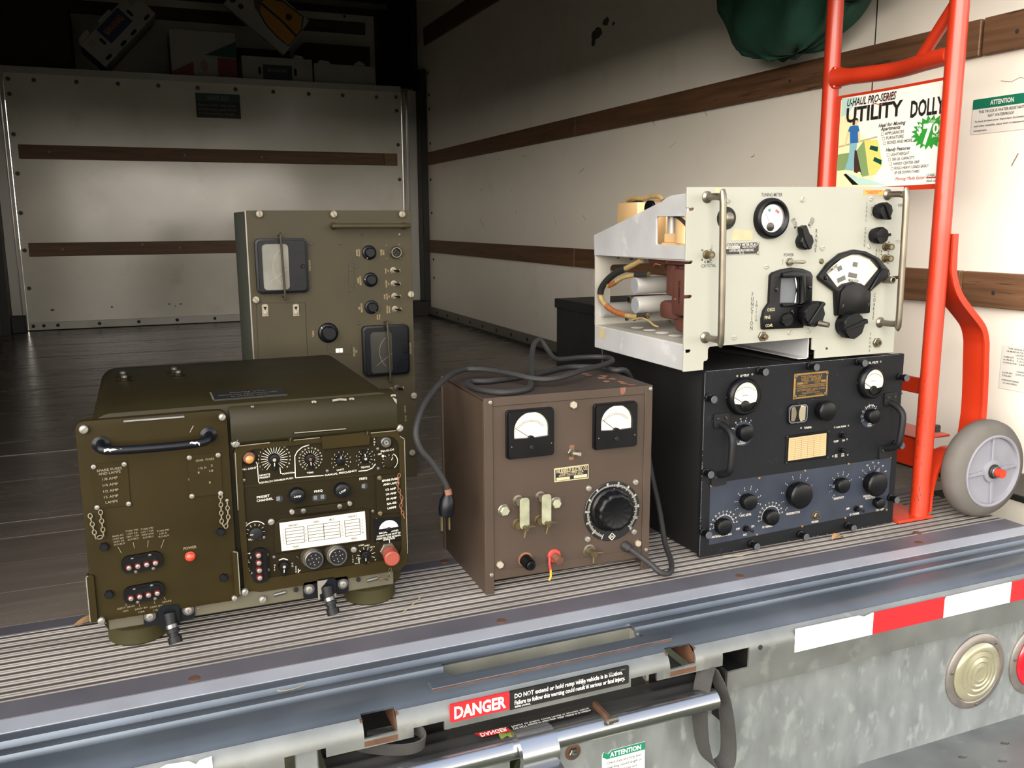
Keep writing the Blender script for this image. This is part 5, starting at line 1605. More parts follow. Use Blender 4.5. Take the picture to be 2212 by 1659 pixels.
for k in range(26):
    e = (rr.uniform(20, 460), rr.uniform(90, 340))
    g.flat([(e[0] + rr.uniform(.3, 1.1) * math.cos(t), e[1] + rr.uniform(.3, 1.1) * math.sin(t)) for t in (0, 1.2, 2.4, 3.6, 4.9)], .3)
g.strip([(.5, 5), (.5, 60)], .5, .35).strip([(.5, 80), (.5, 150)], .4, .35).strip([(.5, 210), (.5, 355)], .5, .35).strip([(3, 357.6), (470, 357.6)], .35, .35)
g.build('paint_chips', 'dial_grey', RPn, recalc=False)
# captive thumb screws
for p in ((120.5,350.3), (239.9,350.5), (359.3,350.1), (7.4,308.6), (471.8,311.7), (5.8,167.9), (472.7,171.5), (469.3,56.5), (5.3,51.4), (117.8,10.8), (236.8,12), (357.8,12.3)):
    o = G().lathe((p[0], p[1], 0), [(7.5, 0), (7.5, 4), (5, 5), (5, 14), (7.2, 15), (7.2, 21)], 18).build('thumb_screw', 'bakelite', RC)
    G().lathe((p[0], p[1], 21), [(7, 0), (7, .8), (6.2, 1.2), (6, .7), (1, .7)], 18).build('screw_rim', 'screw_ring', o)
# round meters
def round_meter(p, R_, nang, label):
    u, v = p
    o = G().lathe((u, v, 0), [(R_, 0), (R_, 7), (R_ * .94, 12), (R_ * .86, 14), (R_ * .78, 14), (R_ * .78, 9), (1, 9)], 44).build('round_meter', 'bakelite', RC, label=label)
    rd = R_ * .76
    ring = arc(u, v, rd, -25, 205, 26)
    low = arc(u, v - rd * .62, rd * .36, 160, 20, 8)
    G().flat(ring + low, 9.6).build('meter_dial', 'dial_white', o, recalc=False)
    g = G().strip(arc(u, v - rd * .5, rd * 1.15, 48, 132, 16), .3, 10)
    for k in range(15):
        a_ = math.radians(48 + 6 * k)
        g.strip([(u + rd * 1.15 * math.cos(a_), v - rd * .5 + rd * 1.15 * math.sin(a_)), (u + rd * 1.22 * math.cos(a_), v - rd * .5 + rd * 1.22 * math.sin(a_))], .3, 10)
    txt(g, 'DECIBELS' if u < 200 else 'VOLTS', u, v + rd * .1, 2.4, 13, w=10)
    g.build('scale', 'grey_print', o, recalc=False)
    a_ = math.radians(nang)
    G().strip([(u, v - rd * .5), (u + rd * 1.1 * math.cos(a_), v - rd * .5 + rd * 1.1 * math.sin(a_))], .45, 10.8).build('needle', 'black_print', o, recalc=False)
    G().lathe((u, v - rd * .62, 9), [(rd * .36, 0), (rd * .36, 3), (rd * .3, 4)], 20).build('meter_hub', 'bakelite', o)
    G().flat(circ(u, v, rd, 30), 12.5).build('glass', 'clear_glass', o, recalc=False)
    for a_ in (60, 180, 300, 90):
        G().lathe((u + R_ * 1.0 * math.cos(math.radians(a_)), v + R_ * 1.0 * math.sin(math.radians(a_)), 0), [(2.2, 0), (2.2, 2), (1.5, 2.6)], 10).build('mount_screw', 'bakelite_dull', o)
    return o
round_meter((84.9,305.1), 36, 150, 'left round output meter')
round_meter((395.9,307.5), 34, 150, 'right round filament meter')
# brass plate
b0, b1, b2, b3 = (204.1,287.8), (287.6,288.9), (286.6,337.8), (204.8,337.5)
bp_ = G().plate([b0, b1, b2, b3], 0, 1.4).build('type_plate', 'plate_brass', RC, bevel=.4)
def bq(s_, t):
    return tuple(b0[k] * (1 - s_) * (1 - t) + b1[k] * s_ * (1 - t) + b2[k] * s_ * t + b3[k] * (1 - s_) * t for k in (0, 1))
G().flat([bq(.05, .07), bq(.95, .07), bq(.95, .93), bq(.05, .93)], 1.6).build('plate_face', 'plate_black', bp_, recalc=False)
g = G()
for t, s_, tt, cap, wd in (('TYPE CRW-46193-A', .5, .84, 5, 52), ('RADIO   RECEIVER', .5, .74, 5, 48), ('FREQUENCY RANGE 15 TO 600 KC', .55, .665, 2.4, 44), ('SERIES', .32, .60, 3, 13), ('SERIAL', .68, .60, 3, 13), ('A UNIT OF MODEL RBA-6 RADIO RECEIVING EQUIPMENT', .5, .475, 2.4, 66), ('NAVY DEPARTMENT - BUREAU OF SHIPS', .5, .33, 4.2, 68), ('MANUFACTURED BY', .5, .26, 2, 20), ('THE MAGNAVOX COMPANY', .5, .2, 3, 44), ('CONTRACT NXSR', .25, .12, 2.2, 18), ('FORT WAYNE, IND.', .75, .12, 2.2, 18)):
    txt(g, t, *bq(s_, tt), cap, wd, w=1.9, bold=.02)
g.flat([bq(.08, .565), bq(.25, .565), bq(.25, .65), bq(.08, .65)], 1.9)
g.flat([bq(.79, .575), bq(.93, .575), bq(.93, .66), bq(.79, .66)], 1.9)
for t in (.52, .425):
    g.strip([bq(.06, t), bq(.94, t)], .5, 1.9)
g.build('lettering', 'plate_brass', bp_, recalc=False)
for p in ((208.8,332.7), (283.4,333.1), (208.2,293.3), (282.2,293.2)):
    screw(bp_, p[0], p[1], 3.6, 1.4, 'brass')
# tuning window
w0, w1 = (191.9,239.6), (240.6,278.8)
tw = G().plate(rrect(w0[0], w0[1], w1[0], w1[1], 10, 5), 0, 4).build('tuning_window', 'bakelite', RC, bevel=1)
g = G().plate(rrect(w0[0] + 2, w0[1] + 2, w1[0] - 2, w1[1] - 2, 8, 5), 3, 4.4, [rrect(w0[0] + 4, w0[1] + 4, w1[0] - 4, w1[1] - 4, 7, 5)])
g.build('window_trim', 'dial_grey', tw)
q0, q1 = (197.9,245.4), (233.8,273.8)
G().flat(rrect(q0[0], q0[1], q1[0], q1[1], 2), 4.5).build('window_back', 'hole', tw, recalc=False)
cu = (q0[0] + q1[0]) / 2
cvv = (q0[1] + q1[1]) / 2
hh_ = (q1[1] - q0[1]) / 2
G().flat([(q0[0] + 1, q0[1] + 1)] + arc(q0[0] - 12, cvv, 25, -35, 35, 8) + [(q0[0] + 1, q1[1] - 1)], 4.9).build('scale_disc', 'paper', tw, recalc=False)
G().flat([(q1[0] - 1, q1[1] - 1)] + arc(q1[0] + 10, cvv, 27, 145, 215, 8) + [(q1[0] - 1, q0[1] + 1)], 4.9).build('scale_disc', 'dial_white', tw, recalc=False)
G().flat(rrect(q0[0], q0[1], q1[0], q1[1], 2), 5.6).build('glass', 'dusty_glass', tw, recalc=False)
for p in ((215.4,280.6), (215.5,240.3)):
    screw(tw, p[0], p[1], 1.8, 4, 'bakelite_dull')
# knobs
def bknob(p, r, h, label=None, dome=.35, pt=None, neck=.75, name='control_knob'):
    o = G().lathe((0, 0, 0), [(r * neck, 0), (r * neck, h * .35), (r, h * .42), (r, h * .8), (r * .9, h * .92), (r * dome * 1.8 if dome * 1.8 < .88 else r * .8, h), (.5, h * 1.01)], 32).build(name, 'bakelite', RC)
    o.location = (p[0] * S, 0, p[1] * S)
    if pt is not None:
        a_ = math.radians(pt)
        ca, sa = math.cos(a_), math.sin(a_)
        q = [(r * .4, -r * .42), (r * 1.4, 0), (r * .4, r * .42)]
        G().plate([(x * ca - y * sa, x * sa + y * ca) for x, y in q], 6, 8).build('pointer', 'dial_grey', o)
    return o
bknob((273.4,261.9), 20, 26, name='tuning_knob')
bknob((84.7,237.1), 16, 22)
bknob((396.5,239.3), 15, 22)
bknob((99.7,100.9), 16, 22)
bknob((154.7,62.4), 15.5, 22)
bknob((43.1,60.1), 16.5, 22)
bknob((217.5,100.1), 26, 30, name='regeneration_knob')
bknob((328,104.2), 15.5, 22, pt=188)
bknob((412.6,97.3), 25, 28, pt=60, name='band_knob')
bknob((431.8,52.6), 11.5, 18)
g = G()
def RT(t, p, cap, wd, rot=0, w=.9):
    txt(g, t, p[0], p[1], cap, wd, rot=rot, w=w, bold=.02)
def rticks(c, r, a0, a1, nums, rr=.4, w=.9, cap=3.2, ln=3.4, gap=3.4):
    n = len(nums)
    for i, t in enumerate(nums):
        a_ = math.radians(a0 + (a1 - a0) * i / (n - 1))
        g.strip([(c[0] + r * math.cos(a_), c[1] + r * math.sin(a_)), (c[0] + (r + ln) * math.cos(a_), c[1] + (r + ln) * math.sin(a_))], rr, w)
        txt(g, str(t), c[0] + (r + ln + gap) * math.cos(a_), c[1] + (r + ln + gap) * math.sin(a_), cap, w=w)
RT('OUTPUT', (88.6,343.5), 4.2, 20)
RT('FIL. VOLTS', (401.3,345.7), 4.2, 24)
RT('TUNING', (243.6,228.7), 4.2, 18)
RT('AUDIO TUNING', (327.8,222), 3.6, 25)
RT('OFF', (318.7,193), 3.8, 9)
RT('ON', (335.7,193.1), 3.8, 7)
RT('450', (318.8,164.9), 3, 7)
RT('770', (319.1,161.1), 3, 7)
RT('770', (336.2,164.8), 3, 7)
RT('1200', (336.4,161.2), 3, 8)
RT('ADD', (87,217.9), 3.4, 9)
RT('DECIBELS', (87.2,213.9), 3.4, 18)
RT('AUDIO', (401.4,220.7), 3.2, 10)
RT('TUNING', (401.7,216.6), 3.2, 11)
RT('AVC LEVEL', (104.2,70.6), 4.4, 26)
RT('REGENERATION', (218.4,58.4), 4.4, 33)
RT('PHONES', (274.8,32.2), 4.4, 17)
RT('SENSITIVITY', (332.9,73.8), 4.4, 27)
RT('FREQUENCY', (410.5,68.3), 4.2, 26)
RT('KILOCYCLES', (416.5,63.3), 4.2, 26)
RT('D C POWER', (376.9,33.9), 4.4, 25)
RT('OFF', (358.1,47.7), 4.2, 9)
RT('ON', (393.3,47.6), 4.2, 7)
RT('OSC TEST', (444.8,33.5), 4, 22)
RT('ANTENNA COUPLING', (49.3,37.3), 4.2, 46)
RT('OFF', (86.5,45.1), 4.2, 9)
RT('ON', (121.2,45.3), 4.2, 7)
RT('AVC', (103.7,30.8), 4.2, 9)
RT('RF TRIMMER', (156.9,39.6), 4.2, 24)
rticks((107.6,95.7), 24, 232, -15, [0, 1, 2, 3, 4, 5, 6, 7, 8])
rticks((225.3,96.1), 32, 228, 20, [0, 1, 2, 3, 4, 5, 6, 7])
rticks((335.7,98.7), 22, 228, 20, [0, 1, 2, 3, 4, 5, 6, 7])
rticks((53.3,54.6), 23, 180, 10, [50, 40, 30, 20, 10, 0, 10, 20, 30, 40, 50], gap=4)
rticks((163,58.9), 21, 190, 10, [50, 40, 30, 20, 10, 0, 10, 20, 30, 40, 50], gap=4)
rticks((419.6,101.4), 22, 170, 25, ['1', '2', '3', '4', '', ''], gap=3)
rticks((419.6,101.4), 33, 165, 22, ['15', '21', '40.5', '77.5', '150', '300', '600'], cap=2.8, ln=.6, gap=3)
rticks((90.1,235.9), 20, 160, 50, ['OFF', '15', '10', '5', '0'], ln=3, gap=3.4, cap=3)
rticks((400.8,237.5), 17, 205, 45, ['1', '2', '3', '4', '5', '6', '7'], ln=3, gap=3, cap=3)
g.strip(arc(53.3,54.6, 23, 180, 10, 20), .5, .9)
g.strip(arc(163,58.9, 21, 190, 10, 20), .5, .9)
g.strip(arc(402.1,244.1, 15, 140, 45, 10), .6, .9)
for p in ((71.7,344.1), (105.8,344.6), (227.2,229.5), (311.3,222.3), (346.2,222.2), (311,163.1), (312.4,193.4), (344.7,194.3), (419.9,346.1), (349.2,162)):
    g.strip(circ(p[0], p[1], 1.6, 8) + [(p[0] + 1.6, p[1])], .3, .9)
g.build('lettering', 'white_print', RPn, recalc=False)
for p, r in (((90.1,235.9), 24), ((401.4,238.7), 23)):
    G().lathe((p[0], p[1] - 3, 0), [(r, 0), (r, .7)], 36).build('dial_disc', 'slate', RC)
# chart window
k0, k1, k2, k3 = (197.8,167.3), (290.8,168), (289.5,213.4), (197.6,212.6)
cf = G().plate([(k0[0] - 6, k0[1] - 4), (k1[0] + 7, k1[1] - 6), (k2[0] + 7, k2[1] + 5), (k3[0] - 5, k3[1] + 5)], 0, 2.4).build('chart_frame', 'bakelite', RC, bevel=.8)
cc = G().plate([k0, k1, k2, k3], 2.4, 3).build('chart_card', 'paper_cream', cf)
g = G()
def kq(s_, t):
    return tuple(k0[k] * (1 - s_) * (1 - t) + k1[k] * s_ * (1 - t) + k2[k] * s_ * t + k3[k] * (1 - s_) * t for k in (0, 1))
for i in range(1, 12):
    g.strip([kq(.02, i / 12), kq(.98, i / 12)], .2, 3.2)
for i in range(1, 6):
    g.strip([kq(i / 6, .02), kq(i / 6, .9)], .2, 3.2)
g.build('ruled_lines', 'rust_stain', cc, recalc=False)
for p in ((193,215.6), (294.2,216.1), (194.2,163.8), (295.7,163.2)):
    screw(RC, p[0], p[1], 2.4, 2.4, 'bakelite_dull')
# toggles, phones jack
for p in ((330.6,204.9), (331.5,174.7), (104.2,43.8), (380.3,45.2)):
    t = G().lathe((p[0], p[1], 0), [(7, 0), (7, 1.6), (5, 2), (5, 7)], 16).build('toggle_switch', 'bakelite', RC)
    G().tube([(p[0], p[1], 5), (p[0] + 3, p[1] - 1, 13), (p[0] + 5, p[1] - 2, 18)], [1.8, 2.2, 2.8], 10).build('bat', 'bakelite_dull', t)
p = (275.4,45.3)
t = G().lathe((p[0], p[1], .6), [(10, 0), (10, 1.2)], 24).build('phone_jack', 'brass', RC)
G().lathe((p[0], p[1], 1.8), [(8, 0), (8, 4), (7, 5)], 6).lathe((p[0], p[1], 1.8), [(5, 4), (5, 9), (3, 9), (3, 5)], 18).build('jack_nut', 'nickel', t)
G().lathe((p[0], p[1], 6), [(3, 0), (3, 4.6)], 12).build('jack_hole', 'hole', t)
for p in ((21.8,138.8), (132.2,140.3), (243,141.6), (353.2,142.5), (464.4,143.3), (242.8,27.2), (132.2,26.6), (353.2,28.5), (463.8,30.9)):
    screw(RC, p[0], p[1], 2.4, .6, 'plate_brass')
# handles
def rhandle(pa, pb, off):
    for q, s_ in ((pa, 1), (pb, -1)):
        G().plate(rrect(q[0] - 17, q[1] - 13, q[0] + 17, q[1] + 13, 4), 0, 4).build('handle_foot', 'bakelite_dull', RC, bevel=1)
        for dx in (-9, 9):
            screw(RC, q[0] + dx, q[1] + 4, 3.6, 4, 'bakelite_dull', h=2)
    bar_handle(RC, [(pa[0], pa[1] - 8, 3), (pa[0] + 1, pa[1] - 12, 16), (pa[0] + 1, pa[1] - 20, 30), (pa[0], pa[1] - 34, 37), (pb[0], pb[1] + 34, 37), (pb[0] + 1, pb[1] + 20, 30), (pb[0], pb[1] + 12, 16), (pb[0], pb[1] + 8, 3)], 6.6, 'bakelite_dull')
rhandle((38.7,263.7), (37.2,151.5), 0)
rhandle((451.9,267.7), (447.8,156.8), 0)
# brass tag and papers on top, seen under the white panel
o = G().add([(a, c, b) for a, b, c in G().plate([(170, -210), (360, -210), (352, -20), (215, -20)], 356.2, 357).v], G().plate([(170, -210), (360, -210), (352, -20), (215, -20)], 356.2, 357).f).build('top_plate', 'black_case', RC)
tgp = thing('paper_tag', 'yellowed paper card lying on the black receiver under the white panel', 'card', (1.21, 1.40, .3635), (0, -.25, 12))
pp = G().plate(rrect(0, 0, 120, 70, 1), 0, .8)
G().add([(a, c, -b) for a, b, c in pp.v], pp.f).build('card', 'plate_black', tgp)
pp = G().plate(rrect(2, 2, 118, 24, 1), .9, 1.2)
G().add([(a, c, -b) for a, b, c in pp.v], pp.f).build('card_stripes', 'paper_yellow', tgp)

# black cabinet behind
BC = thing('black_cabinet', 'plain black cabinet with a lipped lid behind the receiver', 'cabinet', (.955, 1.775, 0))
G().box(4, 445, 0, 418, -242, 0).build('body', 'black_case', BC, bevel=2)
G().box(0, 450, 416, 439, -247, 3).build('lid', 'black_case', BC, bevel=2)

# ============================================================ pale grey frequency meter
FM = thing('frequency_meter', 'pale grey rack frequency meter with open chassis on top of the black receiver', 'frequency meter', (.893, 1.345, .3605), (0, -.6, 0))
out = [(0, 0), (43, 0), (43, 15), (52, 17), (52, 42), (290, 43), (290, 20), (298, 18), (298, 0), (497, 0), (497, 326), (0, 326)]
def slot(v, left=True, l=17, h=7):
    u0, u1 = (-1, l) if left else (497 - l, 498)
    return rrect(u0, v - h / 2, u1, v + h / 2, 0)
def notch(P, vs, left):
    return P
o2 = [(0, 0), (43, 0), (43, 14), (44, 16), (50, 17), (52, 20), (52, 38), (56, 42), (289, 43), (290, 41), (290, 20), (298, 18), (298, 2), (497, 0)]
for v in (58, 150, 220, 290):
    o2 += [(497, v - 3), (484, v - 3), (481, v), (484, v + 3), (497, v + 3)]
o2 += [(497, 326), (0, 326)]
for v in (288, 196, 135, 37):
    o2 += [(0, v + 3), (13, v + 3), (16, v), (13, v - 3), (0, v - 3)]
FP = G().plate(o2, -4, 0).build('front_panel', 'fr_panel', FM, bevel=.5)
# chassis: side plates, deck, tray
d_ = lambda pts: pts
def side(pts, u0, u1, name, m, holes=()):
    """plate in the depth/height plane, between u0 and u1; pts are (depth, height)"""
    p = G().plate(pts, u0, u1, holes)
    return G().add([(c, b, -a - 4) for a, b, c in p.v], p.f).build(name, m, FM, bevel=.6)
side([(0, 200), (348, 197), (350, 239), (85, 303), (70, 309), (55, 313), (0, 316)], 4, 8, 'side_plate', 'alu', [list(reversed(rrect(6, 225, 102, 276, 5)))])
side([(0, 200), (348, 197), (350, 239), (85, 303), (55, 313), (0, 316)], 486, 489, 'side_plate', 'alu')
FMt = G().box(4, 7, 0, 48, -350, -4).build('tray_side', 'alu', FM, bevel=1)
G().box(486, 489, 0, 48, -350, -4).build('tray_side', 'alu', FM, bevel=1)
G().box(4, 489, 0, 48, -350, -347).build('tray_back', 'alu', FM, bevel=1)
G().box(6, 487, 47, 49, -349, -5).build('tray_floor', 'alu_inner', FM)
G().box(6, 487, 197, 200, -347, -4).build('upper_deck', 'alu_inner', FM)
hole_m = G().lathe((0, 0, 0), [(13, 0), (13, .3)], 20, 'v').mesh('vent_hole', 'dial_white')
for i in range(6):
    inst(hole_m, 'vent_hole', FM, 58, 49, -262 + i * 48)
# rear wall of the lower bay with window
bw = G().plate(rrect(4, 48, 489, 200, 1), -350, -347, [rrect(40, 86, 470, 176, 8, 4)]).build('rear_plate', 'alu_inner', FM)
# yellow patch
G().add([(3.6, b, -a) for a, b in ((300, 44), (330, 46), (331, 24), (302, 22))], [(0, 1, 2, 3)]).build('tape_stain', 'paper_yellow', FMt, recalc=False)
# tubes / cans
def can(du, v, r, L, name, m='can', u=60):
    """electrolytic can lying along the depth axis towards the front: du = depth of its rear face"""
    return None
def lcan(c, r, L, ang, name='capacitor_can'):
    """can lying across the chassis, its flat end facing left; c = (depth, height) of that end"""
    x0 = 18
    o = G().lathe((x0, c[1], -c[0]), [(r * .96, 0), (r, 1.5), (r, L)], 28, 'u').build(name, 'can', FM)
    G().lathe((x0, c[1], -c[0]), [(r * .86, -.5), (r * .86, .6), (1, .8)], 24, 'u').build('can_end', 'can_end', o)
    return o
lcan((207.3,141.2), 17, 90, 0)
lcan((203.5,102.8), 17, 90, 0)
lcan((341.2,80.3), 15.5, 120, 0)
o = G().lathe((40, *(232.4,111.8), 0)[:1] + (0, 0), [(1, 0), (1, 1)], 8) if 0 else None
q = (232.4,111.8)
o = G().lathe((20, q[1], -q[0]), [(8, 0), (8, 30)], 18, 'u').build('rear_fuse_post', 'nickel', FM)
G().lathe((20, q[1], -q[0]), [(5, -1), (5, 2), (3, 2), (3, -.5)], 14, 'u').build('post_hole', 'bakelite', o)
# brick red moulded capacitors
def mblock(u0, u1, v0, v1, dd0, dd1, name='moulded_capacitor', bv=5):
    return G().box(u0, u1, v0, v1, -dd1, -dd0).build(name, 'mold_red', FM, bevel=bv, seg=2)
e0_, e1_ = (88.1,129.2), (54,188.5)
mblock(26, 60, e0_[1], e1_[1], 78, 106)
e0_, e1_ = (47.5,96), (6.8,182)
o = mblock(18, 52, e0_[1], e1_[1], 22, 74)
g = G()
txt(g, 'GUDEMAN', 0, 0, 5.5, 42, rot=-90, w=0)
G().add([(17.6, (e0_[1] + e1_[1]) / 2 + b, -46 + a) for a, b, c in g.v], g.f).build('lettering', 'plate_black', o, recalc=False)
e0_, e1_ = (109.5,84.4), (48.4,114.6)
mblock(22, 64, e0_[1], e1_[1] + 4, 66, 124, bv=9)
mblock(30, 70, e0_[1] - 22, e0_[1] + 8, 26, 84, bv=9)
e0_, e1_ = (193.7,166.2), (133.4,184)
mblock(60, 90, e0_[1], e1_[1], 128, 168, bv=3)
o = mblock(20, 56, e1_[1] + 4, e1_[1] + 14, 22, 160, 'terminal_board', 2)
mblock(24, 54, e1_[1] - 6, e1_[1] + 3, 22, 60, bv=2)
# cable harness
def hp_(p, u):
    return (u, p[1], -p[0])
P = [hp_((174.9,192.3), 14), hp_((222,176.8), 12), hp_((271.8,162), 10), hp_((308.5,142.7), 8), hp_((329.2,123.8), 8), hp_((329.7,103.3), 10), hp_((302.3,87.7), 14), hp_((263.3,79.7), 18), hp_((216.5,78.3), 22), hp_((174.4,84.3), 30)]
SP = smooth(P, 6)
hn = G().tube(SP, 5.4, 12).build('cable_harness', 'cloth_wire', FM)
G().tube(SP[7:27], 7, 12).build('tape_wrap', 'rubber', hn)
G().tube(SP[-5:], 6.4, 12).build('tape_wrap', 'rubber', hn)
G().tube(SP[34:46], 5.7, 12).build('orange_lead', 'orange_wire', hn)
P = [hp_((301.5,134.3), 10), hp_((279.8,141.8), 12), hp_((248.8,154.5), 14), hp_((216.2,160.9), 20), hp_((166.8,165.7), 26)]
SP = smooth(P, 6)
h2 = G().tube(SP, 4.6, 12).build('cable_branch', 'cloth_wire', FM)
G().tube(SP[-6:], 5.2, 12).build('tape_wrap', 'rubber', h2)
G().tube(SP[2:9], 4.9, 12).build('orange_lead', 'orange_wire', h2)
P = [hp_((217.6,71.7), 20), hp_((184.9,78.5), 20), hp_((160.8,76), 22), hp_((138.3,68.9), 22), hp_((126.2,67.3), 24)]
G().tube(smooth(P, 5), 1.8, 8).build('lead_wire', 'cloth_wire', FM)
for a, b, c in (((142.1,182.5), (129.2,187.6), (120.4,185.7)), ((95.1,189), (89.1,196.9), (80.5,189.6)), ((69.2,124), (59.1,125.9), (51,126.5))):
    G().tube(smooth([hp_(a, 22), hp_(b, 18), hp_(c, 24)], 5), 1.2, 8).build('lead_wire', 'orange_wire', FM)
for p in ((300.5,195.4), (245,194.8), (260.9,69.6), (231.1,72), (100.6,77.3)):
    G().lathe((30, p[1], -p[0]), [(5, 0), (5, 4), (2, 4)], 12, 'u').build('terminal_lug', 'nickel', FM)
G().box(45, 60, 165, 186, -108, -90).build('relay', 'gold', FM, bevel=1)
# gold blocks on the upper deck
q0, q1 = (375.1,258.4), (287.9,306.1)
gb = G().box(70, 150, 205, q1[1], -q0[0], -q1[0]).build('gold_can', 'gold', FM, bevel=5, seg=2, label='gold shielded can at the back of the upper deck')
q0, q1 = (316,283.2), (241.4,307.6)
G().box(110, 190, 205, q1[1], -q0[0], -q1[0]).build('gold_can', 'gold', FM, bevel=5, seg=2)
G().box(14, 60, 201, 228, -104, -8).build('gold_block', 'gold', FM, bevel=1.5)
G().box(20, 60, 228, 245, -104, -8).build('gold_block', 'gold', FM, bevel=1.5)
G().lathe((40, 228, -46), [(28, 0), (28, 60), (24, 62)], 28, 'v').build('gold_drum', 'gold', FM)
G().lathe((30, 228, -92), [(9, 0), (9, 66), (7, 68)], 18, 'v').build('vacuum_tube', 'can', FM)
q = [(372.5,310.5), (352.2,315.1), (307.4,312.8), (269.5,316.6), (241.7,314.7), (230,307.3)]
hw_ = G().tube(smooth([hp_(p, 95) for p in q], 5), [5.0] * 26, 10).build('top_wire', 'cloth_wire', FM)
q = [(356.8,303.9), (316.9,305.6), (287.6,298.9)]
G().tube(smooth([hp_(p, 92) for p in q], 5), 4, 10).build('black_lead', 'rubber', hw_)
q = [(58.4,277.6), (34.4,270), (10.7,255.4), (2.8,247.1)]
G().tube(smooth([hp_(p, 12) for p in q], 5), 3, 10).build('black_lead', 'rubber', FM)
q = (220.9,291.7)
G().lathe((56, q[1], -q[0]), [(16, 0), (16, 8)], 20, 'u').build('round_cap', 'bakelite', FM)
# front: handles
def fhandle(pa, pb, lean):
    bar_handle(FM, [(pa[0], pa[1], 0), (pa[0], pa[1], 30), (pa[0] + .4, pa[1] - 3, 42), (pa[0] + .6, pa[1] - 12, 47), (pb[0] + .6, pb[1] + 12, 47), (pb[0] + .4, pb[1] + 3, 42), (pb[0], pb[1], 30), (pb[0], pb[1], 0)], 6, 'nickel', bosses=[(pa[0], pa[1], 10.5), (pb[0], pb[1], 10.5)])
fhandle((41.3,308.6), (44.7,59.9), 0)
fhandle((455.2,311), (456.3,63.2), 0)
# round tuning meter
mp_ = (178.8,269.8)
o = G().lathe((mp_[0], mp_[1], 0), [(37, 0), (37, 6), (35, 11), (31, 13), (27, 11), (25.5, 9), (25.5, 5), (1, 5)], 48).build('tuning_meter', 'bakelite', FM)
G().flat(circ(mp_[0], mp_[1], 25, 32), 5.5).build('meter_dial', 'dial_white', o, recalc=False)
u, v = mp_
g = G().flat(arc(u, v - 8, 26, 72, 48, 6) + arc(u, v - 8, 21, 48, 72, 6), 5.9)
g.build('red_zone', 'red_print', o, recalc=False)
G().flat(arc(u, v - 8, 26, 112, 98, 4) + arc(u, v - 8, 21, 98, 112, 4), 5.9).build('green_zone', 'decal_green', o, recalc=False)
G().lathe((u - 3, v - 15, 5), [(8, 0), (8, 2), (3, 3)], 18).build('meter_hub', 'bakelite_dull', o)
G().strip([(u - 3, v - 15), (u - 16, v + 10)], .4, 8).build('needle', 'black_print', o, recalc=False)
G().flat(circ(u, v, 25.4, 32), 9.4).build('glass', 'clear_glass', o, recalc=False)
# indicator jewel
p = (85.4,271.5)
o = G().lathe((p[0] - 2, p[1], 0), [(20, 0), (20, 1.2)], 32).build('indicator_lamp', 'bakelite', FM)
G().lathe((p[0] - 2, p[1], 0), [(12, 1), (12, 6), (10, 10), (5, 12.5), (.5, 13)], 24).build('jewel', 'nickel', o)
# knobs
def fk(p, r, h, bar=None, name='control_knob'):
    """scalloped knob with a raised bar across its face"""
    o = G().lathe((0, 0, 0), [(r * .8, 0), (r * .8, h * .3), (r, h * .36), (r, h * .85), (r * .9, h), (.4, h)], 40, mod=lambda t, hh: 1 - .06 * abs(math.sin(t * 4.5)) if hh > h * .3 else 1).build(name, 'bakelite', FM, sharp=45)
    o.location = (p[0] * S, 0, p[1] * S)
    if bar is not None:
        a_ = math.radians(bar)
        ca, sa = math.cos(a_), math.sin(a_)
        G().plate([(x * ca - y * sa, x * sa + y * ca) for x, y in ((-r * .9, -r * .1), (r * 1.12, -r * .16), (r * 1.12, r * .16), (-r * .9, r * .1))], h * .4, h * 1.12).build('grip_bar', 'bakelite', o, bevel=1)
    return o
fk((433,280.2), 16.5, 24, -60, 'level_knob')
fk((427,233.8), 16.5, 24, 5, 'check_knob')
o = fk((268.2,91.9), 25, 30, 50, 'fine_knob')
G().tube([(10, -17, 30), (16, -19, 48)], [6, 5], 14).build('crank_pin', 'nickel', o)
fk((364.6,64.8), 27, 30, 15, 'coarse_knob')
# range pointer knob
p = (253.1,226.8)
o = G().lathe((0, 0, 0), [(15, 0), (16, 8), (15, 16), (13, 18)], 36, mod=lambda t, hh: 1 - .05 * abs(math.sin(t * 4))).build('range_knob', 'bakelite', FM, sharp=45)
o.location = (p[0] * S, 0, p[1] * S)
a_ = math.radians(112)
ca, sa = math.cos(a_), math.sin(a_)
G().plate([(x * ca - y * sa, x * sa + y * ca) for x, y in ((-15, -4), (12, -8), (30, -6), (30, 6), (12, 8), (-15, 4))], 5, 20).build('pointer_bar', 'bakelite', o, bevel=1.5)
# power toggle
toggle(FM, 226.9,189.3, 2, 9, 'nickel', 27, 50, bat='nickel')
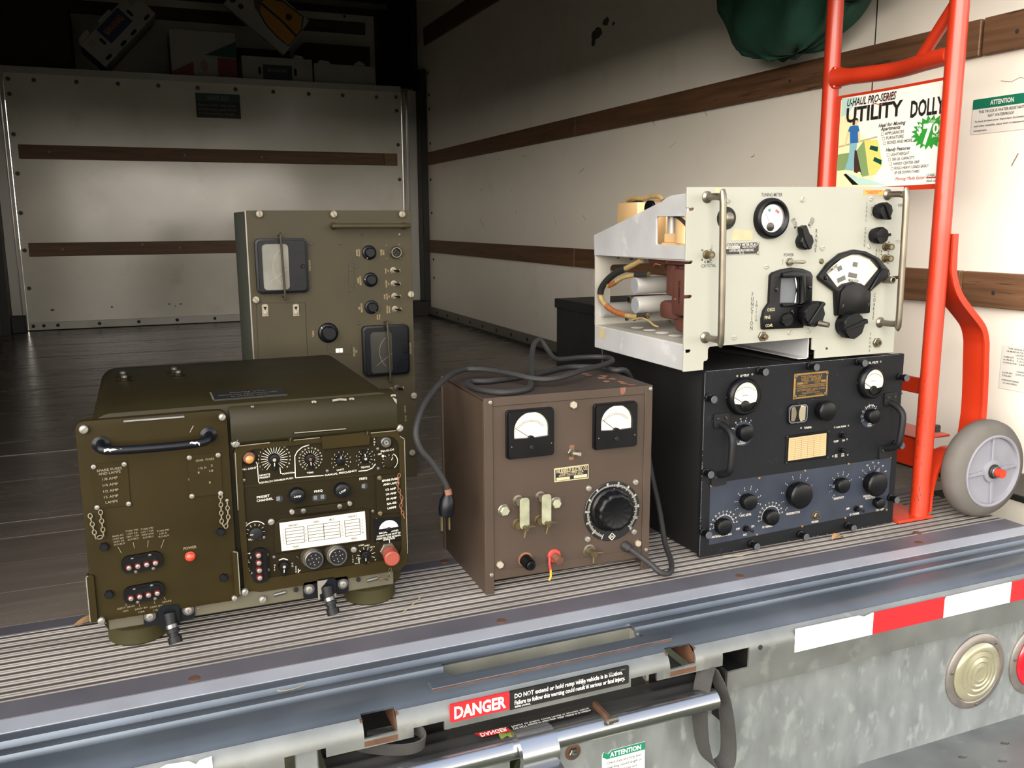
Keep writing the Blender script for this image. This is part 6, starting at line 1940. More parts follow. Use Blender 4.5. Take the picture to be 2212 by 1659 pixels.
# fine dial escutcheon
es = [(165.9,67.2), (260.6,65), (258.3,104.8), (277.5,113.2), (276.7,162.6), (271.5,170.1), (252.9,176.4), (228.2,179.4), (204,176.8), (184,171.4), (179.7,166.4), (178.7,116.2), (168.4,103.3), (164.4,87)]
wn = [(202.7,114.9), (243.5,112.9), (243.4,160.8), (203.5,161.8)]
FE = G().plate(es, 0, 9, [list(reversed(wn))]).build('dial_escutcheon', 'bakelite', FM, bevel=2, seg=2)
G().flat(wn, 1).build('dial_drum', 'dial_grey', FE, recalc=False)
hoodp = [(202.3,161), (201.8,170.7), (228.5,173.8), (254.6,169.7), (259.2,112.1), (249.1,105.2), (205.1,107.5), (204.8,113.4), (246.2,112.1), (244.7,160.7)]
G().plate(hoodp, 9, 15).build('window_hood', 'bakelite', FE, bevel=2, seg=2)
G().flat([(wn[1][0] + 0, wn[1][1]), (wn[1][0] + 3, (wn[1][1] + wn[2][1]) / 2), (wn[2][0] - 3, wn[2][1]), (wn[2][0] - 6, wn[2][1]), (wn[1][0] + .5, (wn[1][1] + wn[2][1]) / 2), (wn[1][0] - 4, wn[1][1])], 4).build('drum_edge', 'dial_white', FE, recalc=False)
for p in ((192.7,140.8), (269.8,141.5), (230.8,97.8)):
    screw(FE, p[0], p[1], 4, 9, 'bakelite')
fk((217.7,83.4), 13, 15, 200, 'function_switch')
g = G()
for t, p, wd in (('CHECK', (182.3,103.9), 18), ('FINE', (174.7,89.9), 13), ('COAR.', (179.2,74.6), 17)):
    txt(g, t, p[0], p[1], 5.6, wd, w=9.4, rot=1, bold=.02)
g.build('lettering', 'paper_yellow', FE, recalc=False)
# harmonic dial
cpt = (376.5,122.2)
Rm = 80
sec = [(338.2,83.4), (416.6,84.5), (417.8,125.7), (463.1,157.3), (459.4,169.3), (435.2,190.6), (400.9,204.5), (373.2,208.5), (341.2,202.2), (312.9,184.2), (290.6,159.9), (293.6,153.5), (332.5,129.6)]
wsec = [(338.8,135.7), (351.8,143.6), (374.8,147.3), (394.3,142.9), (407.3,135.8), (441.9,169.3), (418.6,189), (390.3,198.5), (368.4,199.6), (341.9,191.6), (321.3,178.7), (307.3,167.6)]
HDl = G().plate(sec, 0, 10, [list(reversed(wsec))]).build('harmonic_dial', 'bakelite', FM, bevel=2.5, seg=2)
G().flat(wsec, 1.5).build('dial_card', 'dial_white', HDl, recalc=False)
G().plate([(338.1,84.5), (416.5,85.1), (416.4,125.7), (406.2,131.6), (391.6,141.9), (374.9,145.8), (353.3,141.4), (343.3,129.1)], 10, 14).build('dial_boss', 'bakelite', HDl, bevel=2.5, seg=2)
G().plate([(412,128.1), (420.2,130.9), (463.1,157.3), (458.9,168.3), (442.4,170)], 10, 14).build('dial_arm', 'bakelite', HDl, bevel=2)
for p in ((305.3,157.2), (456.8,158.6), (347.8,102.2), (412.5,102.7)):
    screw(HDl, p[0], p[1], 4, 12, 'bakelite')
g = G()
txt(g, 'HARMONIC', 328.3,173.1, 6, 29, rot=30, w=2)
txt(g, 'MEGACYCLES', 381.5,148.8, 4.6, 25, rot=-8, w=2)
g.build('lettering', 'dark_print', HDl, recalc=False)
g = G()
for c, a_, w_ in (((345.8,173.3), 25, 11), ((383.4,179.6), -10, 12), ((351.2,152.8), 18, 20), ((378.6,158.9), -12, 22)):
    a_ = math.radians(a_)
    ca, sa = math.cos(a_), math.sin(a_)
    g.flat([(c[0] + x * ca - y * sa, c[1] + x * sa + y * ca) for x, y in ((-w_ / 2, -4.5), (w_ / 2, -4.5), (w_ / 2, 4.5), (-w_ / 2, 4.5))], 2)
g.build('dial_numbers', 'grey_print', HDl, recalc=False)
g = G().strip(arc(*(376.2,126.5), 76, 35, 145, 24), .3, 2)
G().flat(wsec, 6).build('glass', 'clear_glass', HDl, recalc=False)
# nameplate
n0, n1, n2, n3 = (79.6,206.4), (156.7,206.3), (156.7,228.1), (80,227.8)
npl = G().plate([n0, n1, n2, n3], 0, 1).build('nameplate', 'steel_screw', FM)
def fq(s_, t):
    return tuple(n0[k] * (1 - s_) * (1 - t) + n1[k] * s_ * (1 - t) + n2[k] * s_ * t + n3[k] * (1 - s_) * t for k in (0, 1))
G().flat([fq(.02, .05), fq(.98, .05), fq(.98, .95), fq(.02, .95)], 1.2).build('plate_face', 'plate_black', npl, recalc=False)
g = G()
txt(g, 'FREQUENCY METER FR-6/U', *fq(.5, .8), 5, 68, w=1.5)
txt(g, 'LAVOIE LABORATORIES INC.', *fq(.5, .36), 4.6, 54, w=1.5)
txt(g, 'U. S.', *fq(.5, .16), 4.4, 10, w=1.5)
txt(g, 'ORDER NO. 23855-PH-51', *fq(.7, .6), 2.4, 30, w=1.5)
g.flat([fq(.06, .5), fq(.44, .5), fq(.44, .7), fq(.06, .7)], 1.5)
g.build('lettering', 'white_print', npl, recalc=False)
txt(G(), 'SERIAL NO 193', *fq(.25, .6), 3, 24, w=1.8).build('lettering', 'black_print', npl, recalc=False)
for s_, t in ((.03, .08), (.97, .08), (.03, .92), (.97, .92)):
    p = fq(s_, t)
    screw(npl, p[0], p[1], 3, 1, 'cream_screw')
# stickers
G().plate([(94.8,231.8), (141.2,231.5), (141.6,248.5), (98.7,252.5)], 0, .5).build('paper_sticker', 'paper_yellow', FM)
G().plate([(57.6,313.2), (75.2,311.7), (75.4,324.8), (58.1,324.5)], 0, .5).build('paper_sticker', 'paper_yellow', FM)
so = G().plate([(395.3,311.5), (447.8,309.8), (447,319.9), (395.7,321.3)], 0, .5).build('inspection_sticker', 'sticker_orange', FM)
g = G()
txt(g, 'A.R.F. CONSOLIDATED CORP.', 420.9,317.6, 3.2, 40, w=.8)
txt(g, 'NEWARK, N.J. USA', 418.9,314.3, 3.2, 26, w=.8)
g.build('lettering', 'sticker_red', so, recalc=False)
# lettering
g = G()
txt(g, 'TUNING METER', 181.2,312.2, 6, 47, w=.3)
txt(g, 'POWER', 225.1,202.7, 5.6, 23, w=.3)
txt(g, '4 MC', 46.8,195.6, 5.6, 17, w=.3)
txt(g, 'CRYSTAL', 48.5,188.6, 5.6, 32, w=.3)
for i, t in enumerate(('100-', '225', 'MC')):
    txt(g, t, *[(232.8,266.8), (235.8,260.2), (238.7,254.1)][i], 5.6, w=.3, rot=28)
for i, t in enumerate(('225-', '500', 'MC')):
    txt(g, t, *[(277.5,266.4), (274.5,260.9), (271.2,255.5)][i], 5.6, w=.3, rot=-32)
def vcol(t, pa, pb, cap):
    n = len(t)
    for i, c in enumerate(t):
        k = i / (n - 1)
        if c != ' ':
            txt(g, c, pa[0] + (pb[0] - pa[0]) * k, pa[1] + (pb[1] - pa[1]) * k, cap, w=.3)
vcol('FUNCTION', (146.2,133.2), (146.1,70.5), 7.4)
vcol('SWITCH', (155.9,118.3), (156,85), 5)
vcol('RANGE', (287.4,245.2), (287,209.7), 7)
vcol('LEVEL CHECK', (406,295.6), (405.6,215.4), 5)
vcol('RF', (437,204.5), (436.5,196), 6.4)
vcol('INPUT', (443.6,208.6), (443.5,192.9), 2.8)
vcol('COARSE', (438.5,117.5), (438.5,73.4), 7)
vcol('PHONE', (433.9,40.8), (433.8,8.1), 5)
vcol('OFF', (211.8,193.9), (211.7,186.1), 3)
vcol('OUTPUT', (54.3,222.6), (53.9,201.3), 2.8)
for p in ((418,279.2), (418.7,232.3)):
    ar = arc(p[0] + 13, p[1], 14, 140, 220, 8)
    g.strip(ar, .4, .3)
    g.strip([(ar[0][0] - 2, ar[0][1] - 4), ar[0], (ar[0][0] - 4, ar[0][1] - 1)], .4, .3)
g.strip([(419.3,225.3), (420.2,227.4)], .4, .3)
g.build('lettering', 'dark_print', FP, recalc=False)
for p in ((85.8,302.8), (250.8,303.1), (415,303.8), (302.6,213.4), (174.6,183), (108.2,55.7), (233.6,57.3), (280.1,57.4), (417.6,213.6)):
    screw(FM, p[0], p[1], 5.2, 0, 'fr_panel', h=2)
screw(FM, 302,188.4, 5.2, 0, 'brass')
screw(FM, 325.5,20.1, 2.4, 0, 'hole')
# BNC jacks
def bnc(p, L=14, base=0):
    o = G().lathe((p[0], p[1], 0), [(8, 0), (8, 2), (5.4, 3), (5.4, L), (6.4, L), (6.4, L + 4), (4, L + 4), (4, L)], 18).build('coax_jack', 'brass', FM)
    G().lathe((p[0], p[1], L), [(3.6, 0), (3.6, 3.6), (1.2, 3.6)], 14).build('jack_core', 'nickel', o)
    for dx in (-9, 9):
        for dy in (-8.5, 8.5):
            screw(FM, p[0] + dx, p[1] + dy, 2, 0, 'nickel')
bnc((43,208.5))
bnc((458.3,211.4))
bnc((458.4,188.8))
p = (459.7,147.6)
o = G().lathe((p[0], p[1], 0), [(7, 0), (7, 24), (6, 25), (4.6, 25), (4.6, 20)], 18).build('adjust_shaft', 'nickel', FM)
G().lathe((p[0], p[1], 19), [(4.6, 0), (4.6, 2)], 14).build('shaft_hole', 'hole', o)
p = (170.8,53.8)
o = G().lathe((p[0], p[1], 0), [(9.5, 0), (9.5, 4), (8.5, 5)], 6).build('push_button', 'nickel', FM)
G().lathe((p[0], p[1], 5), [(5, 0), (5, 8), (4, 9)], 14).build('button_cap', 'brass', o)
p = (450.2,23.2)
o = G().lathe((p[0], p[1], 0), [(10, 0), (10, 4), (9, 5)], 6).build('phone_jack', 'nickel', FM)
G().lathe((p[0], p[1], 5), [(6, 0), (6, 4), (3.4, 4), (3.4, 0)], 16).build('jack_collar', 'brass', o)
G().lathe((p[0], p[1], 5), [(3.3, 0), (3.3, 3)], 12).build('jack_hole', 'hole', o)
# chassis rail under the panel
G().box(286, 289, 2, 47, -340, -8).build('chassis_rail', 'alu', FM)
G().box(265, 289, 2, 4, -340, -8).build('chassis_rail', 'alu', FM)

# ============================================================ red hand truck against the right wall
DL = thing('hand_truck', 'orange-red hand truck with grey wheels standing by the right wall', 'hand truck', (0, 0, 0))
def tubew(pts, r, name, m='dolly_red', par=None, n=16):
    return G().tube([W(*p) for p in pts], r * 1000, n).build(name, m, par or DL)
TX, YN, YF = 1.507, 1.357, 1.700
near = tubew([(TX, YN, .004), (TX, YN, 1.62)], .0185, 'upright_tube')
far = tubew([(TX, YF, .004), (TX, YF, 1.62)], .0185, 'upright_tube')
tubew(smooth([(TX, YN, 1.62), (TX + .02, YN + .01, 1.68), (TX + .05, YN + .08, 1.72), (TX + .05, YF - .08, 1.72), (TX + .02, YF - .01, 1.68), (TX, YF, 1.62)], 5), .0185, 'handle_loop')
cb = smooth([(TX, YF - .012, .9486), (TX + .012, 1.62, .946), (TX + .026, 1.53, .944), (TX + .012, 1.44, .946), (TX, YN + .012, .9465)], 6)
k = len(cb)
g = G().tube([W(*p) for p in cb], [18 + 6 * max(0, 1 - i / 4) for i in range(k)], 16)
g.build('cross_tube', 'dolly_red', DL)
tubew([(TX + .022, 1.468, .952), (TX, YN + .006, 1.045)], .0125, 'diagonal_brace')
G().box((TX - .012) * 1000, (TX + .012) * 1000, 925, 972, -(YF - .010) * 1000, -(YF - .024) * 1000).build('tube_flange', 'dolly_red', DL, bevel=2)
# sign plate: bowed sheet between the tubes
SX0 = 1.512
def bulge(u):
    t = max(0, min(1, u / 312))
    return .006 * math.sin(PI * t) ** 1.0
def sgn(a, b, c):
    return ((SX0 + bulge(a)) * 1000 - c, 690 + b, -(1684 - a))
def on_sign(g, name, m, par, recalc=False):
    # subdivide long faces along u so that they follow the bow
    return G().add([sgn(*p) for p in g.v], g.f).build(name, m, par, recalc=recalc)
def gridplate(u0, u1, v0, v1, c, th=None, n=16):
    g = G()
    for i in range(n):
        a, b = u0 + (u1 - u0) * i / n, u0 + (u1 - u0) * (i + 1) / n
        if th:
            g.box(a, b, v0, v1, c - th, c)
        else:
            g.add([(a, v0, c), (b, v0, c), (b, v1, c), (a, v1, c)], [(0, 1, 2, 3)])
    return g
n = 18
vs_, fs_ = [], []
for i in range(n + 1):
    u = -2 + 316 * i / n
    for v, c in ((0, -2), (218, -2), (218, 0), (0, 0)):
        vs_.append(sgn(u, v, c))
for i in range(n):
    for j in range(4):
        fs_.append((i * 4 + j, (i + 1) * 4 + j, (i + 1) * 4 + (j + 1) % 4, i * 4 + (j + 1) % 4))
fs_ += [(0, 1, 2, 3), tuple(n * 4 + j for j in (3, 2, 1, 0))]
SP_ = G().add(vs_, fs_).build('sign_plate', 'dolly_red', DL)
fc = on_sign(gridplate(18, 306, 10, 212, .5), 'sign_face', 'decal_white', SP_)
def poly(pts, c=.9, m='pale_print', name='print', n=10):
    """flat printed shape, cut into strips along u so that it follows the bowed plate"""
    bm2 = bmesh.new()
    vv = [bm2.verts.new((x, y, 0)) for x, y in pts]
    bm2.faces.new(vv)
    us = [p[0] for p in pts]
    a, b = min(us), max(us)
    k = int((b - a) / 14)
    for i in range(1, k + 1):
        x = a + (b - a) * i / (k + 1)
        bmesh.ops.bisect_plane(bm2, geom=bm2.verts[:] + bm2.edges[:] + bm2.faces[:], plane_co=(x, 0, 0), plane_no=(1, 0, 0))
    bmesh.ops.triangulate(bm2, faces=bm2.faces[:])
    bm2.verts.index_update()
    g = G().add([(v.co.x, v.co.y, c) for v in bm2.verts], [tuple(v.index for v in f.verts) for f in bm2.faces])
    bm2.free()
    return on_sign(g, name, m, SP_)
# printed picture: woman wheeling a carton down a ramp
poly([(14, 12), (122, 12), (122, 100), (70, 130), (20, 208), (14, 208)], .7, 'pale_print', 'print_scene')
poly([(16.4,212.4), (68.5,208.6), (37.2,175.1), (17.5,170.2)], .8, 'sky_print', 'print_roof')
poly([(14.3,87.2), (49.5,89.2), (52.7,52.9), (12.3,49.7)], .8, 'sage_print', 'print_hedge')
poly([(38.3,44.8), (66.3,38.1), (160.8,13.4), (83,16.3)], .9, 'sky_print', 'print_ramp')
poly([(34.8,41.4), (42.3,42.8), (81.7,16.4), (63.2,17.1)], .95, 'plate_black', 'print_ramp_edge')
poly([(15.3,105.9), (127.1,119.3), (127.5,115.9), (15.6,102.3)], .8, 'paper_yellow', 'print_rail')
poly([(40.5,136.4), (45.8,147.3), (56.8,148), (70.3,146.7), (75,134.2), (70.3,132.9), (73.6,109.2), (49,109.4), (46.8,135)], 1.2, 'blue_print', 'print_shirt')
poly([(47.8,109.5), (69.9,109.5), (69,92.2), (64.8,69.8), (64.3,47.9), (37.7,51.9), (46.9,76.2), (48.8,97.2)], 1.1, 'jeans_print', 'print_jeans')
poly([(52.9,150.9), (53.2,161.3), (60.1,165.8), (69,161.4), (69.6,154.5), (61.5,150.1), (56.8,148)], 1.3, 'hair_print', 'print_hair')
poly([(60.3,150.2), (60.7,158.8), (68.1,158.1), (68.3,150.3), (64.6,147.7)], 1.4, 'skin_print', 'print_face')
poly([(39.3,135.6), (45.7,134.2), (38.8,112), (34.8,100.9), (31.9,105.5)], 1.15, 'skin_print', 'print_arm')
poly([(70.4,132), (76.3,133.2), (78,114.1), (72.7,105.8)], 1.15, 'skin_print', 'print_arm')
poly([(70.2,92.1), (90.1,113.1), (129,111.6), (147.8,56.3), (128.8,36.9), (91.1,33.5)], 1.2, 'yellow_print', 'print_carton')
poly([(70.2,92.1), (90.1,113.1), (110.1,36), (91.1,33.5)], 1.25, 'sage_print', 'print_carton_side')
poly([(62.7,94.4), (71.5,92), (89.6,37), (65.7,45.2)], 1.1, 'hair_print', 'print_truck_frame')
for a, b, c_ in (((107.1,95.5), (131,89.5), 0), ((120,69.8), (144,60.7), 0)):
    poly([(a[0], a[1] - 3), (b[0], b[1] - 4), (b[0] + 1, b[1] + 6), (a[0] + 3, a[1] + 5)], 1.35, 'decal_green_dark', 'print_logo')
for p in ((81.1,37.4),):
    poly(circ(p[0], p[1], 6.5, 14, 8), 1.3, 'pale_print', 'print_wheel')
# starburst
sc_ = (273,113.9)
pts = []
for i in range(40):
    a_ = 2 * PI * i / 40
    r_ = (1.0 if i % 2 else .76)
    pts.append((sc_[0] + 66 * r_ * math.cos(a_) * .78, sc_[1] + 40 * r_ * math.sin(a_) * .86))
poly(pts, 1.0, 'green_print', 'print_starburst')
g = G()
def SG(t, p, cap, wd, al='L', bold=.015, shear=0, rot=0):
    txt(g, t, p[0], p[1], cap, wd, al, w=1.5, bold=bold, shear=shear, rot=rot)
SG('$', (238.4,123.4), 19, 13, bold=.03)
SG('7', (254.9,111.5), 38, 25, bold=.045)
SG('00', (280.3,120.3), 19, 32, bold=.03)
SG('IN-TOWN', (280.2,105.7), 6, 34)
SG('Only', (268.4,135.5), 8, 18, shear=.3, bold=0)
on_sign(g, 'lettering', 'decal_white', SP_)
g = G()
SG('U-HAUL PRO-SERIES', (33.8,199.8), 16, 140, bold=.02, shear=.25)
SG('UTILITY', (33.7,172), 31, 160, bold=.03, shear=.0)
SG('DOLLY', (216.6,165.5), 32, 90, bold=.03)
on_sign(g, 'lettering', 'black_print', SP_)
g = G()
for t, p, cap, wd, sh in (('Ideal for Moving', (129.3,141), 7.4, 76, .25), ('Apartments', (135.8,132.8), 7.4, 56, .25), ('APPLIANCES', (148.6,122.5), 6.4, 54, 0), ('FURNITURE', (153.5,112.6), 6.4, 49, 0), ('BOXES AND MORE', (157.6,102.6), 6.4, 70, 0), ('Handy Features', (154.9,87.7), 7.2, 68, .25), ('LIGHTWEIGHT', (169.6,76.7), 6, 52, 0), ('500 LB. CAPACITY', (174.5,66.7), 6, 62, 0), ('HANDY CENTER GRIP', (179.2,56.9), 6, 72, 0), ('ROLLS HEAVY LOADS EASILY', (183,47.6), 6, 94, 0), ('UP OR DOWN STAIRS', (182.8,37.9), 6, 70, 0), ('U-HAUL', (273.6,28.3), 6.4, 30, 0), ('uhaul.com', (273.3,17.1), 5, 30, 0)):
    SG(t, p, cap, wd, bold=.02 if sh else .006, shear=sh)
for p in ((141.4,122), (145.6,112.2), (150,102.2), (161.8,76.4), (166.8,66.5), (171.7,56.5), (176.2,46.6)):
    g.strip([(p[0] - 3, p[1] - 3), (p[0] + 3, p[1] - 3), (p[0] + 3, p[1] + 3), (p[0] - 3, p[1] + 3), (p[0] - 3, p[1] - 3)], .3, 1.5)
on_sign(g, 'lettering', 'dark_print', SP_)
g = G()
SG('Moving Made Easier', (186.6,24.9), 7, 84, shear=.35, bold=0)
g.strip([(272.7,23.2), (300.8,23)], 1.3, 1.5)
g.strip([(134,183.1), (144,185.2), (148.4,197.9), (170.1,203.3)], .9, 1.5)
g.strip([(107.9,191.1), (133.9,183.9)], .7, 1.5)
on_sign(g, 'lettering', 'red_print', SP_)
# wheel brackets
def bracket(y0, y1):
    path = [(TX + .016, .60), (TX + .018, .545), (TX + .022, .515), (TX + .045, .472), (TX + .104, .418), (TX + .120, .400), (TX + .129, .378), (TX + .133, .35), (TX + .142, .21), (TX + .128, .11)]
    pts = [W(x, (y0 + y1) / 2, z) for x, z in path]
    o = G().ribbon(smooth(pts, 4), (0, 0, (y1 - y0) * 1000), 5).build('wheel_bracket', 'dolly_red', DL)
    pts = [W(x + .001, y0, z) for x, z in path]
    fl = G()
    SPp = smooth(pts, 4)
    V_ = [Vector(p) for p in SPp]
    vs2, fs2 = [], []
    for i, p in enumerate(V_):
        t = (V_[min(i + 1, len(V_) - 1)] - V_[max(i - 1, 0)]).normalized()
        nn = Vector((-t.y, t.x, 0)).normalized()
        for s1, s2 in ((-1, -1), (1, -1), (1, 1), (-1, 1)):
            q = p + nn * (s1 * 7) + Vector((0, 0, s2 * 2))
            vs2.append(tuple(q))
    for i in range(len(V_) - 1):
        for j in range(4):
            fs2.append((i * 4 + j, (i + 1) * 4 + j, (i + 1) * 4 + (j + 1) % 4, i * 4 + (j + 1) % 4))
    fl.add(vs2, fs2).build('bracket_flange', 'dolly_red', o)
    a_ = [W(TX + .018, (y0 + y1) / 2, .012), W(TX + .02, (y0 + y1) / 2, .06), W(TX + .034, (y0 + y1) / 2, .105), W(TX + .062, (y0 + y1) / 2, .132), W(TX + .10, (y0 + y1) / 2, .138), W(TX + .125, (y0 + y1) / 2, .12)]
    G().ribbon(smooth(a_, 4), (0, 0, (y1 - y0) * 800), 6).build('axle_brace', 'dolly_red', DL)
bracket(1.337, 1.392)
bracket(1.665, 1.72)
wb(G(), TX + .010, TX + .020, YN, YF, .262, .296).build('cross_bar', 'dolly_red', DL, bevel=2)
wb(G(), TX + .012, TX + .018, YN, YF, .10, .165).build('back_plate', 'dolly_red', DL, bevel=2)
wb(G(), TX + .012, TX + .11, YN + .03, YF - .03, .160, .165).build('axle_shelf', 'dolly_red', DL, bevel=2)
wb(G(), 1.432, TX + .02, YN - .02, YF + .02, .0005, .0065).build('toe_plate', 'dolly_red', DL, bevel=1)
tubew([(TX + .123, 1.262, .106), (TX + .123, 1.79, .106)], .0095, 'axle', 'dolly_red')
for y0 in (YN, YF):
    G().cyl(W(TX + .03, y0, .185), 9, 14, 6, 'v').build('frame_bolt', 'dark_steel', DL)
gsc = random.Random(5)
g = G()
for i in range(26):
    z_ = .04 + .26 * gsc.random() ** 1.6
    a_ = gsc.uniform(PI * .72, PI * 1.05)
    r_ = 18.9
    for s_ in (0,):
        u_ = TX * 1000 + r_ * math.cos(a_)
        w_ = -YN * 1000 - r_ * math.sin(a_) * -1
        hgt = gsc.uniform(3, 12)
        da = gsc.uniform(.03, .09)
        p0 = (TX * 1000 + r_ * math.cos(a_), -YN * 1000 + r_ * math.sin(a_))
        p1 = (TX * 1000 + r_ * math.cos(a_ + da), -YN * 1000 + r_ * math.sin(a_ + da))
        g.add([(p0[0], z_ * 1000, p0[1]), (p1[0], z_ * 1000, p1[1]), (p1[0], z_ * 1000 + hgt, p1[1]), (p0[0], z_ * 1000 + hgt, p0[1])], [(0, 1, 2, 3)])
g.build('paint_scuffs', 'dolly_scuff', near, recalc=False)
def wheel(y0, s_, nm='wheel'):
    c = W(TX + .123, y0, .106)
    o = G().lathe(c, [(72, -2), (80, -3), (97, -9), (104, -18), (106, -30), (104, -42), (96, -51), (72, -54), (72, -2), (66, -2)][:-1] + [(72, -2)], 64, cap=False).build(nm, 'tire', DL, sharp=60)
    G().lathe(c, [(78, -8), (78, -1), (75, 0), (72, -1), (70, -8), (25, -10), (24, -3), (20, -2), (1, -2)], 56).build('rim', 'wheel_grey', o)
    for k in range(4):
        a_ = k * PI / 2 + .06
        ca, sa = math.cos(a_), math.sin(a_)
        p = G().plate([(x * ca - y * sa, x * sa + y * ca) for x, y in ((22, -4.5), (71, -3), (71, 3), (22, 4.5))], -9, -3)
        G().add([(c[0] + a, c[1] + b, c[2] + d) for a, b, d in p.v], p.f).build('spoke', 'wheel_grey', o, bevel=1)
    G().lathe(c, [(15, -3), (15, 2), (12, 4)], 24).build('washer', 'dark_steel', o)
    rg = [(c[0] + 11 * math.cos(t), c[1] + 11 * math.sin(t), c[2] + 6) for t in [(.5 + i * .3) for i in range(18)]]
    G().tube(rg, 2, 8).build('retaining_clip', 'steel', o)
    G().lathe(c, [(8, 0), (8, 14), (7, 16), (2, 17)], 14).build('axle_cap', 'lamp_red', o)
wheel(1.283, 1)
wheel(1.80, 1)

# ============================================================ green bag hanging on the wall
vs_, fs_ = [], []
nu, nv = 44, 26
for j in range(nv + 1):
    ph = -PI / 2 + PI * j / nv
    for i in range(nu):
        th = 2 * PI * i / nu
        cx_ = math.copysign(abs(math.cos(th)) ** .8, math.cos(th))
        sx_ = math.copysign(abs(math.sin(th)) ** .8, math.sin(th))
        cp2 = abs(math.cos(ph)) ** .62
        y_ = 2.06 + .315 * cp2 * cx_
        x_ = 1.70 + .105 * cp2 * sx_
        sag = .07 * ((y_ - 2.1) / .3)
        z_ = 1.33 + .255 * math.copysign(abs(math.sin(ph)) ** .85, math.sin(ph)) + (-sag * .55 if ph < 0 else 0) * 0
        if ph < 0:
            z_ += .10 * max(0, (2.0 - y_) / .3) ** 1.4 + .02 * max(0, (y_ - 2.2) / .15)
        wv = .010 * math.sin(9 * th + 5 * ph) + .008 * math.sin(17 * y_ * 3 + 9 * z_) + .006 * math.sin(41 * z_ + 23 * y_)
        x_ += wv * (1 if sx_ <= 0 else .2)
        x_ = min(x_, 1.808)
        vs_.append(W(x_, y_, z_ + wv * .6))
for j in range(nv):
    for i in range(nu):
        a, b = j * nu + i, j * nu + (i + 1) % nu
        fs_.append((a, b, b + nu, a + nu))
BG = G().add(vs_, fs_).build('canvas_bag', 'canvas_green', sharp=70)
tag(BG, 'dark green canvas bag hanging at the top beside the hand truck', 'bag')
for y_ in (1.93, 2.2):
    G().ribbon(smooth([W(1.66, y_, 1.53), W(1.69, y_ + .01, 1.66), W(1.75, y_ + .02, 1.77), W(1.797, y_ + .02, 1.80)], 4), (0, 0, 32), 3).build('strap', 'canvas_green', BG)
vs_, fs_ = [], []
for j in range(13):
    ph = -PI / 2 + PI * j / 12
    for i in range(20):
        th = 2 * PI * i / 20
        vs_.append(W(1.66 + .07 * math.cos(ph) * math.sin(th), 1.80 + .12 * math.cos(ph) * math.cos(th), 1.235 + .075 * math.sin(ph) + .008 * math.sin(5 * th + 3 * ph)))
for j in range(12):
    for i in range(20):
        fs_.append((j * 20 + i, j * 20 + (i + 1) % 20, (j + 1) * 20 + (i + 1) % 20, (j + 1) * 20 + i))
G().add(vs_, fs_).build('side_pocket', 'cloth_navy', BG, sharp=70, label='navy side pocket')

# ============================================================ boxes on the shelf over the bulkhead
def carton(name, label, loc, size, rot=(0, 0, 0), m='box_white', cat='box', group=None):
    """corrugated box: four walls, floor and closed lid"""
    w_, d_, h_ = size
    t = thing(name, label, cat, loc, rot, group)
    G().box(0, w_, 0, h_, -d_, 0).build('carton', m, t, bevel=3)
    return t
AZ = 1.506
A1 = carton('banana_box', 'white box with a blue label tipped on its corner on the left of the shelf', (-.097, 6.06, AZ + .038), (445, 340, 175), (0, -47, 0))
bl = G().plate(rrect(130, 60, 315, 165, 4), 0, 1.4).build('box_label', 'box_blue', A1)
txt(G(), 'BANANAS', 222, 118, 34, 140, w=2, bold=.03).build('lettering', 'box_orange', bl, recalc=False)
hm = G().plate(rrect(-22, -9, 22, 9, 8), 0, 1).mesh('hand_hole', 'hole')
for u, v, r_ in ((105, 100, 90), (340, 100, 90), (60, 22, 0), (180, 16, 0), (270, 16, 0), (390, 20, 0)):
    inst(hm, 'hand_hole', A1, u, v, .4, r_)
g = G()
for u in (30, 380):
    for i in range(3):
        g.box(u, u + 45, 120 + i * 12, 124 + i * 12, .2, .8)
g.build('small_print', 'grey_print', A1)
G().plate([(0, 175), (90, 175), (95, 198), (70, 205), (20, 196)], -4, 0).build('flap', 'box_white', A1)
G().plate([(170, 175), (275, 175), (270, 192), (180, 192)], -4, 0).build('flap', 'box_white', A1)
G().plate([(345, 175), (440, 175), (430, 195), (350, 198)], -4, 0).build('flap', 'box_white', A1)
A2 = carton('diaper_carton', 'white carton with pink patterned lower half on the shelf', (.275, 6.10, AZ), (390, 300, 292))
G().flat([(0, 0), (130, 0), (130, 105), (0, 40)], 1).build('pink_print', 'box_pink', A2, recalc=False)
G().flat([(275, 0), (390, 0), (390, 135), (275, 140)], 1).build('pink_print', 'box_pink', A2, recalc=False)
G().flat(circ(195, 85, 22, 16, 36), 1).build('portrait_print', 'box_skin', A2, recalc=False)
G().flat([(200, 150), (390, 140), (390, 240)], 1.2).build('teal_print', 'box_teal', A2, recalc=False)
A3 = carton('flat_white_box', 'low white box with a navy label at the middle of the shelf', (.69, 6.06, AZ), (440, 330, 155))
l3 = G().plate(rrect(128, 6, 310, 108, 3), 0, 1.4).build('box_label', 'box_navy', A3)
txt(G(), 'BANANAS', 219, 75, 20, 120, w=2).build('lettering', 'box_skin', l3, recalc=False)
for u in (108, 330):
    inst(hm, 'hand_hole', A3, u, 70, .4, 90)
G().plate([(320, 155), (390, 155), (375, 172), (330, 176)], -4, 0).build('flap', 'box_white', A3)
A4 = carton('flat_white_box', 'low white box with ribbed end at the right of the shelf', (1.14, 6.06, AZ), (405, 330, 135))
for i in range(8):
    G().box(360, 398, 12 + i * 15, 18 + i * 15, 0, 3).build('rib', 'box_white', A4)
G().plate([(20, 135), (110, 135), (95, 152), (40, 156)], -4, 0).build('flap', 'box_white', A4)
G().plate([(260, 135), (340, 135), (330, 150), (300, 165), (270, 150)], -4, 0).build('flap', 'box_white', A4)
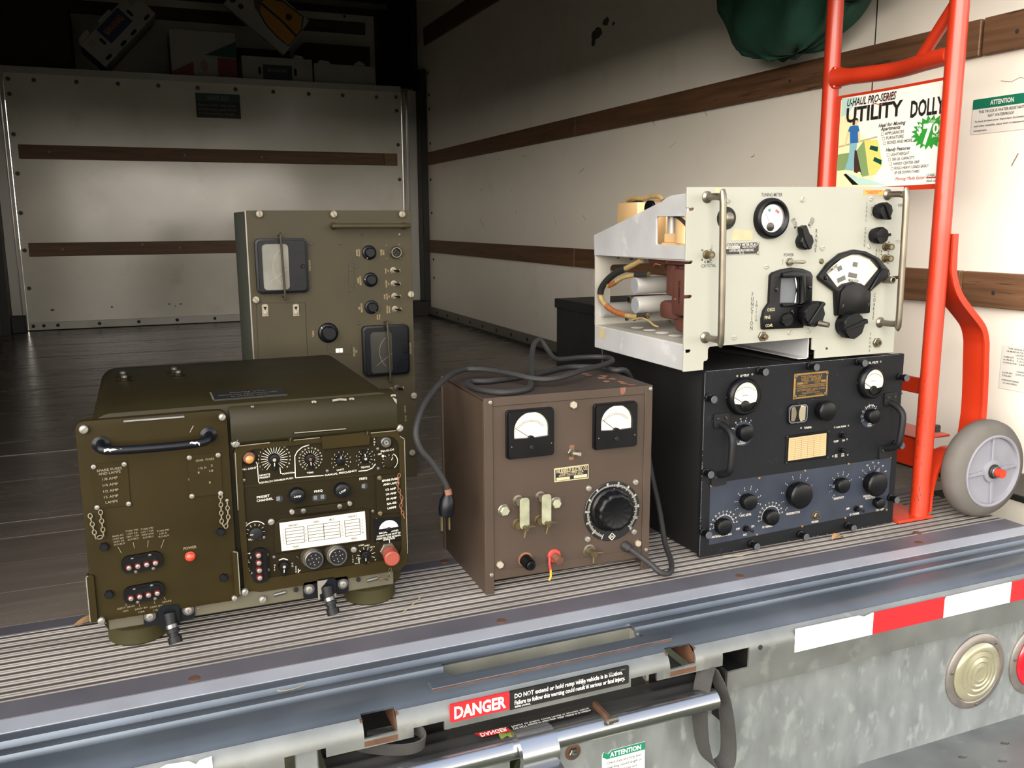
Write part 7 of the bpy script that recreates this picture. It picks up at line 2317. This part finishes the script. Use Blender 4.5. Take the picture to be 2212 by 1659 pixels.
A5 = carton('tilted_white_box', 'white box with a yellow and blue picture leaning across the shelf', (.945, 6.0, 1.668), (275, 40, 445), (0, 0, 0))
A5.rotation_euler = (0, math.radians(-52), 0)
yel = arc(200, 60, 190, 115, 180, 10)
G().flat([(60, 4), (200, 4), (270, 40), (262, 190), (215, 275), (160, 300), (110, 280), (70, 190), (55, 90)], 1).build('blue_outline', 'box_navy', A5, recalc=False)
G().flat([(66, 10), (135, 10), (150, 120), (150, 285), (115, 270), (78, 185), (63, 90)], 1.6).build('yellow_print', 'box_yellow', A5, recalc=False)
G().flat([(150, 10), (198, 10), (262, 45), (254, 185), (210, 265), (165, 288), (163, 120)], 1.6).build('yellow_print', 'box_yellow', A5, recalc=False)
for u, v, r_ in ((205, 110, 20), (60, 360, 16), (200, 345, 22), (60, 420, 20), (225, 420, 12)):
    G().flat(circ(u, v, r_, 18), 2).build('dark_dot', 'box_navy', A5, recalc=False)
G().flat([(110, 255), (190, 300), (185, 330), (140, 325), (105, 290)], 2.2).build('brown_print', 'rail_wood', A5, recalc=False)
carton('brown_carton', 'plain brown carton at the right back of the shelf', (1.15, 6.45, AZ), (460, 380, 330), m='carton')
carton('brown_carton', 'plain brown carton behind the leaning white box', (.66, 6.46, AZ), (400, 380, 270), m='carton')
carton('brown_carton', 'plain brown carton in the dark at the far left of the shelf', (-.70, 6.2, AZ), (420, 400, 420), m='carton')

# ============================================================ leaves and straw
def leaf(name, label, x, y, z, a, L, wd, m, curl=.006, cat='leaf'):
    g = G()
    n = 7
    vs, fs = [], []
    for i in range(n + 1):
        t = i / n
        hw = wd * math.sin(PI * min(.98, t * .92 + .04)) ** .8
        zc = z + .0015 + curl * math.sin(PI * t)
        for s_, dz in ((-1, curl * .6), (0, 0), (1, curl * .5)):
            u = (t - .5) * L
            vs.append(W(x + u * math.cos(a) - s_ * hw * math.sin(a), y + u * math.sin(a) + s_ * hw * math.cos(a), zc + dz))
    for i in range(n):
        for j in range(2):
            fs.append((i * 3 + j, (i + 1) * 3 + j, (i + 1) * 3 + j + 1, i * 3 + j + 1))
    o = g.add(vs, fs).build(name, m, recalc=False)
    md = o.modifiers.new('thickness', 'SOLIDIFY')
    md.thickness = .0006
    tag(o, label, cat)
leaf('dry_leaf', 'dry tan leaf on the threshold in front of the black receiver', 1.25, 1.318, 0, .1, .03, .009, 'leaf_tan')
leaf('dry_leaf', 'torn dry leaf beside the left foot of the radio', -.112, 1.49, 0, .2, .05, .012, 'leaf_tan')
leaf('green_leaf', 'yellow-green leaf caught at the ramp latch', .428, 1.055, -.083, 1.2, .035, .012, 'leaf_green', .004)
def straw(label, pts, r=.5):
    o = G().tube(smooth([W(*p) for p in pts], 5), r, 6).build('straw', 'straw')
    tag(o, label, 'straw')
straw('curved pale straw in front of the black receiver', [(.985, 1.331, .001), (.996, 1.324, .002), (1.012, 1.319, .0015), (1.03, 1.322, .001)], .7)
straw('pale straw on the ribs beside the right foot of the radio', [(.40, 1.376, .001), (.378, 1.352, .001), (.355, 1.33, .001)], .7)
straw('curled grass straw on the bumper top below the radio', [(.128, 1.184, -.010), (.14, 1.176, -.010), (.156, 1.174, -.009), (.17, 1.178, -.009), (.178, 1.186, -.010)], .6)
straw('short straw on the bumper top at far left', [(-.052, 1.158, -.011), (-.04, 1.163, -.010), (-.028, 1.175, -.011)], .6)
straw('tiny straw on the bumper top near the square hole', [(.885, 1.173, -.012), (.883, 1.160, -.0105), (.879, 1.152, -.011)], .6)
